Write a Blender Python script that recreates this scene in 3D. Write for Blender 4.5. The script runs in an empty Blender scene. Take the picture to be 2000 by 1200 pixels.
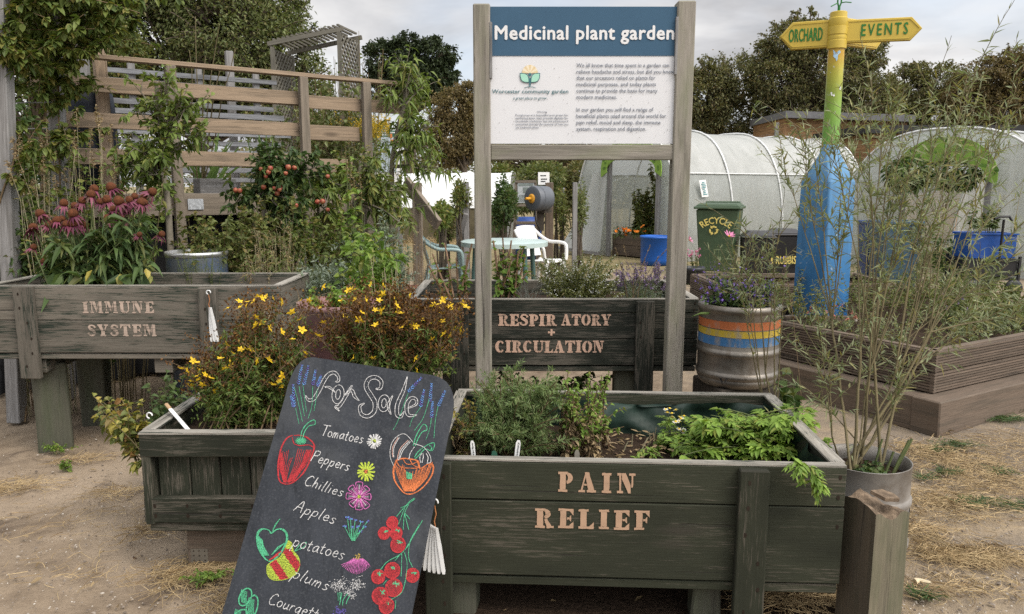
import bpy, math, random
import numpy as np
from mathutils import Vector, geometry
rng = np.random.default_rng(7)
random.seed(7)
R_ = math.radians
scene = bpy.context.scene
COL = scene.collection

# ------------------------------------------------------------------ camera, sky, sun, exposure
CAM_H, PITCH, FPX = 1.5, R_(9.0), 1500.0
cam = bpy.data.cameras.new('camera')
cam.lens = 27.0; cam.sensor_width = 36.0; cam.clip_end = 2000; cam.clip_start = 0.05
cam_o = bpy.data.objects.new('camera', cam); COL.objects.link(cam_o)
cam_o.location = (0, 0, CAM_H); cam_o.rotation_euler = (math.pi/2 - PITCH, 0, 0)
scene.camera = cam_o

SUN_EL, SUN_AZ = R_(50), R_(128)      # azimuth clockwise from +Y: behind the camera, to the right
world = bpy.data.worlds.new('World'); scene.world = world; world.use_nodes = True
wn = world.node_tree; wn.nodes.clear()
def W(t, **k):
    n = wn.nodes.new(t)
    for a, b in k.items(): setattr(n, a, b)
    return n
w_out = W('ShaderNodeOutputWorld'); w_bg = W('ShaderNodeBackground'); w_bg2 = W('ShaderNodeBackground'); w_mix = W('ShaderNodeMixShader')
w_sky = W('ShaderNodeTexSky', sky_type='NISHITA', sun_disc=False, sun_elevation=SUN_EL, sun_rotation=SUN_AZ)
wn.links.new(w_sky.outputs[0], w_bg.inputs[0]); w_bg.inputs[1].default_value = 0.12
w_tc = W('ShaderNodeTexCoord'); w_sep = W('ShaderNodeSeparateXYZ'); wn.links.new(w_tc.outputs['Generated'], w_sep.inputs[0])
w_z = W('ShaderNodeMath', operation='ADD'); wn.links.new(w_sep.outputs[2], w_z.inputs[0]); w_z.inputs[1].default_value = 0.22
w_zm = W('ShaderNodeMath', operation='MAXIMUM'); wn.links.new(w_z.outputs[0], w_zm.inputs[0]); w_zm.inputs[1].default_value = 0.08
w_dx = W('ShaderNodeMath', operation='DIVIDE'); w_dy = W('ShaderNodeMath', operation='DIVIDE')
wn.links.new(w_sep.outputs[0], w_dx.inputs[0]); wn.links.new(w_zm.outputs[0], w_dx.inputs[1])
wn.links.new(w_sep.outputs[1], w_dy.inputs[0]); wn.links.new(w_zm.outputs[0], w_dy.inputs[1])
w_cmb = W('ShaderNodeCombineXYZ'); wn.links.new(w_dx.outputs[0], w_cmb.inputs[0]); wn.links.new(w_dy.outputs[0], w_cmb.inputs[1])
w_n1 = W('ShaderNodeTexNoise'); w_n1.inputs['Scale'].default_value = 1.15; w_n1.inputs['Detail'].default_value = 7; w_n1.inputs['Roughness'].default_value = 0.52; w_n1.inputs['Distortion'].default_value = 0.35
wn.links.new(w_cmb.outputs[0], w_n1.inputs['Vector'])
w_n2 = W('ShaderNodeTexNoise'); w_n2.inputs['Scale'].default_value = 0.75; w_n2.inputs['Detail'].default_value = 5
w_map = W('ShaderNodeMapping'); w_map.inputs['Location'].default_value = (3.4, 1.7, 0.4); wn.links.new(w_cmb.outputs[0], w_map.inputs[0]); wn.links.new(w_map.outputs[0], w_n2.inputs['Vector'])
w_r1 = W('ShaderNodeValToRGB')       # the clouds' own greys
e = w_r1.color_ramp.elements
e[0].position = 0.34; e[0].color = (0.38, 0.38, 0.395, 1); e[1].position = 0.60; e[1].color = (0.84, 0.83, 0.825, 1)
m_ = w_r1.color_ramp.elements.new(0.47); m_.color = (0.61, 0.61, 0.625, 1)
wn.links.new(w_n1.outputs[0], w_r1.inputs[0]); wn.links.new(w_r1.outputs[0], w_bg2.inputs[0]); 
# a thin overcast is brightest round the hidden sun and towards the zenith
w_vm = W('ShaderNodeVectorMath', operation='DOT_PRODUCT'); wn.links.new(w_tc.outputs['Generated'], w_vm.inputs[0])
w_vm.inputs[1].default_value = (math.sin(SUN_AZ)*math.cos(SUN_EL), math.cos(SUN_AZ)*math.cos(SUN_EL), math.sin(SUN_EL))
w_mr = W('ShaderNodeMapRange', interpolation_type='SMOOTHSTEP'); w_mr.inputs['From Min'].default_value = 0.35; w_mr.inputs['From Max'].default_value = 1.0; w_mr.inputs['To Min'].default_value = 0.0; w_mr.inputs['To Max'].default_value = 1.7
wn.links.new(w_vm.outputs['Value'], w_mr.inputs[0])
w_mz = W('ShaderNodeMapRange'); w_mz.inputs['From Min'].default_value = 0.25; w_mz.inputs['From Max'].default_value = 1.0; w_mz.inputs['To Min'].default_value = 0.70; w_mz.inputs['To Max'].default_value = 1.25
wn.links.new(w_sep.outputs[2], w_mz.inputs[0]); w_st = W('ShaderNodeMath', operation='ADD'); wn.links.new(w_mr.outputs[0], w_st.inputs[0]); wn.links.new(w_mz.outputs[0], w_st.inputs[1]); wn.links.new(w_st.outputs[0], w_bg2.inputs[1])
w_r2 = W('ShaderNodeValToRGB'); w_r2.color_ramp.elements[0].position = 0.36; w_r2.color_ramp.elements[0].color = (0.62,)*3 + (1,)
w_r2.color_ramp.elements[1].position = 0.50; w_r2.color_ramp.elements[1].color = (1, 1, 1, 1)
wn.links.new(w_n2.outputs[0], w_r2.inputs[0]); wn.links.new(w_r2.outputs[0], w_mix.inputs[0])
wn.links.new(w_bg.outputs[0], w_mix.inputs[1]); wn.links.new(w_bg2.outputs[0], w_mix.inputs[2]); wn.links.new(w_mix.outputs[0], w_out.inputs[0])

sun = bpy.data.lights.new('sun', 'SUN'); sun.energy = 1.5; sun.angle = R_(24); sun.color = (1.0, 0.90, 0.78)
sun_o = bpy.data.objects.new('sun', sun); COL.objects.link(sun_o)
sd = Vector((math.sin(SUN_AZ)*math.cos(SUN_EL), math.cos(SUN_AZ)*math.cos(SUN_EL), math.sin(SUN_EL)))
sun_o.rotation_euler = (-sd).to_track_quat('-Z', 'Y').to_euler()
scene.view_settings.view_transform = 'Standard'; scene.view_settings.look = 'None'
scene.view_settings.exposure = 0.68; scene.view_settings.gamma = 1.0
scene.cycles.max_bounces = 8; scene.cycles.transparent_max_bounces = 16
scene.cycles.use_denoising = False

# ------------------------------------------------------------------ where a line of sight of the photograph meets a plane of the place
CA, SA = math.cos(PITCH), math.sin(PITCH)
def ray(px, py):
    u = (px-1000)/FPX; v = -(py-600)/FPX
    return np.array([u, CA + v*SA, -SA + v*CA])
O_ = np.array([0, 0, CAM_H])
def at(px, py, Y):
    d = ray(px, py); return O_ + d*(Y/d[1])
def gz(px, py, z=0.0):
    d = ray(px, py); return O_ + d*((z-CAM_H)/d[2])
def hit(px, py, p, n):
    d = ray(px, py); return O_ + d*(np.dot(np.asarray(p)-O_, n)/np.dot(d, n))
def nrm(a):
    a = np.asarray(a, float); return a/(np.linalg.norm(a, axis=-1, keepdims=True)+1e-12)

# ------------------------------------------------------------------ objects
def tag(o, label, cat, group=None, kind=None):
    if label: o['label'] = label
    if cat: o['category'] = cat
    if group: o['group'] = group
    if kind: o['kind'] = kind
    return o
def thing(name, label, cat, loc=(0, 0, 0), group=None):
    o = bpy.data.objects.new(name, None); COL.objects.link(o)
    o.location = [float(c) for c in loc]; o.empty_display_size = 0.05
    return tag(o, label, cat, group)
class Geo:
    def __init__(s): s.V = []; s.F = []; s.n = 0
    def add(s, V, F, mat=0, uv=None):
        V = np.asarray(V, np.float32).reshape(-1, 3); F = np.asarray(F, np.int64)
        s.F.append((F + s.n, mat, None if uv is None else np.asarray(uv, np.float32).reshape(-1, 2)))
        s.V.append(V); s.n += len(V); return s
    def build(s, name, mats, parent=None, smooth=False, bevel=0.0):
        V = np.concatenate(s.V) if s.V else np.zeros((0, 3), np.float32)
        origin = np.zeros(3)
        if parent is not None:
            origin = np.array(parent.location) if parent.parent is None else np.array(parent.parent.location) + np.array(parent.location)
            V = V - origin.astype(np.float32)
        me = bpy.data.meshes.new(name)
        me.vertices.add(len(V)); me.vertices.foreach_set('co', V.ravel())
        loops = np.concatenate([f.ravel() for f, _, _ in s.F]); tot = np.concatenate([np.full(len(f), f.shape[1]) for f, _, _ in s.F])
        mi = np.concatenate([np.full(len(f), m) for f, m, _ in s.F])
        start = np.concatenate([[0], np.cumsum(tot)[:-1]])
        me.loops.add(len(loops)); me.loops.foreach_set('vertex_index', loops.astype(np.int32))
        me.polygons.add(len(tot)); me.polygons.foreach_set('loop_start', start.astype(np.int32))
        me.polygons.foreach_set('material_index', mi.astype(np.int32))
        me.polygons.foreach_set('use_smooth', np.full(len(tot), bool(smooth)))
        if any(u is not None for _, _, u in s.F):
            uv = np.concatenate([u if u is not None else np.zeros((f.size, 2), np.float32) for f, _, u in s.F])
            lay = me.uv_layers.new(name='UVMap'); lay.data.foreach_set('uv', uv.ravel())
        me.update(calc_edges=True); me.validate()
        for m in (mats if isinstance(mats, (list, tuple)) else [mats]): me.materials.append(m)
        o = bpy.data.objects.new(name, me); COL.objects.link(o)
        if parent is not None: o.parent = parent
        if bevel:
            b = o.modifiers.new('bevel', 'BEVEL'); b.width = bevel; b.segments = 1; b.limit_method = 'ANGLE'; b.angle_limit = R_(40)
        return o
def copies(src, parent, places):
    """more of one part: places = (loc, euler, scale) in world space; src itself takes the first"""
    base = np.array(parent.location)
    out = []
    for i, (l, r, sc) in enumerate(places):
        o = src if i == 0 else src.copy()
        if i: COL.objects.link(o); o.parent = parent
        o.location = [float(c) for c in np.asarray(l)-base]; o.rotation_euler = r; o.scale = (sc, sc, sc)
        if i:
            for ch in list(src.children):
                c = ch.copy(); COL.objects.link(c); c.parent = o
        out.append(o)
    return out

# ------------------------------------------------------------------ shapes
BOXF = np.array([[0, 3, 2, 1], [4, 5, 6, 7], [0, 1, 5, 4], [2, 3, 7, 6], [1, 2, 6, 5], [3, 0, 4, 7]])
BOXC = np.array([[-1, -1, -1], [1, -1, -1], [1, 1, -1], [-1, 1, -1], [-1, -1, 1], [1, -1, 1], [1, 1, 1], [-1, 1, 1]], float)*0.5
def box(g, c, size, ax=None, grain=None, mat=0, warp=0.0):
    """ax: rows = the box's own x, y, z directions; grain: index of the axis the wood runs along"""
    size = np.asarray(size, float)
    if ax is None: ax = np.eye(3)
    ax = np.asarray(ax, float)
    loc = BOXC*size
    if warp: loc = loc + rng.normal(0, warp, loc.shape)
    V = np.asarray(c) + loc @ ax
    if grain is None: grain = int(np.argmax(size))
    off = rng.random(2)*20
    others = [i for i in range(3) if i != grain]
    uv = []
    for f in BOXF:
        P = loc[f]; flat = int(np.argmin(np.ptp(P, axis=0)))
        if flat == grain: u = P[:, others[0]]*0.25; v = P[:, others[1]]*1.0
        else:
            oth = [i for i in others if i != flat][0]
            u = P[:, grain]; v = P[:, oth] + flat*0.37
        uv.append(np.stack([u+off[0], v+off[1]], -1))
    g.add(V, BOXF, mat, np.concatenate(uv)); return g
def beam(g, p0, p1, w, h, up=(0, 0, 1), mat=0, warp=0.0):
    p0 = np.asarray(p0, float); p1 = np.asarray(p1, float); d = p1-p0; L = np.linalg.norm(d); z = d/L
    s = np.cross(up, z)
    if np.linalg.norm(s) < 1e-4: s = np.array([1., 0, 0])
    s = nrm(s); t = np.cross(z, s)
    return box(g, (p0+p1)/2, (L, w, h), np.array([z, s, t]), 0, mat, warp)
def yawax(a):
    c, s = math.cos(a), math.sin(a); return np.array([[c, s, 0], [-s, c, 0], [0, 0, 1.]])
def tubes(g, P, Rd, k=5, mat=0, cap=False):
    """P (m,n,3) centre lines, Rd (m,n) radii"""
    P = np.asarray(P, float)
    if P.ndim == 2: P = P[None]
    m, n, _ = P.shape
    Rd = np.broadcast_to(np.asarray(Rd, float), (m, n))
    T = np.gradient(P, axis=1); T = nrm(T)
    ref = np.where(np.abs(T[..., 2:3]) > 0.9, np.array([1., 0, 0]), np.array([0, 0, 1.]))
    ref = np.broadcast_to(ref[:, :1], T.shape)
    A = np.cross(T, ref); bad = np.linalg.norm(A, axis=-1) < 0.1
    A[bad] = np.cross(T[bad], np.array([0.3, 1., 0.2])); A = nrm(A); B = np.cross(T, A)
    an = np.arange(k)*2*math.pi/k
    V = P[:, :, None, :] + Rd[..., None, None]*(A[:, :, None, :]*np.cos(an)[:, None] + B[:, :, None, :]*np.sin(an)[:, None])
    idx = np.arange(m*n*k).reshape(m, n, k)
    a = idx[:, :-1]; b = idx[:, 1:]
    F = np.stack([a, np.roll(a, -1, 2), np.roll(b, -1, 2), b], -1).reshape(-1, 4)
    seg = np.linalg.norm(np.diff(P, axis=1), axis=-1); cu = np.concatenate([np.zeros((m, 1)), np.cumsum(seg, 1)], 1)
    U = np.broadcast_to(cu[:, :, None], (m, n, k)).reshape(-1); Vv = np.broadcast_to(np.arange(k)*0.05, (m, n, k)).reshape(-1)
    uv = np.stack([U[F], Vv[F]], -1)
    g.add(V.reshape(-1, 3), F, mat, uv.reshape(-1, 2))
    if cap:
        base = g.n - m*n*k
        for i in range(m):
            for j in (0, n-1):
                c = P[i, j]; g.add(np.concatenate([V[i, j], c[None]]), [[q, (q+1) % k, k] for q in range(k)], mat)
    return g
def lathe(g, c, prof, k=40, mat=0, wob=0.0, a0=0.0, a1=2*math.pi, ax=None):
    """prof: (r, z) pairs round the vertical through c"""
    prof = np.asarray(prof, float); n = len(prof); closed = abs(a1-a0-2*math.pi) < 1e-6
    kk = k if closed else k+1
    an = a0 + np.arange(kk)*(a1-a0)/k
    r = prof[:, 0][:, None]*(1+wob*np.sin(an*2+prof[:, 1][:, None]*7))
    L = np.stack([r*np.cos(an), r*np.sin(an), np.broadcast_to(prof[:, 1][:, None], r.shape)], -1)
    if ax is not None: L = L @ np.asarray(ax)
    V = np.asarray(c) + L
    i = np.arange(n*kk).reshape(n, kk)
    nx = np.roll(i, -1, 1)
    a, b, cc, d = i[:-1], nx[:-1], nx[1:], i[1:]
    if not closed: a, b, cc, d = a[:, :-1], b[:, :-1], cc[:, :-1], d[:, :-1]
    F = np.stack([a, b, cc, d], -1).reshape(-1, 4)
    g.add(V.reshape(-1, 3), F, mat); return g
def prism(g, pts, n, th, mat=0):
    """flat outline pts (3D, in one plane) with thickness th along n"""
    pts = np.asarray(pts, float); n = np.asarray(n, float); m = len(pts)
    tr = geometry.tessellate_polygon([[Vector(p) for p in pts]])
    tr = np.array(tr)
    V = np.concatenate([pts, pts + n*th])
    g.add(V, np.concatenate([tr, tr+m]), mat)
    g.F[-1] = (g.F[-1][0], mat, None)
    q = np.array([[i, (i+1) % m, (i+1) % m+m, i+m] for i in range(m)])
    g.F.append((q + g.n - 2*m, mat, None)); return g
def poly(g, pts, mat=0):
    pts = np.asarray(pts, float)
    tr = np.array(geometry.tessellate_polygon([[Vector(p) for p in pts]]))
    g.add(pts, tr, mat); return g
PROF = {'oval': ([0.0, .35, .7, 1.0], [.08, 1, .72, 0.0]), 'lance': ([0.0, .25, .65, 1.0], [.15, 1, .6, 0.0]), 'strap': ([0.0, .3, .75, 1.0], [.7, 1, .8, 0.05])}
def leaves(g, P, D, L, W, droop=0.3, mat=0, shape='oval', fold=0.25, roll=1.0):
    P = np.asarray(P, float).reshape(-1, 3); D = nrm(np.asarray(D, float).reshape(-1, 3)); n = len(P)
    L = np.broadcast_to(np.asarray(L, float), (n,))*rng.uniform(.7, 1.25, n); W = np.broadcast_to(np.asarray(W, float), (n,))*rng.uniform(.75, 1.2, n)
    up = np.array([0, 0, 1.]) + rng.normal(0, .45*roll, (n, 3))
    S = nrm(np.cross(D, up)); N = np.cross(S, D)
    dz = np.array([0, 0, -1.])
    if shape == 'diamond':
        mid = P + D*(L*.45)[:, None] + dz*(droop*L*.2)[:, None]
        tip = P + D*L[:, None] + dz*(droop*L)[:, None]
        lift = N*(fold*W)[:, None]
        V = np.stack([P, mid+S*(W/2)[:, None]+lift, tip, mid-S*(W/2)[:, None]+lift], 1)
        F = np.arange(4*n).reshape(n, 4)
        g.add(V.reshape(-1, 3), F, mat); return g
    ts, ws = PROF[shape]
    rows = []
    for t, w in zip(ts, ws):
        c = P + D*(L*t)[:, None] + dz*(droop*L*t*t)[:, None]
        if w == 0: rows.append(c[:, None])
        else:
            o = S*(W/2*w)[:, None]; lf = N*(fold*W*w)[:, None]
            rows.append(np.stack([c+o+lf, c, c-o+lf], 1))
    V = np.concatenate(rows, 1); k = V.shape[1]
    fs = []; idx = []; q = 0
    for w in ws: idx.append((q, q+1, q+2) if w else (q, q, q)); q += 3 if w else 1
    quads, tris = [], []
    for a, b in zip(idx[:-1], idx[1:]):
        if b[0] == b[1]: tris += [(a[0], a[1], b[0]), (a[1], a[2], b[0])]
        else: quads += [(a[0], a[1], b[1], b[0]), (a[1], a[2], b[2], b[1])]
    base = (np.arange(n)*k)[:, None, None]
    g.add(V.reshape(-1, 3), (base+np.array(quads)[None]).reshape(-1, 4), mat)
    if tris: g.F.append(((base+np.array(tris)[None]).reshape(-1, 3) + g.n - n*k, mat, None))
    return g
def shoots(base, tips, n=8, bow=0.35, wig=0.015):
    """stem centre lines from base points to tips, rising first and then leaning"""
    base = np.asarray(base, float).reshape(-1, 3); tips = np.asarray(tips, float).reshape(-1, 3)
    base = np.broadcast_to(base, tips.shape)
    t = np.linspace(0, 1, n)[None, :, None]
    h = np.linalg.norm(tips-base, axis=1)[:, None, None]
    mid = (base+tips)[:, None]/2 + np.array([0, 0, 1.])*h*bow*.5
    Pt = (1-t)**2*base[:, None] + 2*t*(1-t)*mid + t*t*tips[:, None]
    w = rng.normal(0, 1, Pt.shape)*wig*h; w = np.cumsum(w, 1)*.5*t
    return Pt + w
def along(Pt, T):
    m, n, _ = Pt.shape; f = np.clip(T, 0, .9999)*(n-1); i = f.astype(int); a = (f-i)[..., None]
    r = np.arange(m)[:, None]
    p = Pt[r, i]*(1-a) + Pt[r, np.minimum(i+1, n-1)]*a
    d = nrm(Pt[r, np.minimum(i+1, n-1)] - Pt[r, i])
    return p, d
def leaf_along(g, Pt, t0, t1, k, L, W, ang=55, droop=.3, mat=0, shape='oval', taper=.4, spread=18, fold=.25):
    m = len(Pt); T = rng.uniform(t0, t1, (m, k)); p, d = along(Pt, T)
    r = rng.normal(0, 1, d.shape); r = nrm(r - d*np.sum(r*d, -1, keepdims=True))
    A = np.radians(ang + rng.normal(0, spread, T.shape))[..., None]
    D = d*np.cos(A) + r*np.sin(A)
    s = (1-taper*(T-t0)/(t1-t0+1e-6)).ravel()
    leaves(g, p.reshape(-1, 3), D.reshape(-1, 3), L*s, W*s, droop, mat, shape, fold)
    return p.reshape(-1, 3), D.reshape(-1, 3)
def disk_pts(c, r, n, z=0):
    a = rng.random(n)*2*math.pi; q = np.sqrt(rng.random(n))*r
    return np.stack([c[0]+q*np.cos(a), c[1]+q*np.sin(a), np.full(n, c[2]+z)], -1)
def ell_pts(c, r, n, shell=.35):
    v = nrm(rng.normal(0, 1, (n, 3))); q = rng.uniform(shell, 1, (n, 1))**.6
    return np.asarray(c) + v*q*np.asarray(r), v

# ------------------------------------------------------------------ materials
class M:
    def __init__(s, name):
        s.m = bpy.data.materials.new(name); s.m.use_nodes = True; s.t = s.m.node_tree; s.t.nodes.clear()
        s.out = s.n('ShaderNodeOutputMaterial'); s.b = s.n('ShaderNodeBsdfPrincipled'); s.l(s.b.outputs[0], s.out.inputs[0])
    def n(s, ty, **k):
        x = s.t.nodes.new(ty)
        for a, b in k.items(): setattr(x, a, b)
        return x
    def l(s, a, b): s.t.links.new(a, b)
    def noise(s, vec, scale, detail=4, rough=.55, dist=0.0, map_scale=None, loc=None):
        x = s.n('ShaderNodeTexNoise'); x.inputs['Scale'].default_value = scale; x.inputs['Detail'].default_value = detail
        x.inputs['Roughness'].default_value = rough; x.inputs['Distortion'].default_value = dist
        if vec is not None:
            if map_scale or loc:
                mp = s.n('ShaderNodeMapping'); mp.inputs['Scale'].default_value = map_scale or (1, 1, 1); mp.inputs['Location'].default_value = loc or (0, 0, 0)
                s.l(vec, mp.inputs[0]); vec = mp.outputs[0]
            s.l(vec, x.inputs['Vector'])
        return x.outputs[0]
    def ramp(s, f, stops):
        x = s.n('ShaderNodeValToRGB'); el = x.color_ramp.elements
        while len(el) < len(stops): el.new(.5)
        for q, (p, c) in zip(el, stops):
            q.position = p; q.color = (c, c, c, 1) if isinstance(c, (int, float)) else (*c, 1)
        s.l(f, x.inputs[0]); return x.outputs[0]
    def mix(s, f, a, b, mode='MIX'):
        x = s.n('ShaderNodeMix', data_type='RGBA', blend_type=mode)
        for sock, v in ((x.inputs[0], f), (x.inputs[6], a), (x.inputs[7], b)):
            if hasattr(v, 'is_linked') or isinstance(v, bpy.types.NodeSocket): s.l(v, sock)
            elif isinstance(v, (int, float)): sock.default_value = v if sock == x.inputs[0] else (v, v, v, 1)
            else: sock.default_value = (*v, 1)
        return x.outputs[2]
    def math(s, op, a, b=0.0, clamp=False):
        x = s.n('ShaderNodeMath', operation=op, use_clamp=clamp)
        for sock, v in ((x.inputs[0], a), (x.inputs[1], b)):
            if isinstance(v, bpy.types.NodeSocket): s.l(v, sock)
            else: sock.default_value = v
        return x.outputs[0]
    def bump(s, h, st=.3, d=.01):
        x = s.n('ShaderNodeBump'); x.inputs['Strength'].default_value = st; x.inputs['Distance'].default_value = d
        s.l(h, x.inputs['Height']); s.l(x.outputs[0], s.b.inputs['Normal']); return x
    def set(s, col=None, rough=.6, metal=0.0, spec=.3):
        if isinstance(col, bpy.types.NodeSocket): s.l(col, s.b.inputs['Base Color'])
        elif col is not None: s.b.inputs['Base Color'].default_value = (*col, 1)
        if isinstance(rough, bpy.types.NodeSocket): s.l(rough, s.b.inputs['Roughness'])
        else: s.b.inputs['Roughness'].default_value = rough
        s.b.inputs['Metallic'].default_value = metal; s.b.inputs['Specular IOR Level'].default_value = spec
        return s.m
    def uv(s): return s.n('ShaderNodeUVMap').outputs[0]
    def obj(s): return s.n('ShaderNodeTexCoord').outputs['Object']
    def pos(s): return s.n('ShaderNodeNewGeometry').outputs['Position']
    def island(s): return s.n('ShaderNodeNewGeometry').outputs['Random Per Island']

def wood(name, c1, c2, paint=None, wear=.5, moss=None, dirt=(.05, .045, .035), rough=.82, vary=.35):
    """bare or painted timber; grain runs along the UV's u"""
    k = M(name); uv = k.uv()
    fine = k.noise(uv, 1, 7, .72, .25, (7, 150, 1)); streak = k.noise(uv, 1, 4, .6, .6, (1.6, 26, 1), (3, 1, 0)); broad = k.noise(uv, 1, 4, .6, .4, (2.3, 6, 1), (7, 4, 0))
    col = k.mix(k.ramp(fine, [(.3, 0), (.7, 1)]), c1, c2)
    col = k.mix(k.math('MULTIPLY', k.ramp(streak, [(.36, 1), (.54, 0)]), .45), col, dirt)
    if paint is not None:
        f = k.math('ADD', k.math('MULTIPLY', fine, .58), k.math('ADD', k.math('MULTIPLY', broad, .32), k.math('MULTIPLY', streak, .10)))
        t = .62 - .24*wear
        mask = k.ramp(f, [(t-.012, 0), (t+.03, 1)])
        pc = k.mix(k.ramp(broad, [(.3, 0), (.7, 1)]), tuple(.75*x for x in paint), tuple(min(1, 1.3*x) for x in paint))
        col = k.mix(mask, pc, col)
    if moss is not None:
        col = k.mix(k.math('MULTIPLY', k.ramp(k.noise(uv, 1, 5, .6, 0, (3, 12, 1), (11, 2, 0)), [(.45, 0), (.7, 1)]), .6), col, moss)
    knot = k.n('ShaderNodeTexVoronoi'); mp = k.n('ShaderNodeMapping'); mp.inputs['Scale'].default_value = (1.4, 5.0, 1); k.l(uv, mp.inputs[0]); k.l(mp.outputs[0], knot.inputs['Vector']); knot.inputs['Scale'].default_value = 1
    col = k.mix(k.ramp(knot.outputs['Distance'], [(.05, .8), (.14, 0)]), col, tuple(.3*x for x in c1))
    isl = k.island()
    hs = k.n('ShaderNodeHueSaturation'); k.l(col, hs.inputs['Color']); k.l(k.math('ADD', k.math('MULTIPLY', isl, vary), 1-vary*.5), hs.inputs['Value'])
    crack = k.ramp(k.noise(uv, 1, 4, .55, .8, (1.2, 60, 1), (1, 9, 0)), [(.31, 1), (.35, 0)])
    col = k.mix(k.math('MULTIPLY', crack, .8), hs.outputs[0], (.02, .018, .015))
    k.bump(k.math('SUBTRACT', k.math('ADD', fine, k.math('MULTIPLY', streak, .6)), k.math('MULTIPLY', crack, .8)), .55, .004)
    return k.set(col, rough, 0, .25)
def leafm(name, a, b, c=None, tr=.28, rough=.55, spec=.3):
    """leaf tissue: every leaf its own tint between a and b, some c"""
    k = M(name); i = k.island(); a, b = [tuple(min(.85, x*1.6) if max(q) < .3 else x for x in q) for q in (a, b)]
    st = [(0, a), (.75, b)] + ([(.93, c), (1, c)] if c else [])
    col = k.ramp(i, st)
    nz = k.noise(k.pos(), 9, 3); col = k.mix(1.0, col, k.ramp(nz, [(.25, .72), (.75, 1.28)]), 'MULTIPLY')
    k.set(col, rough, 0, spec)
    tl = k.n('ShaderNodeBsdfTranslucent'); ms = k.n('ShaderNodeMixShader'); ms.inputs[0].default_value = tr
    tc = k.mix(1.0, col, (1.15, 1.25, .6), 'MULTIPLY'); k.l(tc, tl.inputs[0])
    k.l(k.b.outputs[0], ms.inputs[1]); k.l(tl.outputs[0], ms.inputs[2]); k.l(ms.outputs[0], k.out.inputs[0])
    return k.m
def plain(name, c, rough=.6, metal=0.0, spec=.3, var=.25, scale=8, dirt=None, bump=0.0, streak=None):
    k = M(name); o = k.pos()
    n1 = k.noise(o, scale, 5, .6, .2, streak)
    col = k.mix(k.ramp(n1, [(.25, 0), (.75, 1)]), tuple(x*(1-var) for x in c), tuple(min(1, x*(1+var)) for x in c))
    if dirt is not None:
        col = k.mix(k.math('MULTIPLY', k.ramp(k.noise(o, scale*.6, 6, .65, .4, streak, (3, 5, 1)), [(.48, 0), (.68, 1)]), .75), col, dirt)
    if bump: k.bump(k.noise(o, scale*6, 4), bump, .004)
    return k.set(col, rough, metal, spec)
# ------------------------------------------------------------------ the palette
W_IMM = wood('immune bed timber', (.175, .157, .128), (.085, .075, .061), (.021, .031, .022), .66)
W_RES = wood('respiratory bed timber', (.125, .112, .090), (.068, .061, .049), (.019, .022, .016), .42)
W_PAIN = wood('pain bed timber', (.130, .115, .088), (.062, .055, .042), (.0245, .027, .0165), .26)
W_PAINT2 = wood('slatted bed timber', (.135, .120, .095), (.065, .058, .045), (.022, .025, .016), .42)
W_RIM = wood('bare top edges', (.36, .34, .30), (.17, .155, .13), (.03, .04, .03), .75)
W_LEG = wood('treated post', (.085, .085, .062), (.055, .055, .042), moss=(.045, .058, .030))
W_STUMP = wood('stump post', (.18, .158, .108), (.105, .094, .066), moss=(.060, .074, .036))
W_SIGN = wood('sign timber', (.30, .275, .235), (.19, .172, .145), moss=(.17, .18, .11), vary=.15)
W_DECKRAIL = wood('deck rail timber', (.29, .218, .152), (.20, .15, .104), vary=.3)
W_DECKPOST = wood('deck post timber', (.22, .185, .145), (.13, .108, .085))
W_GREY = wood('silvered timber', (.26, .255, .25), (.14, .137, .135))
W_SILVER = wood('blue grey slats', (.30, .31, .33), (.12, .125, .135), vary=.6)
W_SLEEPER = wood('sleeper timber', (.155, .118, .088), (.085, .064, .048))
W_DECKING = wood('ribbed decking', (.17, .130, .098), (.095, .072, .055))
W_SHED = wood('shed cladding', (.40, .235, .115), (.27, .15, .070))
W_DARK = wood('dark timber', (.06, .048, .036), (.032, .027, .022))

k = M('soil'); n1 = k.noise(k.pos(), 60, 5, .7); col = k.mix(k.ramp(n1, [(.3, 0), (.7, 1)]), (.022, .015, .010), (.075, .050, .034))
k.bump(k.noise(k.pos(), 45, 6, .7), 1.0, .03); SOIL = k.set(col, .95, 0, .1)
LINER = plain('green liner', (.011, .026, .019), .55, 0, .3, .4, 7, bump=.25)
STEEL = M('keg steel'); n1 = STEEL.noise(STEEL.pos(), 6, 6, .65, .3, (1, 1, .35)); 
col = STEEL.mix(STEEL.ramp(n1, [(.3, 0), (.7, 1)]), (.13, .112, .092), (.30, .275, .24)); col = STEEL.mix(STEEL.math('MULTIPLY', STEEL.ramp(STEEL.noise(STEEL.pos(), 9, 6, .7, .5), [(.52, 0), (.68, 1)]), .7), col, (.10, .075, .05))
STEEL = STEEL.set(col, .42, .75, .5)
def enamel(name, c):
    k = M(name); n1 = k.noise(k.pos(), 14, 6, .7, .3, (1, 1, .4)); col = k.mix(k.ramp(n1, [(.52, 0), (.66, 1)]), c, (.24, .22, .19))
    col = k.mix(k.math('MULTIPLY', k.ramp(k.noise(k.pos(), 5, 5), [(.4, 0), (.7, 1)]), .4), col, tuple(.5*x for x in c)); return k.set(col, .5, 0, .3)
EN_O, EN_Y, EN_B = enamel('orange enamel', (.38, .115, .04)), enamel('yellow enamel', (.43, .31, .035)), enamel('blue enamel', (.045, .145, .31))
WHITE = plain('white plastic', (.72, .73, .72), .45, 0, .4, .06, 20, (.50, .50, .47))
PAPER = plain('white card', (.78, .78, .77), .7, 0, .2, .03)
BLACK = plain('black plastic', (.012, .012, .013), .4, 0, .4, .3)
NAIL = plain('nail heads', (.03, .022, .016), .6, .5)
STRING = plain('orange twine', (.36, .15, .06), .9)
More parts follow.
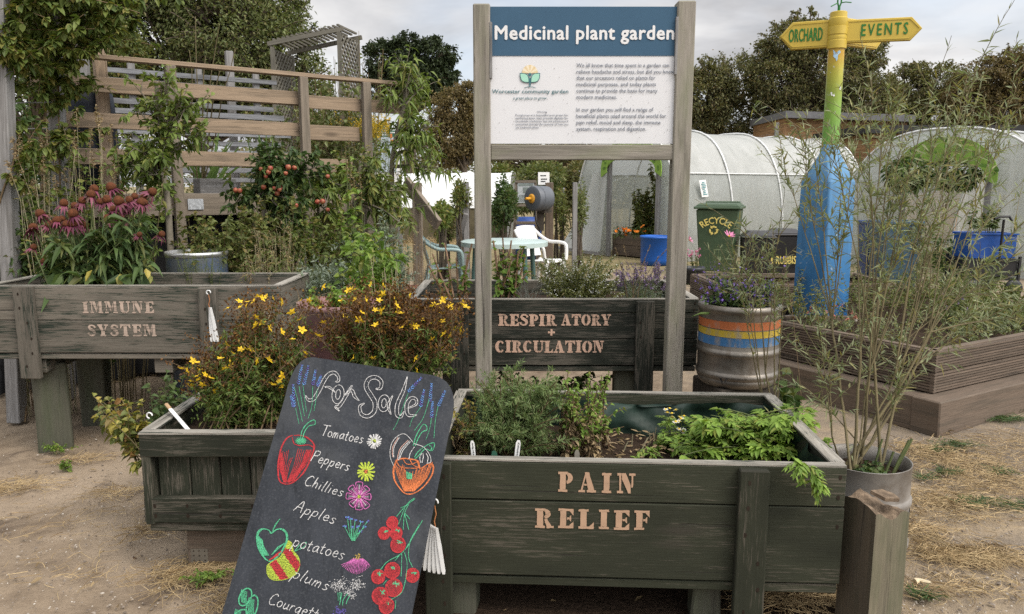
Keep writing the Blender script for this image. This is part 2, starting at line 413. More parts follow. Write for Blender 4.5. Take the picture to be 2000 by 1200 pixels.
def stencil(name, c, dark, wear):
    k = M(name); uv = k.uv(); f = k.noise(uv, 1, 6, .7, .3, (6, 90, 1)); s = k.noise(uv, 1, 4, .6, .3, (5, 14, 1), (4, 2, 0))
    ff = k.math('ADD', k.math('MULTIPLY', f, .6), k.math('MULTIPLY', s, .4)); t = .36+.2*wear
    col = k.mix(k.ramp(ff, [(t-.05, 0), (t+.04, 1)]), dark, k.mix(k.ramp(s, [(.3, 0), (.7, 1)]), tuple(.8*x for x in c), c)); return k.set(col, .85, 0, .15)
ST_IMM = stencil('faded stencil paint', (.44, .345, .28), (.09, .082, .066), .45)
ST_RES = stencil('pink stencil paint', (.55, .37, .275), (.07, .07, .055), .22)
ST_PAIN = stencil('fresh stencil paint', (.43, .285, .19), (.09, .08, .06), .08)

# ------------------------------------------------------------------ ground
def axis_lines(near0, near1, step, far):
    a = list(np.arange(near0, near1+1e-6, step)); s = step
    hi = []; v = near1
    while v < far: s *= 1.35; v += s; hi.append(v)
    lo = []; v = near0; s = step
    while v > -far: s *= 1.35; v -= s; lo.append(v)
    return np.array(lo[::-1]+a+hi)
gx = axis_lines(-4.5, 4.5, .045, 700); gy = axis_lines(0.8, 9, .045, 700)
X, Y = np.meshgrid(gx, gy)
def lump(x, y): return .012*np.sin(x*2.1+np.sin(y*1.3))*np.sin(y*1.7+.5)+.006*np.sin(x*7+y*3)*np.sin(y*6-x*2)
Z = lump(X, Y)*np.exp(-((X/9)**2+((Y-4)/9)**2)) - .012
V = np.stack([X, Y, Z], -1).reshape(-1, 3); ii = np.arange(X.size).reshape(X.shape)
F = np.stack([ii[:-1, :-1], ii[:-1, 1:], ii[1:, 1:], ii[1:, :-1]], -1).reshape(-1, 4)
k = M('ground'); P = k.pos(); sx = k.n('ShaderNodeSeparateXYZ'); k.l(P, sx.inputs[0])
nb = k.noise(P, .85, 7, .62, .5); nm = k.noise(P, 7, 6, .65, .2); nf = k.noise(P, 70, 5, .7); ns = k.noise(P, 260, 3, .6)
dirt = k.mix(k.ramp(nm, [(.3, 0), (.7, 1)]), (.125, .093, .064), (.262, .203, .142))
dirt = k.mix(k.math('MULTIPLY', k.ramp(nb, [(.42, 0), (.60, 1)]), .8), dirt, (.33, .262, .190)); damp = k.ramp(k.noise(P, 2.6, 6, .65, .6, None, (5, 3, 0)), [(.56, 0), (.68, .75)]); dirt = k.mix(damp, dirt, (.085, .064, .048))
dirt = k.mix(k.ramp(nf, [(.55, 0), (.75, .55)]), dirt, (.07, .052, .038))
dirt = k.mix(k.ramp(ns, [(.66, 0), (.74, .6)]), dirt, (.42, .37, .31))
straw = k.mix(k.ramp(nf, [(.3, 0), (.7, 1)]), (.19, .145, .088), (.40, .315, .205))
tar = k.mix(k.ramp(ns, [(.35, 0), (.7, 1)]), (.095, .078, .062), (.275, .232, .185))
xr = k.math('ADD', sx.outputs[0], k.math('MULTIPLY', k.math('SUBTRACT', nb, .5), 1.8))
right = k.ramp(k.math('MULTIPLY', xr, .25), [(.30, 0), (.36, 1)])
far = k.ramp(k.math('MULTIPLY', k.math('ADD', sx.outputs[1], k.math('MULTIPLY', k.math('SUBTRACT', nb, .5), 5)), .05), [(.62, 0), (.74, 1)])
tarm = k.ramp(k.math('ADD', k.math('MULTIPLY', nm, .5), k.math('MULTIPLY', nb, .5)), [(.40, 1), (.60, .15)])
strm = k.ramp(k.math('ADD', k.math('MULTIPLY', nm, .45), k.math('MULTIPLY', nb, .55)), [(.42, 0), (.62, .7)])
rcol = k.mix(strm, k.mix(tarm, dirt, tar), straw)
col = k.mix(right, dirt, rcol)
col = k.mix(k.math('MULTIPLY', far, .8), col, k.mix(k.ramp(nm, [(.4, 0), (.6, 1)]), (.27, .205, .11), (.14, .14, .06)))
k.bump(k.math('ADD', k.math('MULTIPLY', nm, .6), k.math('MULTIPLY', nf, .4)), .6, .03)
GROUND = k.set(col, .95, 0, .15)
g = Geo(); g.add(V, F); o = g.build('ground', GROUND, smooth=True); o['kind'] = 'structure'

# ------------------------------------------------------------------ raised beds
def frame_at(c, yaw):
    ax = yawax(yaw); c = np.asarray(c, float)
    return lambda x, y, z: c + np.array([x, y, z]) @ ax
def nails(g, T, spots, mat=1, r=.0058):
    for x, y, z in spots:
        a = np.linspace(0, 2*math.pi, 7)[:-1]
        pts = [T(x+r*math.cos(t)*rng.uniform(.7, 1.3), y, z+1.6*r*math.sin(t)) for t in a]
        g.add(pts, [[0, 1, 2, 3, 4, 5]], mat)
def raised_bed(name, label, c, yaw, w, d, planks, zbot, wood_m, battens, legs, soil_z, th=.035, liner=False, back=True, group='raised planting beds', panel_end=None):
    """c: middle of the front face at ground level; planks: z of the joints from the top down"""
    t = thing(name, label, 'raised bed', c, group); T = frame_at(c, yaw); ax = yawax(yaw)
    zt = planks[0]
    def panel(nm, x0, x1, y, along_x=True, mat=wood_m, front=False):
        g = Geo()
        for a, b in zip(planks[:-1], planks[1:]):
            gap = .004
            if along_x: box(g, T((x0+x1)/2, y, (a+b)/2), (x1-x0, th, a-b-gap), ax, 0, warp=.0012)
            else: box(g, T(y, (x0+x1)/2, (a+b)/2), (th, x1-x0, a-b-gap), ax, 1, warp=.0012)
        if front:
            for a, b in zip(planks[:-1], planks[1:]):
                for xx in (x0+.018, x1-.02): nails(g, T, [(xx, -.001, a-(a-b)*.25), (xx+rng.normal(0, .006), -.001, b+(a-b)*.25)])
        return g.build(nm, [mat, NAIL], t, bevel=.003)
    panel('front_panel', -w/2, w/2, th/2, front=True)
    panel('back_panel', -w/2, w/2, d-th/2)
    panel('side_panel', th+.001, d-th-.001, -w/2+th/2, False)
    panel('side_panel', th+.001, d-th-.001, w/2-th/2, False)
    g = Geo(); zb = planks[-1]
    box(g, T(0, th/2+.006, (zb+zbot)/2-.002), (w-.01, th, zb-zbot-.004), ax, 0, warp=.001)
    box(g, T(0, d-th/2-.006, (zb+zbot)/2-.002), (w-.01, th, zb-zbot-.004), ax, 0)
    box(g, T(0, d/2, zb+.01), (w-2*th-.01, d-2*th-.01, .03), ax, 0)
    g.build('bottom_board', wood_m, t, bevel=.003)
    g = Geo()
    for (x0, x1, y) in ((-w/2, w/2, th/2), (-w/2, w/2, d-th/2)): box(g, T((x0+x1)/2, y, zt+.0025), (x1-x0-.002, th-.001, .006), ax, 0)
    for x in (-w/2+th/2, w/2-th/2): box(g, T(x, d/2, zt+.0025), (th+.012, d-2*th-.004, .007), ax, 1)
    g.build('top_edge', W_RIM, t)
    for (x, bw, z0, z1) in battens:
        g = Geo(); box(g, T(x, -.0175, (z0+z1)/2), (bw, .033, z1-z0), ax, 2, warp=.0015)
        nails(g, T, [(x+rng.choice([-1, 1])*bw*rng.uniform(.1, .28), -.0352, z1-.03-(z1-z0)*f) for f in (.02, .17, .33, .5, .66, .8)])
        g.build('batten', [wood_m, NAIL], t, bevel=.004)
    for (x, y, sz, rot, z1) in legs:
        g = Geo(); box(g, T(x, y, z1/2-.01), (sz, sz, z1+.02), yawax(yaw+rot), 2, warp=.004); g.build('leg', W_LEG, t, bevel=.008)
    n = 26; m = 12
    xs = np.linspace(-w/2+th+.003, w/2-th-.003, n); ys = np.linspace(th+.003, d-th-.003, m)
    Vv = [T(x, y, soil_z+.018*math.sin(x*9+y*4)+rng.normal(0, .008)) for y in ys for x in xs]; q = np.arange(n*m).reshape(m, n)
    g = Geo(); g.add(Vv, np.stack([q[:-1, :-1], q[:-1, 1:], q[1:, 1:], q[1:, :-1]], -1).reshape(-1, 4)); g.build('soil', SOIL, t, smooth=True)
    if liner:
        g = Geo(); n = 60; xs = np.linspace(-w/2+th+.01, w/2-th-.01, n); zs = np.linspace(soil_z-.03, zt-.012, 9)
        Vv = []
        for j, z in enumerate(zs):
            for x in xs:
                fy = .034+.008*math.sin(x*23+math.sin(z*40)*2)+.006*math.sin(x*51+j)+.013*math.sin(x*7.3+j*.5)
                Vv.append(T(x, d-th-.03-fy+.012*(j/8), z - (.012*math.sin(x*11)+.02*max(0, math.sin(x*3.1+1)) if j == 8 else 0)))
        q = np.arange(n*9).reshape(9, n); g.add(Vv, np.stack([q[:-1, :-1], q[:-1, 1:], q[1:, 1:], q[1:, :-1]], -1).reshape(-1, 4))
        ys = np.linspace(th+.01, d-th-.03, 24)
        Vv = [T(w/2-th-.012-.012*math.sin(y*31+j)-.008*math.sin(y*13), y, z) for j, z in enumerate(zs) for y in ys]; q = np.arange(24*9).reshape(9, 24)
        g.add(Vv, np.stack([q[:-1, :-1], q[:-1, 1:], q[1:, 1:], q[1:, :-1]], -1).reshape(-1, 4))
        g.build('liner', LINER, t, smooth=True)
    return t, T, ax

# glyphs of the slab stencil lettering: convex pieces, none overlapping
def ring(cx, cy, ro, ri, a0, a1, n=10, ci=None):
    t = np.radians(np.linspace(a0, a1, n+1)); ci = ci or (cx, cy)
    o = np.stack([cx+ro[0]*np.cos(t), cy+ro[1]*np.sin(t)], -1); i = np.stack([ci[0]+ri[0]*np.cos(t), ci[1]+ri[1]*np.sin(t)], -1)
    return [np.array([o[j], o[j+1], i[j+1], i[j]]) for j in range(n)]
def rc(a, b, c, d): return np.array([(a, b), (c, b), (c, d), (a, d)])
def pl(*p): return np.array(p)
def ribbon2(pts, ws):
    pts = np.array(pts, float); T = nrm(np.gradient(pts, axis=0)); N = np.stack([-T[:, 1], T[:, 0]], -1); ws = np.array(ws)[:, None]/2
    a, b = pts+N*ws, pts-N*ws
    return [np.array([a[i], a[i+1], b[i+1], b[i]]) for i in range(len(pts)-1)]
stem = [rc(0, .88, .52, 1), rc(.10, .12, .42, .88), rc(0, 0, .52, .12)]
GL = {
 'I': (.52, stem),
 'L': (.80, [rc(0, .88, .52, 1), rc(.10, .12, .42, .88), rc(0, 0, .80, .12), pl((.56, .12), (.80, .12), (.80, .36))]),
 'E': (.80, [rc(0, .88, .80, 1), rc(.10, .12, .42, .88), rc(0, 0, .80, .12), pl((.56, .12), (.80, .12), (.80, .36)), pl((.58, .88), (.80, .66), (.80, .88)), rc(.45, .45, .60, .56), pl((.60, .40), (.68, .34), (.68, .67), (.60, .61))]),
 'F': (.78, [rc(0, .88, .78, 1), rc(.10, .12, .42, .88), rc(0, 0, .52, .12), pl((.56, .88), (.78, .64), (.78, .88)), rc(.45, .45, .58, .56), pl((.58, .40), (.67, .33), (.67, .68), (.58, .61))]),
 'P': (.82, stem[:1]+stem[1:]+ring(.46, .70, (.36, .29), (.09, .14), -88, 80)),
 'R': (.95, stem+ring(.46, .73, (.36, .26), (.09, .12), -80, 80)+[pl((.47, .44), (.62, .47), (.86, .12), (.58, .12)), rc(.60, 0, .98, .12)]),
 'A': (.98, [pl((.34, 1), (.58, 1), (.88, .12), (.55, .12)), pl((.12, .12), (.22, .12), (.40, .78), (.36, .94)), rc(0, 0, .36, .12), rc(.47, 0, .98, .12), rc(.30, .34, .46, .43)]),
 'N': (1.0, [pl((.26, 1), (.48, 1), (.76, .40), (.76, 0), (.64, 0), (.26, .70)), rc(.12, .12, .22, .88), rc(0, .88, .24, 1), rc(0, 0, .34, .12), rc(.79, .30, .89, .88), rc(.66, .88, 1.0, 1)]),
 'M': (1.15, [pl((.24, 1), (.46, 1), (.60, .50), (.56, .04), (.26, .74)), rc(.11, .12, .20, .88), rc(0, .88, .22, 1), rc(0, 0, .32, .12), pl((.63, .46), (.70, .22), (.78, .74), (.78, 1)), rc(.81, .12, 1.06, 1), rc(.74, 0, 1.15, .12)]),
 'U': (.96, [rc(.08, .32, .38, .88), rc(0, .88, .48, 1), rc(.76, .32, .86, .88), rc(.62, .88, .98, 1)]+ring(.47, .32, (.39, .32), (.18, .18), 180, 268, 8, (.56, .32))+ring(.47, .32, (.39, .32), (.20, .18), 274, 360, 8, (.56, .32))),
 'S': (.74, ribbon2([(.68, .70), (.62, .86), (.44, .93), (.24, .90), (.15, .76), (.24, .62), (.42, .52), (.58, .40), (.62, .24), (.48, .08), (.28, .06), (.12, .14), (.06, .30)], [.22, .13, .13, .18, .24, .26, .27, .27, .25, .17, .13, .13, .22])),
 'C': (.88, ring(.46, .5, (.45, .5), (.20, .37), 98, 262, 10, (.52, .5))+ring(.46, .5, (.42, .5), (.22, .38), 36, 86, 5)+ring(.46, .5, (.42, .5), (.22, .38), 274, 322, 5)),
 'O': (.92, ring(.46, .5, (.46, .5), (.17, .37), 97, 263, 12)+ring(.46, .5, (.46, .5), (.17, .37), -83, 83, 12)),
 'T': (.90, [rc(0, .88, .90, 1), rc(.29, .12, .61, .84), rc(.20, 0, .70, .12), pl((0, .88), (0, .62), (.22, .88)), pl((.68, .88), (.90, .62), (.90, .88))]),
 'Y': (.94, [rc(0, .88, .44, 1), pl((.06, .88), (.38, .88), (.54, .50), (.30, .44)), pl((.60, .54), (.72, .88), (.82, .88), (.64, .46)), rc(.58, .88, .94, 1), rc(.30, .12, .62, .42), rc(.20, 0, .72, .12)]),
 '+': (.80, [rc(.28, .02, .52, .98), rc(.02, .36, .26, .64), rc(.54, .36, .78, .64)]),
}
def stencil_text(s, parent, org, ux, uy, H, Wd, mat, jit=0.0, sp=.16):
    """lettering on a flat face: org = lower left corner, Wd = full width"""
    tot = sum(GL[c][0] if c != ' ' else .4 for c in s) + sp*(len(s)-1); sxx = Wd/tot/1.0
    g = Geo(); x = 0; ux = nrm(ux); uy = nrm(uy)
    for c in s:
        if c == ' ': x += .4+sp; continue
        wd, ps = GL[c]; dy = rng.normal(0, jit); off = rng.random(2)*9
        for p in ps:
            q = p.astype(float).copy()
            # split pieces so the paint edge can be a little ragged
            e = np.concatenate([np.stack([q[i]*(1-t)+q[(i+1) % len(q)]*t for t in (0, .25, .5, .75)]) for i in range(len(q))])
            e = e + rng.normal(0, .007, e.shape)
            P3 = org + np.outer((e[:, 0]+x)*sxx, ux) + np.outer((e[:, 1]+dy)*H, uy)
            cc = P3.mean(0); V = np.concatenate([P3, cc[None]]); m = len(P3)
            Fx = np.array([[i, (i+1) % m, m] for i in range(m)])
            uvx = np.concatenate([e*np.array([sxx, H]), e.mean(0)[None]*np.array([sxx, H])]) + off
            g.add(V, Fx, 0, uvx[Fx].reshape(-1, 2))
        x += wd+sp
    return g.build('lettering', mat, parent)
def letter_on(s, t, T, yaw, pxl, pxr, ybase, ytop, mat, face_c, jit=0.0, sp=.16):
    ax = yawax(yaw); n = -ax[1]; p0 = np.asarray(face_c) + n*.0028
    a = hit(pxl, ybase, p0, n); b = hit(pxr, ybase, p0, n); c = hit(pxl, ytop, p0, n)
    return stencil_text(s, t, a, ax[0], (0, 0, 1), c[2]-a[2], np.linalg.norm((b-a)[:2]), mat, jit, sp)

# the bed lettered IMMUNE SYSTEM
YI = 4.15; a = at(0, 560, YI); zt = a[2]; xl = -2.90; xr = at(545, 562, YI)[0]
zz = lambda y, Yv, px=1000: at(px, y, Yv)[2]
ci = np.array([(xl+xr)/2, YI, 0]); wI = xr-xl
imm, TI, axI = raised_bed('raised_bed', 'weathered raised bed lettered IMMUNE SYSTEM with coneflowers, on thick post legs', ci, 0, wI, .63, [zt, zz(626, YI), zz(690, YI)], zz(702, YI), W_IMM,
    [(at(57, 640, YI)[0]-ci[0], .108, zz(738, YI), zt+.004), (at(412, 640, YI)[0]-ci[0], .098, zz(738, YI), zt-.004)],
    [(at(106, 800, YI+.18)[0]-ci[0], .17, .175, R_(33), .50), (at(181, 790, YI+.55)[0]-ci[0], .60, .15, R_(10), .50), (1.05, .20, .17, R_(20), .50), (1.0, .55, .15, R_(15), .5)], zt-.10)
g = Geo(); 
for px in (88, 330): 
    g = Geo(); x = at(px, 715, YI+.1)[0]-ci[0]; box(g, TI(x, .33, .515), (.10, .60, .10), axI, 1); g.build('joist', W_IMM, imm, bevel=.004)
letter_on('IMMUNE', imm, TI, 0, 162, 301, 612, 589, ST_IMM, ci)
letter_on('SYSTEM', imm, TI, 0, 172, 306, 657, 634, ST_IMM, ci)

# the bed lettered RESPIRATORY + CIRCULATION
YR = 4.30; zr = zz(586, YR, 1100); xl = at(797, 582, YR)[0]; xr = at(1365, 587, YR)[0]; cr = np.array([(xl+xr)/2, YR, 0])
res, TR, axR = raised_bed('raised_bed', 'dark raised bed lettered RESPIRATORY + CIRCULATION behind the sign posts', cr, 0, xr-xl, .90, [zr, zz(612, YR, 1100), zz(663, YR, 1100), zz(715, YR, 1100)], zz(726, YR, 1100), W_RES,
    [(at(898, 680, YR)[0]-cr[0], .103, zz(768, YR), zr-.006), (at(1257, 680, YR)[0]-cr[0], .103, zz(763, YR), zr-.006)],
    [(at(1222, 740, YR+.1)[0]-cr[0], .13, .13, 0, .45), (at(885, 740, YR+.1)[0]-cr[0], .13, .13, 0, .45), (.55, .78, .13, 0, .45), (-.6, .78, .13, 0, .45)], zr-.09)
letter_on('RESPIR', res, TR, 0, 973, 1087, 637, 614, ST_RES, cr, .012, .07)
letter_on('ATORY', res, TR, 0, 1096, 1193, 636, 614, ST_RES, cr, .012, .07)
letter_on('+', res, TR, 0, 1070, 1084, 656, 643, ST_RES, cr)
letter_on('CIRCULATION', res, TR, 0, 967, 1179, 689, 665.5, ST_RES, cr, .012, .07)

# the bed lettered PAIN RELIEF, its near corner at the right
pr = at(1655, 914, 2.40); pl_ = at(832, 902, 2.475); pl_[2] = pr[2]
yawP = math.atan2(pr[1]-pl_[1], pr[0]-pl_[0]); cp = (pr+pl_)/2; cp[2] = 0; zp = pr[2]; wP = np.linalg.norm((pr-pl_)[:2])
axP = yawax(yawP)
def zp_(y, px=1200): return hit(px, y, cp, -axP[1])[2]
def xp_(px, y): return np.dot(hit(px, y, cp, -axP[1])-cp, axP[0])
pain, TP, axP = raised_bed('raised_bed', 'dark green raised bed lettered PAIN RELIEF with leafy herbs, nearest the camera', cp, yawP, wP, .90, [zp, zp_(982), zp_(1131)], zp_(1150), W_PAIN,
    [(xp_(857, 1000), .092, 0.0, zp-.003), (xp_(1466, 1000), .100, 0.0, zp-.004)],
    [(xp_(890, 1160)+.02, .10, .10, 0, .16), (xp_(1390, 1170), .12, .10, 0, .16), (-.5, .80, .11, 0, .16), (.55, .80, .11, 0, .16)], zp-.15, liner=True)
letter_on('PAIN', pain, TP, yawP, 1090, 1240, 961, 922, ST_PAIN, cp, .01, .33)
letter_on('RELIEF', pain, TP, yawP, 1045, 1268, 1031, 993, ST_PAIN, cp, .01, .26)

# the set-back bed with a panel of upright boards
YL = 2.82; zl = zz(846, YL); xl = at(275, 846, YL)[0]; xr = at(836, 846, YL)[0]-.012; cl = np.array([(xl+xr)/2, YL, 0]); wL = xr-xl
sl = thing('raised_bed', 'low green raised bed with upright boards and yellow flowers, left of the chalkboard', 'raised bed', cl, 'raised planting beds'); TL = frame_at(cl, 0)
dL = .62; z1, z2, z3 = zz(890, YL, 400), zz(970, YL, 400), zz(1018, YL, 400)
g = Geo(); box(g, TL(0, 0, (zl+z1)/2), (wL, .04, zl-z1), None, 0, warp=.0015); nails(g, TL, [(x, -.021, (zl+z1)/2+s*.025) for x in np.linspace(-.52, .5, 9) for s in (-1, 1)]); g.build('top_rail', [W_PAINT2, NAIL], sl, bevel=.003)
g = Geo(); box(g, TL(0, 0, (z2+z3)/2), (wL, .04, z2-z3), None, 0, warp=.0015); nails(g, TL, [(x, -.021, (z2+z3)/2+s*.02) for x in np.linspace(-.5, .5, 9) for s in (-1, 1)]); g.build('bottom_rail', [W_PAINT2, NAIL], sl, bevel=.003)
g = Geo(); x = -wL/2+.045
while x < wL/2-.05:
    w_ = rng.uniform(.105, .125); box(g, TL(x+w_/2, .035+rng.normal(0, .001), (zl+z3)/2), (w_-.006, .025, zl-z3-.004), None, 2, warp=.001); x += w_
g.build('upright_board', W_PAINT2, sl, bevel=.002)
g = Geo(); box(g, TL(-wL/2+.02, .03, (zl+z3)/2-.012), (.035, .10, zl-z3-.012), None, 2); g.build('corner_post', W_PAINT2, sl, bevel=.003)
for x in (-wL/2+.0175, wL/2-.0175):
    g = Geo(); box(g, TL(x, dL/2+.06, (zl+z3)/2), (.035, dL-.14, zl-z3), None, 1); g.build('side_panel', W_PAINT2, sl, bevel=.003)
g = Geo(); box(g, TL(0, dL, (zl+z3)/2), (wL, .035, zl-z3), None, 0); g.build('back_panel', W_PAINT2, sl, bevel=.003)
g = Geo(); box(g, TL(0, 0, zl+.004), (wL, .046, .007), None, 0)
for x in (-wL/2+.02, wL/2-.02): box(g, TL(x, dL/2, zl+.003), (.05, dL-.05, .008), None, 1)
g.build('top_edge', W_RIM, sl)
g = Geo(); box(g, TL(-.18, .02, z3-.022), (wL-.36-.02, .05, .036), None, 0); box(g, TL(.37, .02, z3-.024), (.36, .05, .036), None, 0); g.build('bottom_board', W_PAINT2, sl, bevel=.004)
g = Geo(); xa = at(425, 1070, YL+.06)[0]-cl[0]; box(g, TL(xa, .10, z3/2-.03), (.235, .10, z3+.02), None, 0); g.build('foot_block', W_SLEEPER, sl, bevel=.006)
g = Geo(); box(g, TL(xa+.5, .40, z3/2-.03), (.235, .10, z3+.02), None, 0); g.build('foot_block', W_SLEEPER, sl, bevel=.006)
g = Geo(); pc = at(390, 1090, YL+.049); box(g, pc, (.068, .002, .076), None, 0)
for i in range(3):
    for j in range(4):
        a = np.linspace(0, 2*math.pi, 7)[:-1]; g.add([pc+np.array([(i-1)*.022+.003*math.cos(q), -.0016, (j-1.5)*.02+.003*math.sin(q)]) for q in a], [[0, 1, 2, 3, 4, 5]], 1)
g.build('nail_plate', [plain('dull plate', (.17, .15, .12), .6, .2, .3, .2, 20), NAIL], sl)
g = Geo(); Vv = [TL(x, y, zl-.06+rng.normal(0, .012)) for y in np.linspace(.05, dL-.02, 8) for x in np.linspace(-wL/2+.04, wL/2-.04, 16)]; q = np.arange(128).reshape(8, 16)
g.add(Vv, np.stack([q[:-1, :-1], q[:-1, 1:], q[1:, 1:], q[1:, :-1]], -1).reshape(-1, 4)); g.build('soil', SOIL, sl, smooth=True)

# dark soil sheet under the front bed, added to paint in the bed's shade
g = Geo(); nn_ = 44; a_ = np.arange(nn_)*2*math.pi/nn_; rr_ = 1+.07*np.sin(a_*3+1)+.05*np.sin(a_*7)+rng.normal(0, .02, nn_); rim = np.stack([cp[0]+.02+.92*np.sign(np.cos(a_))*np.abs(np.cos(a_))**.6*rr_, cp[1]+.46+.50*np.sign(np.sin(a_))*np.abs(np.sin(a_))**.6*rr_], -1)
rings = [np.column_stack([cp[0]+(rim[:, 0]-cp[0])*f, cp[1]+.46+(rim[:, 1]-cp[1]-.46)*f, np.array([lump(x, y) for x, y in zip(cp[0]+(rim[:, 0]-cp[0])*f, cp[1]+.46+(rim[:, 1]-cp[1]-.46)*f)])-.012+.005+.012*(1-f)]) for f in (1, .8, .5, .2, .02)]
q = np.arange(5*nn_).reshape(5, nn_); g.add(np.concatenate(rings), np.stack([q[:-1], np.roll(q[:-1], -1, 1), np.roll(q[1:], -1, 1), q[1:]], -1).reshape(-1, 4)); o = g.build('earth_shade', SOIL, smooth=True); o['kind'] = 'structure'
# sawn post beside the front bed
W_BROWNSHADE = wood('brown timber with painted shade', (.105, .084, .058), (.060, .050, .036), moss=(.035, .038, .022))  # stump's left face: browner wood, darkened further to paint in its shade
ENDGRAIN = plain('rough end grain', (.17, .125, .085), .95, var=.6, scale=40, bump=.8, dirt=(.06, .042, .028))
ctr = at(1702, 1100, 2.44); zs = zz(992, 2.44)
st = thing('post_stump', 'square sawn timber post with split top beside the front bed', 'post', (ctr[0], 2.44, 0)); axs = yawax(R_(20)); g = Geo()
s = .072; n = 9
top = []
for j in range(n):
    for i in range(n):
        x = -s+2*s*i/(n-1); y = -s+2*s*j/(n-1)
        h = zs + .012*math.sin(x*60+y*20) + .028*max(0, min(1, (y-x)*9+.3)) + rng.normal(0, .002)
        top.append(np.array([ctr[0], 2.44, 0]) + np.array([x, y, h]) @ axs)
q = np.arange(n*n).reshape(n, n); g.add(top, np.stack([q[:-1, :-1], q[:-1, 1:], q[1:, 1:], q[1:, :-1]], -1).reshape(-1, 4), 1)
edge = list(q[0, :])+list(q[1:, -1])+list(q[-1, -2::-1])+list(q[-2:0:-1, 0]); tp = np.array([top[i] for i in edge]); bt = tp.copy(); bt[:, 2] = -.02; m = len(tp)
per = np.concatenate([[0], np.cumsum(np.linalg.norm(np.diff(tp[:, :2], axis=0), axis=1))])
Fx = np.array([[i, i+m, (i+1) % m+m, (i+1) % m] for i in range(m)]); UV = np.stack([np.concatenate([tp[:, 2], bt[:, 2]])+3, np.concatenate([per, per])], -1)
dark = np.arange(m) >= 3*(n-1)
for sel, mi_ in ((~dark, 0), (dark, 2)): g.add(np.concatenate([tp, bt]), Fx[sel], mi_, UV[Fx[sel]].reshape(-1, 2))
g.build('timber', [W_STUMP, ENDGRAIN, W_BROWNSHADE], st)
g = Geo(); cs = at(1725, 976, 2.40); prism(g, [cs+np.array(p) for p in ((-.035, .02, .012), (0, -.012, -.002), (.05, -.006, -.006), (.045, .02, 0), (.01, .035, .01))], (.1, 0, 1), .012); g.build('splinter', ENDGRAIN, st)

# kegs cut down as planters
STEEL2 = plain('dull grey steel', (.27, .255, .235), .5, .45, .4, .25, 9, (.13, .105, .08))
def keg(name, label, c, R, zb, ztop, beads, group='steel kegs cut down as planters', metal=None):
    t = thing(name, label, 'planter', (c[0], c[1], zb), group); g = Geo(); h = ztop-zb
    pf = [(R*.86, 0), (R*.93, .012), (R*.985, .04)]
    for b in beads: pf += [(R*.975, b-.022), (R*.985, b-.016), (R*1.02, b-.008), (R*1.02, b+.008), (R*.985, b+.016), (R*.975, b+.022)]
    pf += [(R*.975, h-.002), (R*.985, h), (R*.955, h), (R*.95, h-.05), (R*.94, .06)]
    lathe(g, (c[0], c[1], zb), pf, 56); g.build('shell', metal or STEEL, t, smooth=True)
    g = Geo(); n = 24; a = np.arange(n)*2*math.pi/n
    g.add(np.concatenate([np.stack([c[0]+R*.94*np.cos(a), c[1]+R*.94*np.sin(a), np.full(n, ztop-.06)], -1), [[c[0], c[1], ztop-.045]]]), [[i, (i+1) % n, n] for i in range(n)]); g.build('soil', SOIL, t)
    return t
ck = np.array([at(1443, 640, 4.02)[0], 4.02]); Rk = .213; zk0 = at(1443, 764, 3.82)[2]; zk1 = at(1443, 606, 3.81)[2]
kg = keg('keg_planter', 'steel keg planter with orange, yellow and blue bands beside the dark bed', ck, Rk, zk0, zk1, [at(1443, 741, 3.81)[2]-zk0, at(1443, 696, 3.81)[2]-zk0, zk1-zk0-.012])
for ya, yb, m in ((632, 648, EN_O), (650, 663, EN_Y), (664, 681, EN_B)):
    g = Geo(); za, zb = at(1443, ya, 3.80)[2], at(1443, yb, 3.80)[2]; r = Rk*.982
    lathe(g, (ck[0], ck[1], 0), [(r*1.001, zb), (r, zb+.002), (r, za-.002), (r*1.001, za)], 56); g.build('painted_band', m, kg, smooth=True)
g = Geo(); pn = at(1412, 742, 3.815)
for s in (-1, 1): poly(g, [pn+np.array([s*.003, -.012, -.01]), pn+np.array([s*.012, -.012, .012]), pn+np.array([s*.022, -.010, .010]), pn+np.array([s*.008, -.012, -.014])])
g.build('cut_slot', BLACK, kg)
g = Geo(); box(g, (ck[0], ck[1]+.02, zk0/2), (.34, .34, zk0-.004), yawax(.2), 2); o = g.build('timber_block', W_DARK, bevel=.008); tag(o, 'dark timber block under the banded keg planter', 'block')
cg = np.array([at(1688, 900, 2.86)[0], 2.86]); Rg = .172
gp = keg('keg_planter', 'dull grey steel keg planter with dented side behind the sawn post', cg, Rg, 0.0, .452, [.14, .31], metal=STEEL2)
g = Geo(); lathe(g, (cg[0], cg[1], 0), [(Rg*.99, .19), (Rg*.985, .20), (Rg*.985, .27), (Rg*.99, .275)], 30, a0=R_(-60), a1=R_(20)); g.build('painted_band', EN_B, gp, smooth=True)
# a flat stone and sleepers' end by the post foot
g = Geo(); box(g, (1.33, 2.34, .012), (.30, .16, .05), yawax(-.35), 0, warp=.008); o = g.build('paving_slab', plain('slab', (.20, .175, .145), .9, bump=.5), bevel=.008); tag(o, 'small flat paving slab at the foot of the sawn post', 'slab')

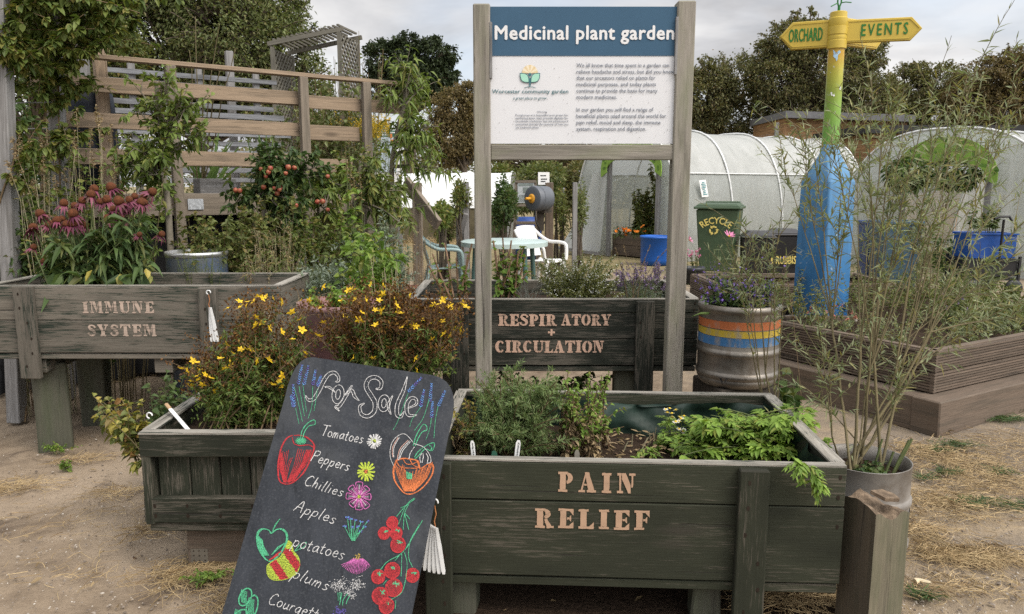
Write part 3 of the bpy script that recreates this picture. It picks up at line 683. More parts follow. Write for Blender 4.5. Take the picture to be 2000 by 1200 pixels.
# bundles of white label sticks hung on hooks
def stick_bundle(label, top, n, L, w, lean, nrmv=(0, -1, 0), fan=5):
    t = thing('stick_bundle', label, 'label sticks', top, 'hanging bundles of white sticks'); nn = nrm(nrmv); sx_ = nrm(np.cross((0, 0, 1.), nn)); 
    for i in range(n):
        a = R_(lean + (i-(n-1)/2)*fan); d = -np.array([0, 0, 1.])*math.cos(a) + sx_*math.sin(a); p0 = np.asarray(top) + nn*(.006+.005*i) + d*.07; s = np.cross(nn, d)
        g = Geo(); q = [p0+s*w*u+d*v for u, v in ((-.32, 0), (.32, 0), (.5, L*.4), (.5, L-.012), (.3, L), (-.3, L), (-.5, L-.012), (-.5, L*.4))]; prism(g, q, nn, .003); g.build('stick', WHITE, t)
    g = Geo(); tp = np.asarray(top)+nn*.012
    tubes(g, [tp, tp+np.array([.004, 0, -.03]), tp+np.array([-.002, 0, -.055]), tp+np.array([.002, 0, -.08])], .0022, 5); g.build('twine', STRING, t)
    g = Geo(); a = np.linspace(-.3, 4.4, 12); tubes(g, np.stack([tp[0]+.011*np.cos(a), np.full(12, tp[1]), tp[2]+.012+.011*np.sin(a)], -1), .003, 6); g.build('hook', WHITE, t, smooth=True)
    return t
stick_bundle('three white sticks hanging on orange twine from the weathered bed', at(409, 575, YI-.038), 3, .19, .017, 4, fan=4)
stick_bundle('bundle of white sticks hanging beside the chalkboard on the front bed', at(850, 985, 2.435), 6, .165, .0135, -3, -axP[1], 4.2)
t = thing('stick_bundle', 'white sticks with wooden grip lying over the corner of the slatted bed', 'label sticks', at(325, 792, 3.0), 'hanging bundles of white sticks')
pA, pB = at(324, 789, 3.05), at(366, 838, 2.92)
g = Geo(); beam(g, pA+(pB-pA)*.2, pB+(pB-pA)*.12, .017, .007); g.build('stick', WHITE, t, bevel=.003)
g = Geo(); beam(g, pA, pA+(pB-pA)*.2, .015, .012); g.build('grip', plain('pale wood grip', (.42, .28, .16), .7), t, bevel=.004)
g = Geo(); a = np.linspace(0, 4.6, 10); c_ = at(292, 812, 2.98); tubes(g, np.stack([c_[0]+.011*np.cos(a), np.full(10, c_[1]), c_[2]+.012*np.sin(a)], -1), .003, 6); g.build('hook', WHITE, t, smooth=True)

# plant markers in the front bed
def txt2d(s, bold=0.0, shear=0.0, spacing=1.0):
    cu = bpy.data.curves.new('t', 'FONT'); cu.body = s; cu.offset = bold; cu.shear = shear; cu.resolution_u = 2; cu.space_character = spacing
    ob = bpy.data.objects.new('t', cu); COL.objects.link(ob); dg = bpy.context.evaluated_depsgraph_get()
    me = bpy.data.meshes.new_from_object(ob.evaluated_get(dg)); v = np.array([q.co[:2] for q in me.vertices]); f = [tuple(p.vertices) for p in me.polygons]
    bpy.data.objects.remove(ob); bpy.data.curves.remove(cu); bpy.data.meshes.remove(me); return v, f
def text(s, parent, org, ux, uy, H, mat, Wd=None, bold=0.0, shear=0.0, align=0.0, name='lettering', spacing=1.0, bend=None):
    """H: cap height; Wd: full width if given; align 0 left .5 middle 1 right"""
    fat = bold*.62; v, f = txt2d(s, 0.0, shear, spacing); x0, x1 = v[:, 0].min(), v[:, 0].max(); ux = nrm(ux); uy = nrm(uy)
    ky = H/.69; kx = ky if Wd is None else Wd/(x1-x0)
    x = (v[:, 0]-x0-(x1-x0)*align)*kx; y = v[:, 1]*ky
    if bend: a = x/bend; x, y = (bend+y)*np.sin(a), (bend+y)*np.cos(a)-bend
    P3 = np.asarray(org)+np.outer(x, ux)+np.outer(y, uy); g = Geo(); nv = np.cross(ux, uy); e_ = fat*ky
    for i_, (a_, b_) in enumerate(((0, 0),) if not fat else ((0, 0), (1, .3), (-1, -.3), (.3, -1), (-.3, 1))):      # heavier strokes: the glyph laid over itself
        Q3 = P3+ux*a_*e_+uy*b_*e_+nv*.00012*i_; g.V.append(Q3.astype(np.float32))
        for n_ in set(map(len, f)): g.F.append((np.array([q for q in f if len(q) == n_])+g.n, 0, None))
        g.n += len(P3)
    return g.build(name, mat, parent)
INK = plain('black ink', (.02, .02, .022), .7, var=.1)
def marker(label, pxb, pxt, w, Y, words=None, col=WHITE):
    b, tp = at(*pxb, Y), at(*pxt, Y); t = thing('plant_marker', label, 'plant marker', b, 'plant markers in the front bed'); u = nrm(tp-b); n = nrm(np.cross(u, (1, 0, 0))); n = n if n[1] < 0 else -n; s = nrm(np.cross(u, n)); L = np.linalg.norm(tp-b); b = b-u*.12; L += .12
    g = Geo(); prism(g, [b+s*x*w+u*y for x, y in ((-.4, 0), (.4, 0), (.5, .03), (.5, L-.01), (.25, L), (-.25, L), (-.5, L-.01), (-.5, .03))], n, .0025); g.build('stick', col, t)
    if words: 
        sx_ = s if s[0] > 0 else -s
        text(words, t, b+u*(.125)+n*.0036+sx_*w*.22, u, -sx_, w*.42, INK, Wd=(L-.12)*.86, shear=.2, bold=.004)
marker('white plant marker handwritten Feverfew, leftmost in the front bed', (926, 900), (922, 861), .0145, 2.53, 'Feverfew')
marker('white plant marker handwritten Rosemary in front of the rosemary', (1008, 901), (1013, 860), .0165, 2.53, 'Rosemary')
marker('dark green plant tag between the two white markers', (968, 899), (964, 881), .020, 2.55, None, plain('green tag', (.04, .12, .08), .4))
marker('plain wooden plant marker in the bare soil of the front bed', (1127, 904), (1127, 879), .017, 2.52, None, W_SIGN)
# ------------------------------------------------------------------ the information sign on two posts
YS = 4.02
sg = thing('information_sign', 'blue and white information sign titled Medicinal plant garden between two timber posts', 'sign', (at(1130, 600, YS)[0], YS, 0))
FR = np.array([0, -1., 0])
for (pxa, pxb, yt, pw) in ((924.5, 956, 15, .086), (1325, 1359, 9, .092)):
    xm = (at(pxa, yt, YS)[0]+at(pxb, yt, YS)[0])/2; zt_ = at(pxa, yt, YS)[2]
    g = Geo(); n = 9; zz_ = np.linspace(-.02, zt_, n)
    box(g, (xm, YS+.045, zt_/2), (pw, .09, zt_+.04), None, 2); g.build('post', W_SIGN, sg, bevel=.006)
def sp(px, py, d=0.0): return at(px, py, YS+.02-d)
b0, b1, b2, b3 = sp(957, 15), sp(1326, 11.5), sp(1317, 279), sp(957, 282)
xL = sp(957, 150)[0]; xRr = sp(1322, 150)[0]; zT = sp(1140, 13.5)[2]; zB = sp(1140, 281)[2]; zH = sp(1140, 109.5)[2]
PANEL_W = plain('white sign face', (.63, .635, .65), .9, 0, .06, .02)
PANEL_B = plain('blue sign face', (.055, .108, .168), .9, 0, .06, .04)
g = Geo(); box(g, ((xL+xRr)/2, YS+.026, (zT+zB)/2), (xRr-xL-.004, .012, zT-zB), None, 0); g.build('panel', PANEL_W, sg)
g = Geo(); box(g, ((xL+xRr)/2, YS+.0185, (zT+zH)/2), (xRr-xL-.004, .003, zT-zH), None, 0); g.build('header', PANEL_B, sg)
zr0, zr1 = sp(1140, 283)[2], sp(1140, 313)[2]
g = Geo(); box(g, ((xL+xRr)/2, YS+.035, (zr0+zr1)/2), (xRr-xL-.006, .05, zr0-zr1), None, 0); g.build('rail', W_SIGN, sg, bevel=.004)
for (px, ya, yb) in ((958.5, 43, 154), (1321.5, 33, 146)):
    p = sp(px, (ya+yb)/2, .02); zA, zBb = sp(px, ya, .02)[2], sp(px, yb, .02)[2]
    g = Geo(); box(g, (p[0], YS+.008, (zA+zBb)/2), (.014, .018, zA-zBb), None, 2); g.build('strip', W_GREY, sg, bevel=.002)
TXT = plain('sign lettering grey', (.14, .16, .20), .6, var=.05); TXTW = plain('sign lettering white', (.66, .66, .66), .5, var=.03); TEAL = plain('emblem teal', (.045, .14, .16), .6, var=.05)
EX, EZ = np.array([1., 0, 0]), np.array([0, 0, 1.])
def sline(s, px0, px1, yb, yt, mat, bold=0.0, shear=0.0, d=.004, spacing=1.0, name='lettering'):
    a, b, c = sp(px0, yb, d), sp(px1, yb, d), sp(px0, yt, d)
    return text(s, sg, a, EX, EZ, c[2]-a[2], mat, Wd=b[0]-a[0], bold=bold, shear=shear, name=name, spacing=spacing)
sline('Medicinal plant garden', 967, 1316, 77, 50.5, TXTW, bold=.042, d=.006, spacing=1.06)
for s, px1, y in (('We all know that time spent in a garden can', 1307, 131.5), ('relieve headache and stress, but did you know', 1318, 144), ('that our ancestors relied on plants for', 1280, 156), ('medicinal purposes, and today plants', 1281, 168.5), ('continue to provide the basis for many', 1284, 181), ('modern medicines.', 1205, 193.5),
                  ('In our garden you will find a range of', 1276, 218), ('beneficial plants used around the world for', 1301, 230.5), ('pain relief, mood and sleep, the immune', 1290, 243), ('system, respiration and digestion.', 1262, 255.5)):
    sline(s, 1126, px1, y, y-7.6, TXT, .006)
sline('Worcester community garden', 961, 1110, 182.5, 175, TEAL, .012)
sline('a great place to grow', 1002, 1068, 194.5, 189, TEAL, .004, .35)
sline('Warning', 1049, 1068, 220.5, 217, TXT)
for s, px1, y in (('Foxgloves are beautiful and great for', 1110, 227), ('attracting bees, they provide digitalis for', 1110, 233), ('circulation medicines, but are poisonous if', 1110, 239), ('consumed directly! Be cautious of how you', 1110, 245), ('use medicinal plants.', 1053, 251)):
    sline(s, 1007, px1, y, y-3.6, TXT, .004)
# the emblem: half sun, two leaves and a figure
SUNC = plain('emblem sand', (.62, .50, .30), .6, var=.05); SUNC2 = plain('emblem pale sand', (.70, .62, .47), .6, var=.05); LEAFC = plain('emblem mint', (.33, .60, .47), .6, var=.05)
g = Geo(); cx, cy = 1035, 143.5
for i in range(9):
    a0, a1 = math.pi*(i/9), math.pi*((i+1)/9)
    poly(g, [sp(cx, cy, .004)]+[sp(cx+15.5*math.cos(a), cy-16.5*math.sin(a), .004) for a in (a0, (a0+a1)/2, a1)], i % 2)
g.build('sun_emblem', [SUNC, SUNC2], sg)
g = Geo()
for s in (-1, 1):
    t_ = np.linspace(0, 1, 9); tip = np.array([s*20., -1.0]); bs = np.array([s*1.2, 18.])
    up = [(bs*(1-t)+tip*t)+np.array([-s*5.5*math.sin(math.pi*t), -6.5*math.sin(math.pi*t)]) for t in t_]
    dn = [(bs*(1-t)+tip*t)+np.array([s*5.5*math.sin(math.pi*t), 6.0*math.sin(math.pi*t)]) for t in t_[::-1][1:-1]]
    P = np.array(up+dn)
    poly(g, [sp(cx+q[0], 144+q[1], .0052) for q in P], 1)
    cc = P.mean(0); Q = cc+(P-cc)*.84; poly(g, [sp(cx+q[0], 144+q[1], .0064) for q in Q], 0)
poly(g, [sp(cx-1.6, 152, .0052), sp(cx+1.6, 152, .0052), sp(cx+1.4, 169, .0052), sp(cx-1.4, 169, .0052)], 1)
for i in range(10):
    x0, x1 = -11+2.2*i, -8.8+2.2*i; f = lambda x: 169.3+x*x*.018
    poly(g, [sp(cx+x0, f(x0), .0052), sp(cx+x1, f(x1), .0052), sp(cx+x1, f(x1)+1.2, .0052), sp(cx+x0, f(x0)+1.2, .0052)], 1)
poly(g, [sp(cx+3.2*math.cos(a), 146.3+3.6*math.sin(a), .0072) for a in np.linspace(0, 2*math.pi, 13)[:-1]], 1)
g.build('leaf_emblem', [LEAFC, TEAL], sg)
# fly specks on the panel
g = Geo()
for _ in range(170):
    px = rng.uniform(965, 1312); py = 282-abs(rng.normal(0, 1))*75 if px > 1100 else rng.uniform(120, 278)
    if 115 < py < 279 and not (cx-25 < px < cx+25): c = sp(px, py, .0034); r = rng.uniform(.0008, .0022); g.add([c+np.array([r*math.cos(a), 0, r*math.sin(a)]) for a in np.linspace(0, 2*math.pi, 6)[:-1]], [[0, 1, 2, 3, 4]])
g.build('specks', plain('fly specks', (.16, .14, .13), .8), sg)

# ------------------------------------------------------------------ the chalkboard
cb_n = nrm(np.array([0, -.9, .30])); P0 = np.array([0, 2.20, 0.0])          # leans back against the front bed
def cb(px, py, d=0.0): return hit(px, py, P0+cb_n*d, cb_n)
corner = lambda a, b, c, n=7: [tuple((1-t)**2*np.array(a)+2*t*(1-t)*np.array(b)+t*t*np.array(c)) for t in np.linspace(0, 1, n)]
out = corner((555, 782), (573, 694), (612, 698))+corner((845, 733), (893, 742), (885, 806))
bl = hit(405, 1305, P0, cb_n); br = hit(783, 1305, P0, cb_n)
pts = [cb(*q) for q in out]
def to_ground(a, b): t = (a[2]-.004)/(a[2]-b[2]); return a+(b-a)*t
pR = to_ground(pts[-1], cb(805, 1197)); pL = to_ground(pts[0], cb(434, 1197))
pts = pts+[pR, pL]
board = thing('chalkboard', 'tall round-cornered chalkboard headed For Sale with coloured chalk drawings, leaning on the front bed', 'chalkboard', (pL+pR)/2)
k = M('chalkboard slate'); P = k.pos(); n1 = k.noise(P, 5, 6, .65, .3, (3, 1, .8)); n2 = k.noise(P, 160, 3, .6); n3 = k.noise(P, 22, 5, .7, .2, (3.2, 1, .25))
col = k.mix(k.ramp(n1, [(.3, 0), (.7, 1)]), (.016, .019, .024), (.036, .041, .050)); col = k.mix(k.ramp(n2, [(.5, 0), (.75, .45)]), col, (.085, .09, .10)); sm_ = k.noise(P, 3.1, 5, .6, 1.0, (1, 1, .6), (2, 7, 1)); col = k.mix(k.math('MULTIPLY', k.ramp(sm_, [(.52, 0), (.70, 1)]), .45), col, (.085, .09, .095)); col = k.mix(k.ramp(n3, [(.60, 0), (.70, .55)]), col, (.008, .009, .011))
SLATE = k.set(col, .75, 0, .25)
g = Geo(); prism(g, pts, -cb_n, .012); g.build('panel', [SLATE], board)
def chalk(name, c): 
    k = M(name); n1 = k.noise(k.pos(), 380, 4, .7); col = k.mix(k.ramp(n1, [(.40, 0), (.55, 1)]), tuple(.22*x+.02 for x in c), c); return k.set(col, .95, 0, .05)
CH = {n: chalk('chalk '+n, c) for n, c in {a: tuple(.80*x for x in b) for a, b in dict(white=(.80, .80, .79), blue=(.17, .36, .78), violet=(.16, .13, .45), green=(.12, .56, .30), red=(.62, .055, .065), orange=(.85, .25, .09), lemon=(.58, .72, .09), pink=(.72, .19, .52), yellow=(.72, .52, .12), blush=(.80, .50, .42)).items()}.items()}
lay = [0]
Z3 = lambda x, y: (400+x*.26667, 680+y*.26667)
Z4 = lambda x, y: (400+x*.26, 900+y*.26)
def smooth(p, n=5):
    p = np.array(p, float)
    if len(p) < 3: 
        t = np.linspace(0, 1, 4)[:, None]; return p[0]*(1-t)+p[-1]*t
    q = np.concatenate([[2*p[0]-p[1]], p, [2*p[-1]-p[-2]]]); o = []
    for i in range(1, len(q)-2):
        a, b, c, d = q[i-1:i+3]
        for t in np.linspace(0, 1, n, endpoint=False): o.append(.5*((2*b)+(-a+c)*t+(2*a-5*b+4*c-d)*t*t+(-a+3*b-3*c+d)*t**3))
    o.append(p[-1]); return np.array(o)
class Draw:
    def __init__(s, name): s.g = Geo(); s.name = name; s.mats = []
    def st(s, pts, col, w=1.5, sm=True, jit=.25):
        """one chalk stroke through photograph points, w wide"""
        if col not in s.mats: s.mats.append(col)
        p = smooth(pts) if sm else np.array(pts, float)
        lay[0] = (lay[0]+1) % 60; d = .0012+lay[0]*.00003
        p = p + rng.normal(0, jit*.3, p.shape)
        T = nrm(np.gradient(p, axis=0)); N = np.stack([-T[:, 1], T[:, 0]], -1)*(w*rng.uniform(.75, 1.2, (len(p), 1))/2)
        a = [cb(*q, d) for q in p+N]; b = [cb(*q, d) for q in p-N]; m = len(p)
        s.g.add(a+b, [[i, i+1, m+i+1, m+i] for i in range(m-1)], s.mats.index(col)); return s
    def end(s): return s.g.build(s.name, [CH[c] for c in s.mats], board)
def z3(*p): return [Z3(*q) for q in p]
def z4(*p): return [Z4(*q) for q in p]
# For Sale in outlined letters
def outlined(D, pts, ws, dots=True):
    p = smooth(pts, 6); w = np.interp(np.linspace(0, 1, len(p)), np.linspace(0, 1, len(ws)), ws)[:, None]*.26667/2
    T = nrm(np.gradient(p, axis=0)); N = np.stack([-T[:, 1], T[:, 0]], -1)
    D.st(np.concatenate([p+N*w, (p-N*w)[::-1], (p+N*w)[:1]]), 'white', 1.15, False)
    if dots:
        for q in p[2:-2:4]: D.st([q, q+np.array([.5, .5])], 'white', .9, False, 0)
def oval(c, r, tilt=0, n=18, a0=0): 
    t = np.linspace(0, 2*math.pi, n)+a0; x, y = r[0]*np.cos(t), r[1]*np.sin(t); ct, s_ = math.cos(tilt), math.sin(tilt); return [(c[0]+ct*a-s_*b, c[1]+s_*a+ct*b) for a, b in zip(x, y)]
D = Draw('lettering')
outlined(D, z3((738, 350), (758, 380), (795, 375), (835, 315), (872, 240), (905, 195), (945, 180), (975, 205), (980, 240), (958, 248)), [6, 18, 24, 26, 26, 24, 22, 18, 14, 5])
outlined(D, z3((880, 285), (915, 290), (955, 325)), [5, 14, 4], False)
for r in ((44, 70), (17, 36)): D.st(z3(*oval((976, 340), r, .15)), 'white', 1.15)
outlined(D, z3((1078, 275), (1040, 340), (985, 425), (958, 432), (985, 462)), [6, 22, 22, 14, 3]); outlined(D, z3((1030, 345), (1075, 310), (1098, 355), (1130, 385)), [6, 20, 20, 3])
outlined(D, z3((1252, 300), (1285, 295), (1292, 245), (1250, 215), (1200, 230), (1182, 285), (1215, 345), (1245, 400), (1240, 465), (1195, 500), (1148, 485), (1135, 430), (1168, 405)), [6, 18, 24, 26, 28, 30, 32, 30, 28, 26, 24, 18, 5])
for r in ((42, 62), (17, 34)): D.st(z3(*oval((1312, 405), r, .12)), 'white', 1.15)
outlined(D, z3((1375, 350), (1345, 420), (1362, 487)), [5, 20, 5])
outlined(D, z3((1483, 210), (1455, 310), (1412, 410), (1408, 485), (1435, 503), (1460, 465)), [3, 22, 26, 26, 20, 4])
outlined(D, z3((1492, 440), (1548, 412), (1545, 375), (1508, 370), (1478, 420), (1490, 490), (1552, 492)), [6, 14, 18, 22, 26, 22, 5])
D.end()
# the list
HF = {
 'T': (.62, [[(-.08, .98), (.72, 1.0)], [(.34, 1), (.27, 0)]]), 'P': (.60, [[(.10, .95), (.0, -.05)], [(.05, .92), (.4, 1), (.55, .82), (.42, .58), (.08, .5)]]),
 'C': (.66, [[(.55, .85), (.38, 1), (.12, .75), (.06, .3), (.25, .02), (.6, .12)]]), 'A': (.64, [[(-.05, 0), (.32, 1), (.5, 0)], [(.10, .42), (.47, .40)]]),
 'a': (.54, [[(.42, .45), (.28, .5), (.10, .36), (.06, .14), (.16, .0), (.32, .12), (.42, .45)], [(.42, .48), (.40, .12), (.5, 0)]]),
 'e': (.50, [[(.06, .25), (.38, .30), (.34, .46), (.2, .5), (.07, .3), (.09, .1), (.22, 0), (.42, .1)]]), 'g': (.54, [[(.42, .45), (.28, .5), (.10, .36), (.08, .14), (.18, .02), (.34, .14), (.42, .45)], [(.43, .48), (.38, -.2), (.22, -.4), (.04, -.28)]]),
 'h': (.50, [[(.12, 1), (.03, 0)], [(.06, .3), (.2, .5), (.33, .42), (.34, 0)]]), 'i': (.24, [[(.08, .5), (.05, 0)], [(.11, .72), (.125, .75)]]), 'l': (.24, [[(.14, 1), (.05, .1), (.12, 0)]]),
 'm': (.66, [[(.06, .5), (.03, 0)], [(.05, .3), (.16, .5), (.25, .42), (.24, 0)], [(.25, .3), (.38, .5), (.48, .42), (.5, 0)]]), 'o': (.52, [oval((.24, .25), (.19, .25), 0, 11, 1.2)]),
 'p': (.52, [[(.08, .52), (-.02, -.42)], [(.06, .35), (.22, .5), (.38, .42), (.36, .14), (.2, .02), (.05, .12)]]), 'r': (.38, [[(.07, .5), (.03, 0)], [(.05, .25), (.16, .45), (.33, .48)]]),
 's': (.44, [[(.36, .44), (.2, .5), (.09, .4), (.2, .27), (.33, .14), (.2, 0), (.03, .05)]]), 't': (.38, [[(.17, .82), (.11, .12), (.2, 0), (.3, .06)], [(-.02, .5), (.32, .55)]]),
 'u': (.52, [[(.07, .5), (.05, .12), (.17, 0), (.34, .14)], [(.38, .5), (.37, .1), (.46, 0)]]) }
def written(word, a, b, cap, slant=.18):
    a = np.array(a); b = np.array(b); tot = sum(HF[c][0]+.05 for c in word); u = (b-a)/tot; ul = nrm(u); v = np.array([ul[1], -ul[0]])*cap; D = Draw('lettering'); x = 0
    for c in word:
        j = rng.normal(0, .02)
        for s in HF[c][1]: D.st([a+u*(x+p[0]+slant*p[1])+v*(p[1]+j) for p in s], 'white', 1.55, jit=.15)
        x += HF[c][0]+.05
    D.end()
written('Tomatoes', Z3(848, 638), Z3(1158, 702), 21.5); written('Peppers', Z3(776, 825), Z3(1055, 905), 22); written('Chillies', Z3(722, 1002), Z3(1010, 1092), 21.5); written('Apples', Z4(670, 375), Z4(980, 476), 23)
written('potatoes', Z4(655, 640), Z4(1045, 745), 25); written('plums', Z4(650, 880), Z4(925, 982), 24); written('Courgettes', Z4(470, 1072), Z4(930, 1222), 24)
# lavender either side of the heading
def spike(D, p, q):
    p, q = np.array(p), np.array(q); d = q-p; n = nrm(np.array([-d[1], d[0]]))
    for t in np.linspace(0, 1, 9):
        c = p+d*t; s = (1-.5*t)*3.6
        for e in (-1, 1): D.st([c, c+n*s*e+d*.10], 'blue' if rng.random() < .75 else 'violet', 1.3, False)
for stems, spikes in (([[(690, 555), (665, 440)], [(715, 540), (680, 380), (655, 290)], [(730, 500), (690, 280)], [(745, 470), (718, 270)], [(755, 520), (785, 420), (790, 280)], [(800, 460), (815, 370), (825, 300)]], [((655, 430), (648, 280)), ((685, 265), (710, 135)), ((725, 270), (757, 140)), ((790, 270), (810, 170)), ((825, 280), (850, 205)), ((650, 432), (632, 350))]),
                      ([[(1380, 600), (1420, 520), (1490, 330)], [(1500, 580), (1520, 520), (1570, 450), (1580, 430)], [(1535, 605), (1600, 510), (1645, 370)], [(1620, 670), (1650, 580), (1660, 510)], [(1678, 660), (1690, 520), (1710, 420)]], [((1490, 322), (1580, 225)), ((1580, 430), (1605, 315)), ((1650, 390), (1660, 270)), ((1660, 510), (1668, 400)), ((1710, 425), (1757, 320))])):
    D = Draw('lavender_drawing')
    for s in stems: D.st(z3(*s), 'green', .9)
    for p, q in spikes: spike(D, Z3(*p), Z3(*q))
    D.end()
# pepper
D = Draw('pepper_drawing'); ol = [(640, 640), (600, 660), (562, 720), (537, 830), (536, 930), (552, 982), (600, 997), (650, 980), (720, 920), (770, 830), (803, 735), (795, 695), (750, 655), (700, 640), (655, 640)]
for o in (0, 5): D.st(z3(*[(x+o*(1 if x < 670 else -1), y) for x, y in ol]), 'red', 1.7)
D.st(z3((640, 655), (655, 700), (700, 715), (760, 710), (800, 730)), 'red', 1.7)
for i in range(17):
    f = i/16; x0 = 558+f*225; y0 = 735+60*abs(f-.5)*rng.uniform(.4, 1.3) + (60 if .3 < f < .5 else 0)
    if .42 < f < .52: continue
    D.st(z3((x0, y0), (x0*.55+600*.45+(f-.5)*60, 870), (600+(f-.5)*40, 985)), 'red', 1.15)
for q in range(7): D.st(z3((560+q*3, 760+q*10), (553+q*4, 860), (570+q*4, 965)), 'red', 1.1); D.st(z3((745+q*6, 745), (700+q*5, 860), (620+q*5, 978)), 'red', 1.0)
D.st(z3((700, 670), (715, 600), (760, 545), (803, 528), (806, 560), (762, 572), (728, 620), (712, 685)), 'green', 1.7)
for a in np.linspace(0, 2*math.pi, 17): D.st(z3((703, 680), (703+40*math.cos(a), 680+28*math.sin(a))), 'green', 1.6, False)
D.end()
# squashes
D = Draw('squash_drawing')
D.st(z3((1382, 862), (1357, 790), (1368, 700), (1415, 643), (1470, 632), (1525, 690)), 'white', 1.2); D.st(z3((1530, 700), (1600, 725), (1648, 785), (1655, 835), (1625, 845)), 'white', 1.2)
for p in ([(1415, 655), (1375, 730), (1378, 800)], [(1425, 655), (1385, 730), (1384, 800)], [(1490, 675), (1430, 740), (1408, 820)], [(1500, 680), (1440, 745), (1418, 820)], [(1508, 685), (1452, 750), (1426, 815)], [(1535, 725), (1505, 770), (1495, 815)], [(1590, 770), (1575, 800), (1580, 840)], [(1598, 770), (1600, 800), (1590, 840)], [(1620, 770), (1635, 800), (1630, 838)]): D.st(z3(*p), 'white' if rng.random() < .6 else 'blush', 1.3)
for p in ([(1525, 715), (1550, 640), (1595, 565), (1620, 568), (1626, 600), (1590, 618), (1555, 680), (1542, 718)], [(1535, 800), (1570, 752), (1640, 705), (1682, 698), (1665, 752), (1612, 742), (1565, 790), (1535, 818)], [(1645, 712), (1662, 730), (1655, 748)]): D.st(z3(*p), 'green', 1.7)
ol = [(1402, 820), (1380, 885), (1386, 960), (1420, 1020), (1470, 1066), (1540, 1060), (1610, 1010), (1665, 930), (1676, 862), (1640, 848), (1580, 880), (1562, 828), (1500, 812), (1450, 808), (1402, 820)]
for o in (0, 6): D.st(z3(*[(x+o*(1 if x < 1520 else -1), y+o*.5) for x, y in ol]), 'orange', 1.7)
for i in range(26):
    f = i/25; x0 = 1392+f*275; y0 = 850+35*math.sin(f*3.1)+rng.uniform(-18, 18)+(35 if .3 < f < .55 else 0)
    D.st(z3((x0, y0), (x0*.75+1500*.25, 950), (1490+(f-.4)*70, 1050)), 'orange', 1.2)
for p in ([(1402, 820), (1430, 870), (1500, 880), (1560, 880)], [(1450, 812), (1480, 850), (1530, 845), (1560, 830)], [(1500, 815), (1530, 860), (1590, 885)]): D.st(z3(*p), 'orange', 1.4)
for i in range(8): D.st(z3((1475+i*6, 905+i*2), (1480+i*5, 960)), 'green', 1.2, False)
D.end()
def daisy(c, r, n, col, mid, rm, w=3.0, open_=False, sq=1.0):
    D = Draw('flower_drawing'); c = np.array(c)
    for i in range(n):
        a = 2*math.pi*i/n+rng.normal(0, .05); d = np.array([math.cos(a), math.sin(a)*sq]); s = np.array([-d[1], d[0]]); rr = r*rng.uniform(.85, 1.05)
        if open_:
            D.st([c+d*rm, c+d*rr*.6+s*w*1.2, c+d*rr+s*w*1.5, c+d*rr-s*w*1.5, c+d*rr*.6-s*w*1.2, c+d*rm], col, 1.5)
            for q in (-.5, 0, .5): D.st([c+d*rm*1.3, c+d*rr*.85+s*w*q*1.6], 'white' if q == 0 else col, 1.0, False)
        else: D.st([c+d*rm*.8, c+d*rr*.95], col, w, False); D.st([c+d*rm*.8+s*w*.4, c+d*rr*.9+s*w*.5], col, w*.5, False)
    for i in range(26):
        q = c+rng.normal(0, rm*.45, 2); D.st([q, q+rng.normal(0, 1.2, 2)], mid, 1.5, False)
    D.end()
daisy(Z3(1243, 683), 16.0, 18, 'white', 'lemon', 4.2, 2.2); daisy(Z3(1180, 905), 20, 15, 'lemon', 'orange', 5, 2.9, sq=1.12); daisy(Z3(1130, 1090), 25, 8, 'pink', 'lemon', 3.2, 3.6, True, 1.12)
D = Draw('cornflower_drawing')
for h in ((1070, 425), (1095, 437), (1130, 445), (1175, 460), (1222, 455), (1050, 495), (1105, 500), (1150, 497), (1200, 497), (1172, 530)):
    D.st(z4((h[0], h[1]), (1115+(h[0]-1130)*.4, 560), (1115+(h[0]-1130)*.12, 602)), 'green', 1.2)
for h in ((1070, 425), (1095, 437), (1130, 445), (1175, 460), (1222, 455), (1050, 495), (1105, 500), (1150, 497), (1200, 497), (1172, 530)):
    for i in range(9):
        a = rng.uniform(0, 6.28); D.st([Z4(*h), (Z4(*h)[0]+4.2*math.cos(a), Z4(*h)[1]+2.9*math.sin(a))], 'blue' if rng.random() < .55 else 'violet', 1.4, False)
D.end()
D = Draw('coneflower_drawing')
for i in range(19):
    f = i/18; x1 = 1028+f*208; y1 = 800+48*math.sin(f*3.14)-20*abs(f-.5)
    for e in (-3, 3): D.st(z4((1115+f*70, 735), (1070+f*150+e, 765), (x1+e*2, y1+e*2)), 'pink', .85)
for i in range(60):
    a = rng.uniform(0, 3.14); r = rng.uniform(0, 36); q = np.array(Z4(1150+r*math.cos(a), 742-r*1.25*math.sin(a))); D.st([q, q+rng.normal(0, .9, 2)], 'yellow', 1.4, False)
D.end()
D = Draw('allium_drawing')
for p in ([(1000, 990), (1002, 1050)], [(1015, 985), (1018, 1060)], [(1030, 990), (1012, 1085)], [(1075, 995), (1040, 1045), (1035, 1088)], [(1090, 1015), (1070, 1050), (1062, 1078)]): D.st(z4(*p), 'green', 1.5)
for c, r, n in (((1005, 935), 58, 150), ((1140, 935), 58, 150), ((1085, 985), 38, 70), ((1113, 1022), 22, 30)):
    for i in range(n):
        q = np.array(Z4(c[0]+rng.normal(0, r*.5), c[1]+rng.normal(0, r*.42))); D.st([q, q+rng.normal(0, 1.1, 2)], 'white', 1.0, False)
D.end()
D = Draw('lavender_drawing')
for i in range(50):
    q = np.array(Z4(1015+rng.normal(0, 22), 1138+rng.normal(0, 22))); D.st([q, q+rng.normal(0, 2, 2)], 'violet', 1.5, False)
D.end()
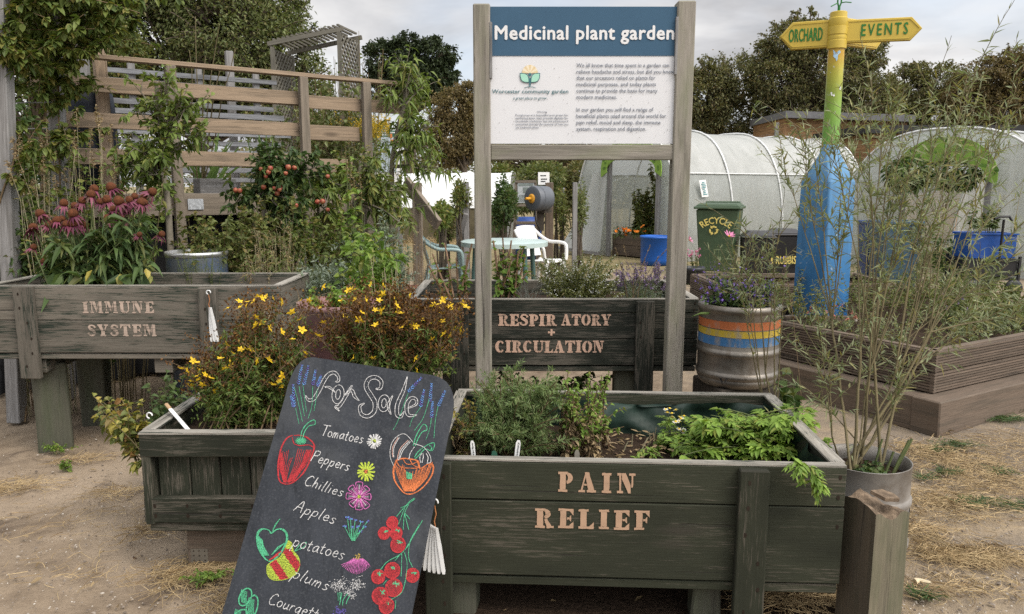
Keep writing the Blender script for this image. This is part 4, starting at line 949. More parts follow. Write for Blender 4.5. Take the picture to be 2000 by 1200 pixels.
# tomatoes on the vine
D = Draw('tomato_drawing')
for p in ([(1580, 285), (1500, 350), (1440, 420)], [(1575, 280), (1510, 340), (1455, 480)], [(1530, 330), (1500, 400), (1490, 520)], [(1500, 390), (1540, 440)], [(1500, 400), (1532, 520)], [(1470, 355), (1520, 335)], [(1635, 450), (1560, 580), (1520, 650), (1460, 710), (1370, 760), (1320, 820)], [(1600, 500), (1545, 600), (1530, 720), (1560, 800)], [(1610, 480), (1550, 590), (1505, 670)], [(1470, 700), (1430, 750)], [(1480, 700), (1475, 870)], [(1500, 690), (1520, 780), (1500, 930), (1470, 1000), (1390, 1050)], [(1365, 900), (1340, 930)], [(1435, 1050), (1430, 1112)]): D.st(z4(*p), 'green', 1.3)
for (x, y, r) in ((1408, 465, 42), (1347, 545, 44), (1437, 545, 45), (1452, 632, 55), (1303, 872, 50), (1408, 825, 57), (1420, 955, 63), (1317, 1015, 60), (1365, 1090, 56), (1560, 862, 50)):
    for f in (1, .93): D.st(z4(*oval((x, y), (r*f, r*1.08*f), .3, 15, rng.uniform(0, 6))), 'red', 1.5)
    for i in range(13):
        f = (i-6)/6.6; h = r*1.0*math.sqrt(max(0, 1-f*f))
        D.st(z4((x+f*r*.95+h*.2, y-h), (x+f*r*1.0+4*f, y), (x+f*r*.9-h*.2, y+h)), 'red', 1.5)
    for i in range(7):
        a = rng.uniform(0, 6.28); D.st(z4((x+r*.25, y-r*.45), (x+r*.25+r*.45*math.cos(a), y-r*.45+r*.35*math.sin(a))), 'green', 1.5, False)
D.end()
# apple and pear
D = Draw('apple_drawing'); ol = [(505, 545), (470, 518), (425, 512), (392, 545), (390, 610), (415, 690), (465, 748), (515, 748), (575, 690), (618, 610), (620, 550), (590, 515), (545, 515), (505, 545)]
for o in (0, 6, 11): D.st(z4(*[(x+(o if x < 505 else -o), y+o*.4) for x, y in ol]), 'green', 1.6)
for i in range(7): D.st(z4((398+i*6, 560+i*6), (405+i*6, 640), (440+i*7, 715)), 'green', 1.4)
for i in range(7): D.st(z4((600-i*8, 620+i*4), (520-i*3, 690+i*3)), 'green', 1.4, False)
for i in range(14): D.st(z4((478+i*6, 750-i*3), (575+i*1.5-(i*5), 680+i*2)), 'red', 1.9, False)
D.st(z4((505, 545), (530, 480), (565, 438)), 'green', 1.6); D.st(z4((510, 520), (545, 465), (563, 440)), 'green', 1.4); D.end()
D = Draw('pear_drawing'); ol = [(630, 602), (655, 625), (665, 680), (700, 720), (713, 780), (690, 845), (640, 880), (560, 898), (500, 890), (470, 850), (470, 790), (510, 758), (570, 722), (605, 660), (615, 610), (630, 602)]
D.st(z4(*ol), 'lemon', 1.7)
from mathutils.geometry import intersect_line_line_2d
ring_ = [Vector(q) for q in ol]
def inside(p):
    c = False
    for a, b in zip(ol[:-1], ol[1:]):
        if (a[1] > p[1]) != (b[1] > p[1]) and p[0] < (b[0]-a[0])*(p[1]-a[1])/(b[1]-a[1])+a[0]: c = not c
    return c
for yy in np.arange(606, 898, 8):
    run = []
    for xx in np.arange(462, 722, 8):
        p = (xx, yy+(xx-590)*.12)
        if inside(p):
            band = ((xx-470)*.75-(yy-600)*.55) % 130; colr = 'red' if (yy > 655 and 38 < band < 98) else 'lemon'
            D.st(z4((p[0]-6, p[1]+rng.normal(0, 2)), (p[0]+6, p[1]+rng.normal(0, 2))), colr, 1.6, False, .1)
D.st(z4((672, 682), (720, 628), (765, 612)), 'green', 1.4); D.st(z4((672, 682), (742, 650), (765, 612)), 'green', 1.4); D.end()
D = Draw('plum_drawing')
for c, r, tl in (((304, 1025), (44, 72), .45), ((355, 1098), (42, 92), .25), ((262, 1170), (40, 70), .9)):
    for f in (1, .92): D.st(z4(*oval(c, (r[0]*f, r[1]*f), tl, 16)), 'green', 1.6)
    for i in range(6): D.st(z4(*[(c[0]+(i-3)*8-18*math.cos(t)*math.sin(tl), c[1]+r[1]*.75*math.sin(t)+(i-3)*3) for t in (-1.1, 0, 1.1)]), 'green', 1.3)
D.end()

# ------------------------------------------------------------------ the painted signpost
YB = 6.25; cB = np.array([at(1601, 610, YB)[0], YB])
z_b, z_s, z_n, z_p = zz(619, YB, 1600), zz(356, YB, 1614), zz(296, YB, 1622), zz(95, YB, 1635); z_t = zz(24, YB, 1640)
sp_t = thing('signpost', 'tall painted signpost with blue bottle-shaped base and yellow arms ORCHARD and EVENTS', 'signpost', (cB[0], YB, z_b))
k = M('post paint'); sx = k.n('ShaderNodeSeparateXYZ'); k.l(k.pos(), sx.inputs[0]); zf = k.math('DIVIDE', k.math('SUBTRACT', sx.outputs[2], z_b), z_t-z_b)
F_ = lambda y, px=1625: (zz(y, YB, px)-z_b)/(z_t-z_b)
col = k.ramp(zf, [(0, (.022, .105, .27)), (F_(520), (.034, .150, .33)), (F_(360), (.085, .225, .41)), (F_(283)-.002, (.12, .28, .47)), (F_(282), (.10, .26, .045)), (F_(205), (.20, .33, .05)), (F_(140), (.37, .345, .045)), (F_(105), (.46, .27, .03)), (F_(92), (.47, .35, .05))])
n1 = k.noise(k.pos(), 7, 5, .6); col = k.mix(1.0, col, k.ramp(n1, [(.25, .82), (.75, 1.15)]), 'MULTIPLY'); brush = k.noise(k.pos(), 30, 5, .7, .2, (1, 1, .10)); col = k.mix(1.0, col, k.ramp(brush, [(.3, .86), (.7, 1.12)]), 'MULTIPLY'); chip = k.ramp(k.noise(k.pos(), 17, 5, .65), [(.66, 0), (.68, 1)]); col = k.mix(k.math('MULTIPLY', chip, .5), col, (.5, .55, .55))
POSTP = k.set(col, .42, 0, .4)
def sq_ring(s, r, z, n=5, rot=R_(27), c=cB):
    P = []
    for q in range(4):
        for i in range(n):
            a = q*math.pi/2+i*(math.pi/2)/(n-1); cx_ = (s-r)*(1 if q in (0, 3) else -1); cy_ = (s-r)*(1 if q in (0, 1) else -1)
            x, y = cx_+r*math.cos(a), cy_+r*math.sin(a); P.append((c[0]+x*math.cos(rot)-y*math.sin(rot), c[1]+x*math.sin(rot)+y*math.cos(rot), z))
    return P
hs = .152
prof = [(hs*1.02, .022, z_b), (hs*1.02, .022, z_b+.3), (hs, .022, z_s-.3), (hs*.985, .026, z_s), (hs*.985, .027, z_s+.002), (.078, .0775, z_n-.02), (.068, .0675, z_n+.03), (.063, .0625, z_n+.25)]
g = Geo(); Vv = np.array([sq_ring(s, r, z) for s, r, z in prof]); nn = Vv.shape[1]; q = np.arange(len(prof)*nn).reshape(len(prof), nn); nx = np.roll(q, -1, 1)
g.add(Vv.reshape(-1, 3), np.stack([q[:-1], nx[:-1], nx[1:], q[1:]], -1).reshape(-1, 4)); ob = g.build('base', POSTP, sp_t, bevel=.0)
ob.data.polygons.foreach_set('use_smooth', np.ones(len(ob.data.polygons), bool)); m_ = ob.modifiers.new('edges', 'EDGE_SPLIT'); m_.split_angle = R_(20)
g = Geo(); lathe(g, (cB[0], YB, 0), [(.0632, z_n+.2), (.060, z_p)], 28); g.build('pole', POSTP, sp_t, smooth=True)
YEL = plain('signpost yellow', (.49, .36, .055), .42, 0, .4, .1, 6, None); GRN = plain('signpost green', (.022, .15, .028), .5)
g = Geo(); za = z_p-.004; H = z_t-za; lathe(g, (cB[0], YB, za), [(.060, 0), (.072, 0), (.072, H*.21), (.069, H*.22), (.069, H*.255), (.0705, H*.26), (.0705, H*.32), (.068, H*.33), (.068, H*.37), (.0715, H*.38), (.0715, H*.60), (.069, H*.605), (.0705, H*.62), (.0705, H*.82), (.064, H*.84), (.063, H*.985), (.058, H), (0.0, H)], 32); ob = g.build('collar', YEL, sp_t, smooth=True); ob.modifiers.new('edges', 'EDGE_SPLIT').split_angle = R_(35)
def arm(words, ang, L, z0, z1, flip, wl, hl):
    """pointed arm from the pole, going out at ang in plan"""
    d = np.array([math.cos(ang), math.sin(ang), 0]); n = np.array([d[1], -d[0], 0]); n = n if n[1] < 0 else -n; c = np.array([cB[0], YB, 0]); h = z1-z0; tp = h*.45
    o = [c+d*x+EZ*z for x, z in ((.05, z0), (L-tp, z0), (L, (z0+z1)/2), (L-tp, z1), (.05, z1))]
    g = Geo(); prism(g, [p-n*.012 for p in o], n, .024); b = g.build('arm', YEL, sp_t, bevel=.004)
    cen = np.mean(o, 0); inn = [cen+(p-cen)*np.array([.93, .93, .83]) for p in o]
    g = Geo(); m = 5
    for i in range(m):
        a, b_ = inn[i], inn[(i+1) % m]; beam(g, a+n*.013, b_+n*.013, .006, .006, n)
    q = g.build('arm_border', YEL, b)
    if words:
        sx_ = -d if flip else d; stx = L-tp*.75 if flip else .17
        text(words, sp_t, c+d*stx+n*.0155+EZ*(z0+h*.27), sx_, EZ, h*hl, GRN, Wd=(L-tp*.75-(.10 if flip else .15))*wl, bold=.022, spacing=1.06 if flip else 1.35)
arm('ORCHARD', R_(180-22), .425, zz(92, YB, 1560), zz(38, YB, 1560), True, .97, .47)
arm('EVENTS', R_(-14), .60, zz(85, YB, 1720), zz(40.5, YB, 1720), False, .84, .50)
arm(None, R_(28), .55, zz(96, YB+.2, 1700), zz(44, YB+.2, 1700), False, 1, 1)
BIRDC = plain('bird blue', (.32, .48, .62), .5)
bird = [(763, 697), (778, 706), (800, 735), (815, 735), (830, 722), (843, 708), (862, 707), (870, 722), (868, 742), (845, 755), (830, 780), (833, 820), (815, 858), (800, 820), (772, 795), (765, 780), (775, 755), (768, 725)]
def on_pole(x, y, r): 
    d = ray(x, y); o = O_-np.array([cB[0], YB, 0]); a = d[0]**2+d[1]**2; b = o[0]*d[0]+o[1]*d[1]; c = o[0]**2+o[1]**2-r*r; t = (-b-math.sqrt(max(0, b*b-a*c)))/a; return O_+d*t
g = Geo(); poly(g, [on_pole(1520+x*.14, y*.14, .0635) for x, y in bird]); g.build('bird_picture', BIRDC, sp_t)
g = Geo()
for pts_ in ([(1622, 181), (1625, 180), (1626, 186), (1624, 188)], [(1626, 186), (1629, 184), (1631, 187), (1628, 189)], [(1640, 170), (1643, 168), (1642, 175), (1640, 176)]): poly(g, [on_pole(x, y, .0645) for x, y in pts_])
g.build('butterfly_picture', PAPER, sp_t)
g = Geo(); zc = z_t
tubes(g, [(cB[0], YB, zc-.01), (cB[0], YB, zc+.05)], .011, 8); tubes(g, np.array([[(cB[0]-.004, YB, zc+.04), (cB[0]-.013, YB, zc+.07), (cB[0]-.012, YB, zc+.16)], [(cB[0]+.004, YB, zc+.04), (cB[0]+.015, YB, zc+.07), (cB[0]+.014, YB, zc+.16)]]), .006, 6)
tubes(g, np.array([[(cB[0]-.008, YB, zc+.065), (cB[0]-.03, YB-.02, zc+.058), (cB[0]-.075, YB-.03, zc+.035)], [(cB[0]+.012, YB, zc+.068), (cB[0]+.04, YB-.02, zc+.07), (cB[0]+.085, YB-.02, zc+.066)]]), .0045, 5)
lathe(g, (cB[0], YB, zc+.16), [(.03, 0), (.035, .02), (.02, .05), (0, .06)], 12); g.build('finial', GRN, sp_t, smooth=True)
# ------------------------------------------------------------------ decking planters on the right
def decking_planter(name_label, C, e1, e2, l1, l2, z0, z1, nb, soil, ledge=True):
    t = thing('decking_planter', name_label, 'planter', (C[0], C[1], 0), 'planters of ribbed decking'); e1 = nrm(e1); e2 = nrm(e2); C = np.array([C[0], C[1], 0.])
    def side(nm, p, d, L, nout):
        g = Geo(); bh = (z1-z0)/nb
        for b in range(nb):
            za = z0+b*bh+.003; zb = z0+(b+1)*bh-.003; nr = 7; rh = (zb-za)/nr
            box(g, p+d*L/2-nout*.016+EZ*(za+zb)/2, (L, .020, zb-za), np.array([d, nout, EZ]), 0)
            for r in range(nr): box(g, p+d*L/2-nout*.003+EZ*(za+rh*(r+.5)), (L-.002, .008, rh*.56), np.array([d, nout, EZ]), 0, warp=.0006)
        return g.build(nm, W_DECKING, t)
    side('side_panel', C, e1, l1, -e2); side('side_panel', C, e2, l2, -e1); side('side_panel', C+e2*l2, e1, l1, e2); side('side_panel', C+e1*l1, e2, l2, e1)
    g = Geo()
    for p, d, L in ((C, e1, l1), (C, e2, l2), (C+e2*l2, e1, l1), (C+e1*l1, e2, l2)):
        nin = e2 if d is e1 else e1; s = 1 if np.allclose(p, C) else -1
        beam(g, p+d*.0+nin*s*.045+EZ*(z1-.012), p+d*L+nin*s*.045+EZ*(z1-.012), .045, .04)
    g.build('frame', W_SLEEPER, t, bevel=.003)
    n, m = 24, 16
    Vv = [C+e1*(l1*(i/(n-1)*.96+.02))+e2*(l2*(j/(m-1)*.94+.03))+EZ*(soil+rng.normal(0, .012)) for j in range(m) for i in range(n)]; q = np.arange(n*m).reshape(m, n)
    g = Geo(); g.add(Vv, np.stack([q[:-1, :-1], q[:-1, 1:], q[1:, 1:], q[1:, :-1]], -1).reshape(-1, 4)); g.build('soil', SOIL, t, smooth=True)
    if ledge:
        for p, d, L, nout in ((C-e2*.13-e1*.13, e1, l1+.3, -e2), (C-e1*.13, e2, l2+.2, -e1)):
            g = Geo(); box(g, p+d*L/2-nout*.09+EZ*(z0/2-.015), (L, .18, z0+.02), np.array([d, nout, EZ]), 0, warp=.003); g.build('sleeper', W_SLEEPER, t, bevel=.008)
    return t
Cq = gz(1822, 770, .205); e1 = np.array([.862, .507, 0]); e2 = np.array([-.507, .862, 0])
decking_planter('ribbed decking planter on a sleeper base with mixed plants at the right edge', Cq, e1, e2, 2.6, 1.75, .205, .47, 2, .41)
C2 = at(1400, 600, 6.75); decking_planter('ribbed decking planter standing behind the blue base of the signpost', (C2[0], 6.75, 0), (1, .04, 0), (-.04, 1, 0), 1.7, .9, .10, .62, 4, .55, False)
g = Geo(); pa, pb = at(1548, 634, 6.0), at(1650, 630, 6.05); box(g, (pa+pb)/2, (.55, .05, .12), None, 0); o = g.build('plank', W_SLEEPER, bevel=.004); tag(o, 'plank set on edge in front of the blue signpost base', 'plank')
g = Geo(); box(g, (cB[0], YB, z_b/2-.02), (.42, .42, z_b+.03), yawax(R_(27)), 2); o = g.build('plinth', plain('concrete', (.26, .24, .21), .9, bump=.3), bevel=.01); tag(o, 'concrete plinth under the blue base of the signpost', 'plinth')
# a dark potting trough further back
tr = thing('trough', 'dark timber trough on legs behind the tall narrow-leaved shrub', 'trough', (at(1715, 600, 7.4)[0], 7.4, 0)); c = np.array(tr.location)
g = Geo(); box(g, c+EZ*.44, (.50, .34, .20), None, 0); g.build('tub', W_DARK, tr, bevel=.006)
for sx_ in (-1, 1):
    for sy in (-1, 1): g = Geo(); box(g, c+np.array([sx_*.2, sy*.13, .17]), (.05, .05, .36), None, 2); g.build('leg', W_DARK, tr)

# ------------------------------------------------------------------ the deck with its railing at the left
R0 = np.array([-3.17, 5.80]); R1 = np.array([-.985, 7.47]); rd = (R1-R0)/np.linalg.norm(R1-R0); rn = np.array([-rd[1], rd[0]]); RL = np.linalg.norm(R1-R0)
def dk(px, z=None, py=None, off=0.0):
    """point of the rail line (off metres behind it) under photograph column px; height from row py or z"""
    u = (px-1000)/FPX; p = R0+rn*off
    # horizontal crossing, iterated because the column leans with height
    zz_ = z if z is not None else 1.8
    for _ in range(6):
        # X/Y along a column: X = u*Y/(CA+v*SA); v from height
        A = np.array([[rd[0], 0], [rd[1], 0]])
        best = None
        s = 0.0
        for _2 in range(12):
            q = p+rd*s; v = ((zz_-CAM_H)*CA+q[1]*SA)/(q[1]*CA-(zz_-CAM_H)*SA); k_ = u/(CA+v*SA); s = (k_*p[1]-p[0])/(rd[0]-k_*rd[1])
        q = p+rd*s
        if py is None: break
        zz_ = CAM_H + ray(px, py)[2]*q[1]/ray(px, py)[1]
    return np.array([q[0], q[1], zz_])
dp = thing('deck', 'raised timber deck with post and board railing, crowded with pots, at the left', 'deck', (R0[0], R0[1], 0)); D3 = np.array([rd[0], rd[1], 0]); N3 = np.array([rn[0], rn[1], 0])
zf = 1.405
def rail(nm, pa, pb, w, h, up=(0, 0, 1), m=W_DECKRAIL, off=0.0): g = Geo(); beam(g, np.array(pa)-N3*off, np.array(pb)-N3*off, w, h, up, warp=.002); return g.build(nm, m, dp, bevel=.003)
pa, pb = dk(100, py=104), dk(797, py=166); za_ = (pa[2]+pb[2])/2; 
rail('top_rail', (pa[0], pa[1], za_), (pb[0], pb[1], za_), .10, .032, m=W_DECKRAIL)
def brd(px0, px1, ya, yb, xa, m=W_DECKRAIL):
    c = dk(xa, py=(ya+yb)/2); h = dk(xa, py=ya)[2]-dk(xa, py=yb)[2]; a, b = dk(px0, c[2]), dk(px1, c[2]); return rail('rail_board', (a[0], a[1], c[2]), (b[0], b[1], c[2]), .028, h, m=m, off=-.03)
brd(60, 590, 146, 178, 160); brd(593, 786, 192, 217, 690); brd(95, 590, 219, 249, 160); brd(593, 704, 246, 275, 650); brd(95, 590, 290, 321, 160); brd(593, 690, 311, 337, 650)
for px0, px1 in ((40, 338), (342, 690)):
    a, b = dk(px0, zf-.06), dk(px1, zf-.06); rail('fascia', a, b, .035, .175, m=W_DECKPOST, off=.0)
for px, zt_, zb_ in ((118, 2.40, 0), (338, za_-.02, 0), (592, za_-.02, .0), (713, za_-.02, 0.0)):
    p = dk(px, 1.9); g = Geo(); box(g, (p[0]-N3[0]*.045, p[1]-N3[1]*.045, (zt_+zb_)/2), (.075, .06, zt_-zb_), np.array([D3, N3, EZ]), 2, warp=.001); g.build('post', W_DECKPOST, dp, bevel=.004)
g = Geo(); cen = (R0+R1)/2+rn*.95; nbd = 15
for i in range(nbd): p = R0-rd*1.2+rn*(.08+i*.125); beam(g, (p[0], p[1], zf), (p[0]+rd[0]*3.55, p[1]+rd[1]*3.55, zf), .118, .03)
g.build('floor', W_DECKPOST, dp)
for s_ in (.1, 1.3, 2.5):
    for o_ in (.15, 1.6):
        p = R0+rd*s_+rn*o_; g = Geo(); box(g, (p[0], p[1], zf/2-.01), (.09, .09, zf-.03), np.array([D3, N3, EZ]), 2); g.build('support', W_DECKPOST, dp)
for px in (382, ):
    p = dk(px, zf-.055, off=-.022); g = Geo(); box(g, p-N3*.004, (.12, .003, .085), np.array([D3, N3, EZ]), 0); g.build('metal_plate', plain('galvanised plate', (.38, .40, .42), .6, .1, .3, .4, 60), dp)
# sloping handrail of the steps at its far end
g = Geo(); beam(g, at(792, 355, 8.6), at(856, 440, 8.2), .05, .13); o = g.build('handrail', W_DECKPOST, bevel=.004); tag(o, 'sloping timber handrail of steps beside the small white tunnel', 'handrail')
g = Geo(); p = at(815, 400, 8.5); box(g, (p[0], 8.5, .75), (.10, .10, 1.56), None, 2); o = g.build('post', W_DECKPOST, bevel=.006); tag(o, 'short brown post carrying the sloping handrail', 'post')
# black sheeting hung under the deck
SHEET = plain('black sheeting', (.007, .007, .0075), .55, 0, .25, .4, 6)
g = Geo(); n, m = 60, 10; Vv = []
for j in range(m):
    f = j/(m-1)
    for i in range(n):
        s_ = -1.0+2.35*i/(n-1); p = R0+rd*s_+rn*(.22-.25*f**1.5-.04*math.sin(i*.9+j*.8)*f-.03*math.sin(i*2.3+j*1.7)); Vv.append((p[0], p[1], 1.30*(1-f)+.02+.04*math.sin(i*.7)*f*(1-f)+(-.12*max(0, s_-.9) if f < .4 else 0)))
q = np.arange(n*m).reshape(m, n); g.add(Vv, np.stack([q[:-1, :-1], q[:-1, 1:], q[1:, 1:], q[1:, :-1]], -1).reshape(-1, 4)); o = g.build('plastic_sheet', SHEET, smooth=True); tag(o, 'black plastic sheeting hanging in folds below the deck boards', 'plastic sheet')
g = Geo(); p = R0+rd*.7+rn*1.75; box(g, (p[0], p[1], .7), (4.2, .03, 1.36), np.array([D3, N3, EZ]), 0); o = g.build('board_wall', W_DARK); tag(o, 'dark board wall closing the space under the deck', 'wall')
# things standing on the deck
PLUM_POT = plain('terracotta plastic', (.16, .052, .036), .5); GREYPOT = plain('grey pot', (.035, .038, .042), .45); NAVY = plain('dark blue plastic', (.006, .010, .018), .5, 0, .3)
def pot(label, c, r0, r1, h, m, rim=.012, cat='pot', name='plant_pot', k=28, group=None, sq=False):
    t = thing(name, label, cat, c, group); g = Geo(); lathe(g, c, [(0, 0), (r0, 0), (r1, h-.05), (r1+rim, h-.048), (r1+rim, h), (r1-.004, h), (r1-.01, h-.06), (r0-.01, .03), (0, .03)], 4 if sq else k, ax=yawax(R_(45)+math.atan2(rd[1], rd[0])) if sq else None); g.build('body', m, t, smooth=not sq)
    g = Geo(); a = np.arange(14)*2*math.pi/14; rs = (r1-.012)*(.68 if sq else 1); g.add(np.concatenate([np.stack([c[0]+rs*np.cos(a), c[1]+rs*np.sin(a), np.full(14, c[2]+h-.05)], -1), [[c[0], c[1], c[2]+h-.04]]]), [[i, (i+1) % 14, 14] for i in range(14)]); g.build('soil', SOIL, t); return t
def on_deck(px, off): p = dk(px, 1.6, off=off); return np.array([p[0], p[1], zf+.016])
pot('square red-brown plastic pot on the deck behind the rightmost rail boards', on_deck(641, .45), .10, .13, .24, PLUM_POT, sq=True, group='pots on the deck'); pot('dark grey pot on the deck behind the apples', on_deck(565, .40), .12, .15, .22, GREYPOT, group='pots on the deck'); pot('small dark pot of strap leaves on the deck', on_deck(540, .6), .10, .12, .20, GREYPOT, group='pots on the deck')
c = on_deck(418, .3); g = Geo(); box(g, c+EZ*.07, (.30, .2, .13), np.array([D3, N3, EZ]), 0); o = g.build('wooden_box', W_GREY, bevel=.004); tag(o, 'grey wooden box on the deck floor below the lowest board', 'box')
def barrel(label, c, r, h): 
    t = thing('water_butt', label, 'water butt', c, None); g = Geo(); lathe(g, c, [(0, 0), (r*.9, 0), (r, h*.3), (r, h*.34), (r*1.02, h*.36), (r, h*.38), (r, h*.7), (r*.93, h), (0, h)], 28); g.build('body', NAVY, t, smooth=True)
    g = Geo(); lathe(g, c+EZ*h, [(r*.97, -.03), (r*.99, .0), (r*.95, .03), (r*.4, .06), (0, .06)], 28); g.build('lid', BLACK, t, smooth=True)
barrel('dark blue water butt with black lid beside the tall brown post', on_deck(170, .45), .24, .86)
# tall posts of the deck and the pale slatted fence behind it
def lone_post(label, px, off, w, z0, z1, m, pw=None): p = dk(px, 1.8, off=off); g = Geo(); box(g, (p[0], p[1], (z0+z1)/2), (w, pw or w, z1-z0), np.array([D3, N3, EZ]), 2, warp=.002); o = g.build('post', m, bevel=.005); tag(o, label, 'post', 'tall posts behind the railing'); return o
lone_post('tall brown timber post rising through the railing out of the picture', 208, .20, .085, 0, 3.8, W_DECKRAIL); lone_post('grey post standing among leaves behind the top rail', 458, 1.75, .075, 0, 2.86, W_GREY); lone_post('second grey post close beside the tall brown one', 176, .75, .08, 0, 2.95, W_GREY)
sf = thing('slatted_fence', 'pale blue-grey fence of narrow horizontal slats behind the deck', 'fence', (dk(380, 1.8, off=1.45)[0], dk(380, 1.8, off=1.45)[1], 0))
g = Geo(); pa, pb = dk(205, 2.0, off=1.45), dk(560, 2.0, off=1.45)
for i, z in enumerate(np.arange(1.55, 2.62, .090)): 
    e = rng.uniform(-.2, .05) if i % 3 else .1; beam(g, (pa[0], pa[1], z), (pb[0]+rd[0]*e, pb[1]+rd[1]*e, z+rng.normal(0, .006)), .02, .046, warp=.003)
g.build('slat_panel', W_SILVER, sf)
for px in (265, 395, 505): p = dk(px, 2.0, off=1.49); g = Geo(); box(g, (p[0], p[1], 1.32), (.06, .04, 2.62), np.array([D3, N3, EZ]), 2); g.build('post', W_GREY, sf)
# lattice arch
W_ARCH = wood('arch timber', (.175, .165, .135), (.10, .095, .078))
ar = thing('lattice_arch', 'grey garden arch with lattice sides standing beyond the railing', 'arch', (at(610, 300, 9.0)[0], 9.0, 0))
A_l = [at(532, 92, 8.9), at(570, 98, 9.5)]; A_r = [at(662, 62, 8.9), at(698, 66, 9.4)]
za = at(532, 92, 8.9)[2]; zb2 = at(662, 62, 8.9)[2]
for p, zt_ in ((A_l[0], za), (A_l[1], za), (A_r[0], zb2), (A_r[1], zb2)): g = Geo(); box(g, (p[0], p[1], zt_/2), (.042, .042, zt_), None, 2); g.build('post', W_ARCH, ar)
for (p, q_), zt_ in ((A_l, za), (A_r, zb2)):
    g = Geo(); a = np.array([p[0], p[1], 0]); d = np.array([q_[0]-p[0], q_[1]-p[1], 0]); L = np.linalg.norm(d); d = d/L; hgt = 2.1; z0 = zt_-hgt-.02
    nn = np.cross(d, EZ)
    for s_ in (-1, 1):
        for c0 in np.arange(-hgt, L+hgt, .085):
            # slanted lath clipped to the side's rectangle
            x0, y0, x1, y1 = c0, 0.0, c0+s_*hgt, hgt; lo, hi = 0.0, 1.0; dx = x1-x0
            t0_, t1_ = sorted(((0-x0)/dx, (L-x0)/dx)); lo, hi = max(lo, t0_), min(hi, t1_)
            if hi-lo > .02: beam(g, a+d*(x0+dx*lo)+EZ*(z0+y1*lo)+nn*s_*.005, a+d*(x0+dx*hi)+EZ*(z0+y1*hi)+nn*s_*.005, .008, .022, nn)
    g.build('lattice', W_ARCH, ar)
for p, q_ in ((A_l[0], A_r[0]), (A_l[1], A_r[1])): g = Geo(); beam(g, (p[0]-.05, p[1], za+.03), (q_[0]+.05, q_[1], zb2+.03), .04, .045); g.build('top_beam', W_ARCH, ar)
for f in np.linspace(.02, .98, 15):
    a = np.array([A_l[0][0], A_l[0][1], za+.075])*(1-f)+np.array([A_r[0][0], A_r[0][1], zb2+.075])*f; b = np.array([A_l[1][0], A_l[1][1], za+.075])*(1-f)+np.array([A_r[1][0], A_r[1][1], zb2+.075])*f
    g = Geo(); beam(g, a, b, .025, .02); g.build('cross_bar', W_ARCH, ar)
# posts with the climber at the left edge
for label, pts_, w in (('grey post at the very left edge wrapped by climber leaves', ((2, 55), (22, 545), 4.75), .085), ('grey post second from the left edge under the climber', ((103, 5), (118, 390), 5.3), .08)):
    a, b = at(*pts_[0], pts_[2]), at(*pts_[1], pts_[2]); d = nrm(b-a); b = a+d*(a[2]/-d[2]); a = a-d*.5; g = Geo(); beam(g, b, a, w, w, (0, 1, 0), warp=.002); o = g.build('post', W_GREY, bevel=.006); tag(o, label, 'post', 'posts carrying the climber')
    if w > .082: wp = (a, b)
t = thing('wire_trellis', 'loose trellis wires strung between the two climber posts', 'trellis', at(60, 400, 5.0))
for y in (200, 251, 330): g = Geo(); tubes(g, [at(-20, y+2, 4.75), at(50, y+1, 4.95), at(118, y, 5.28)], .004, 5); g.build('wire', W_GREY, t)
# steel half drum in front of the deck
c = at(386, 520, 5.05); c[2] = 0; zt_ = zz(497, 4.8, 386); t = thing('drum_planter', 'cut steel drum with blue paint below a bright rim behind the weathered bed', 'planter', c); g = Geo(); r = .19
lathe(g, c, [(r*.98, 0), (r, .02), (r, zt_-.25), (r*1.02, zt_-.24), (r, zt_-.22), (r, zt_-.035)], 40); g.build('body', plain('rusty grey drum', (.12, .135, .145), .5, .4, .4, .35, 9, (.03, .08, .22)), t, smooth=True)
g = Geo(); lathe(g, c, [(r, zt_-.034), (r*1.04, zt_-.02), (r*1.04, zt_), (r*.98, zt_), (r*.95, zt_-.06), (0, zt_-.07)], 40); g.build('rim', plain('bright steel', (.55, .55, .54), .3, .8, .5), t, smooth=True)
# pot between the two lettered beds
c = at(665, 650, 3.75); c[2] = 0; zt_ = zz(601, 3.55, 660)
t = thing('drum_planter', 'pinkish grey drum planter of leafy stems between the two lettered beds', 'planter', c); g = Geo(); r = .20; lathe(g, c, [(r*.97, 0), (r, .02), (r, zt_-.03), (r*1.03, zt_-.025), (r*1.03, zt_), (r*.97, zt_), (r*.95, zt_-.06), (0, zt_-.06)], 40); g.build('body', plain('faded pink drum', (.22, .115, .115), .55, 0, .3, .3, 9, (.24, .22, .20)), t, smooth=True)

# ------------------------------------------------------------------ table and chairs
GPL = plain('green garden plastic', (.055, .11, .10), .4, 0, .4, .15); PALE = plain('pale table top', (.38, .47, .45), .4, 0, .4, .1); WPL = plain('white garden plastic', (.66, .66, .64), .4, 0, .4, .08); BGREEN = plain('blue-green garden plastic', (.22, .31, .31), .4, 0, .4, .15)
YT = 10.6; c = at(985, 470, YT); zt_ = c[2]; c[2] = 0
t = thing('garden_table', 'round green garden table with pale top beyond the sign posts', 'table', c); r = .60
g = Geo(); lathe(g, c, [(0, zt_-.004), (r*.96, zt_-.002), (r, zt_-.012), (r, zt_-.07), (r*.95, zt_-.075), (r*.94, zt_-.02), (0, zt_-.02)], 48); g.build('tabletop', PALE, t, smooth=True).modifiers.new('edges', 'EDGE_SPLIT').split_angle = R_(40)
for a in (R_(35), R_(125), R_(215), R_(305)):
    p = c+np.array([math.cos(a), math.sin(a), 0])*r*.78; g = Geo(); tubes(g, [p+np.array([math.cos(a), math.sin(a), 0])*.05, p+EZ*(zt_-.03)], .035, 10); g.build('leg', GPL, t, smooth=True)
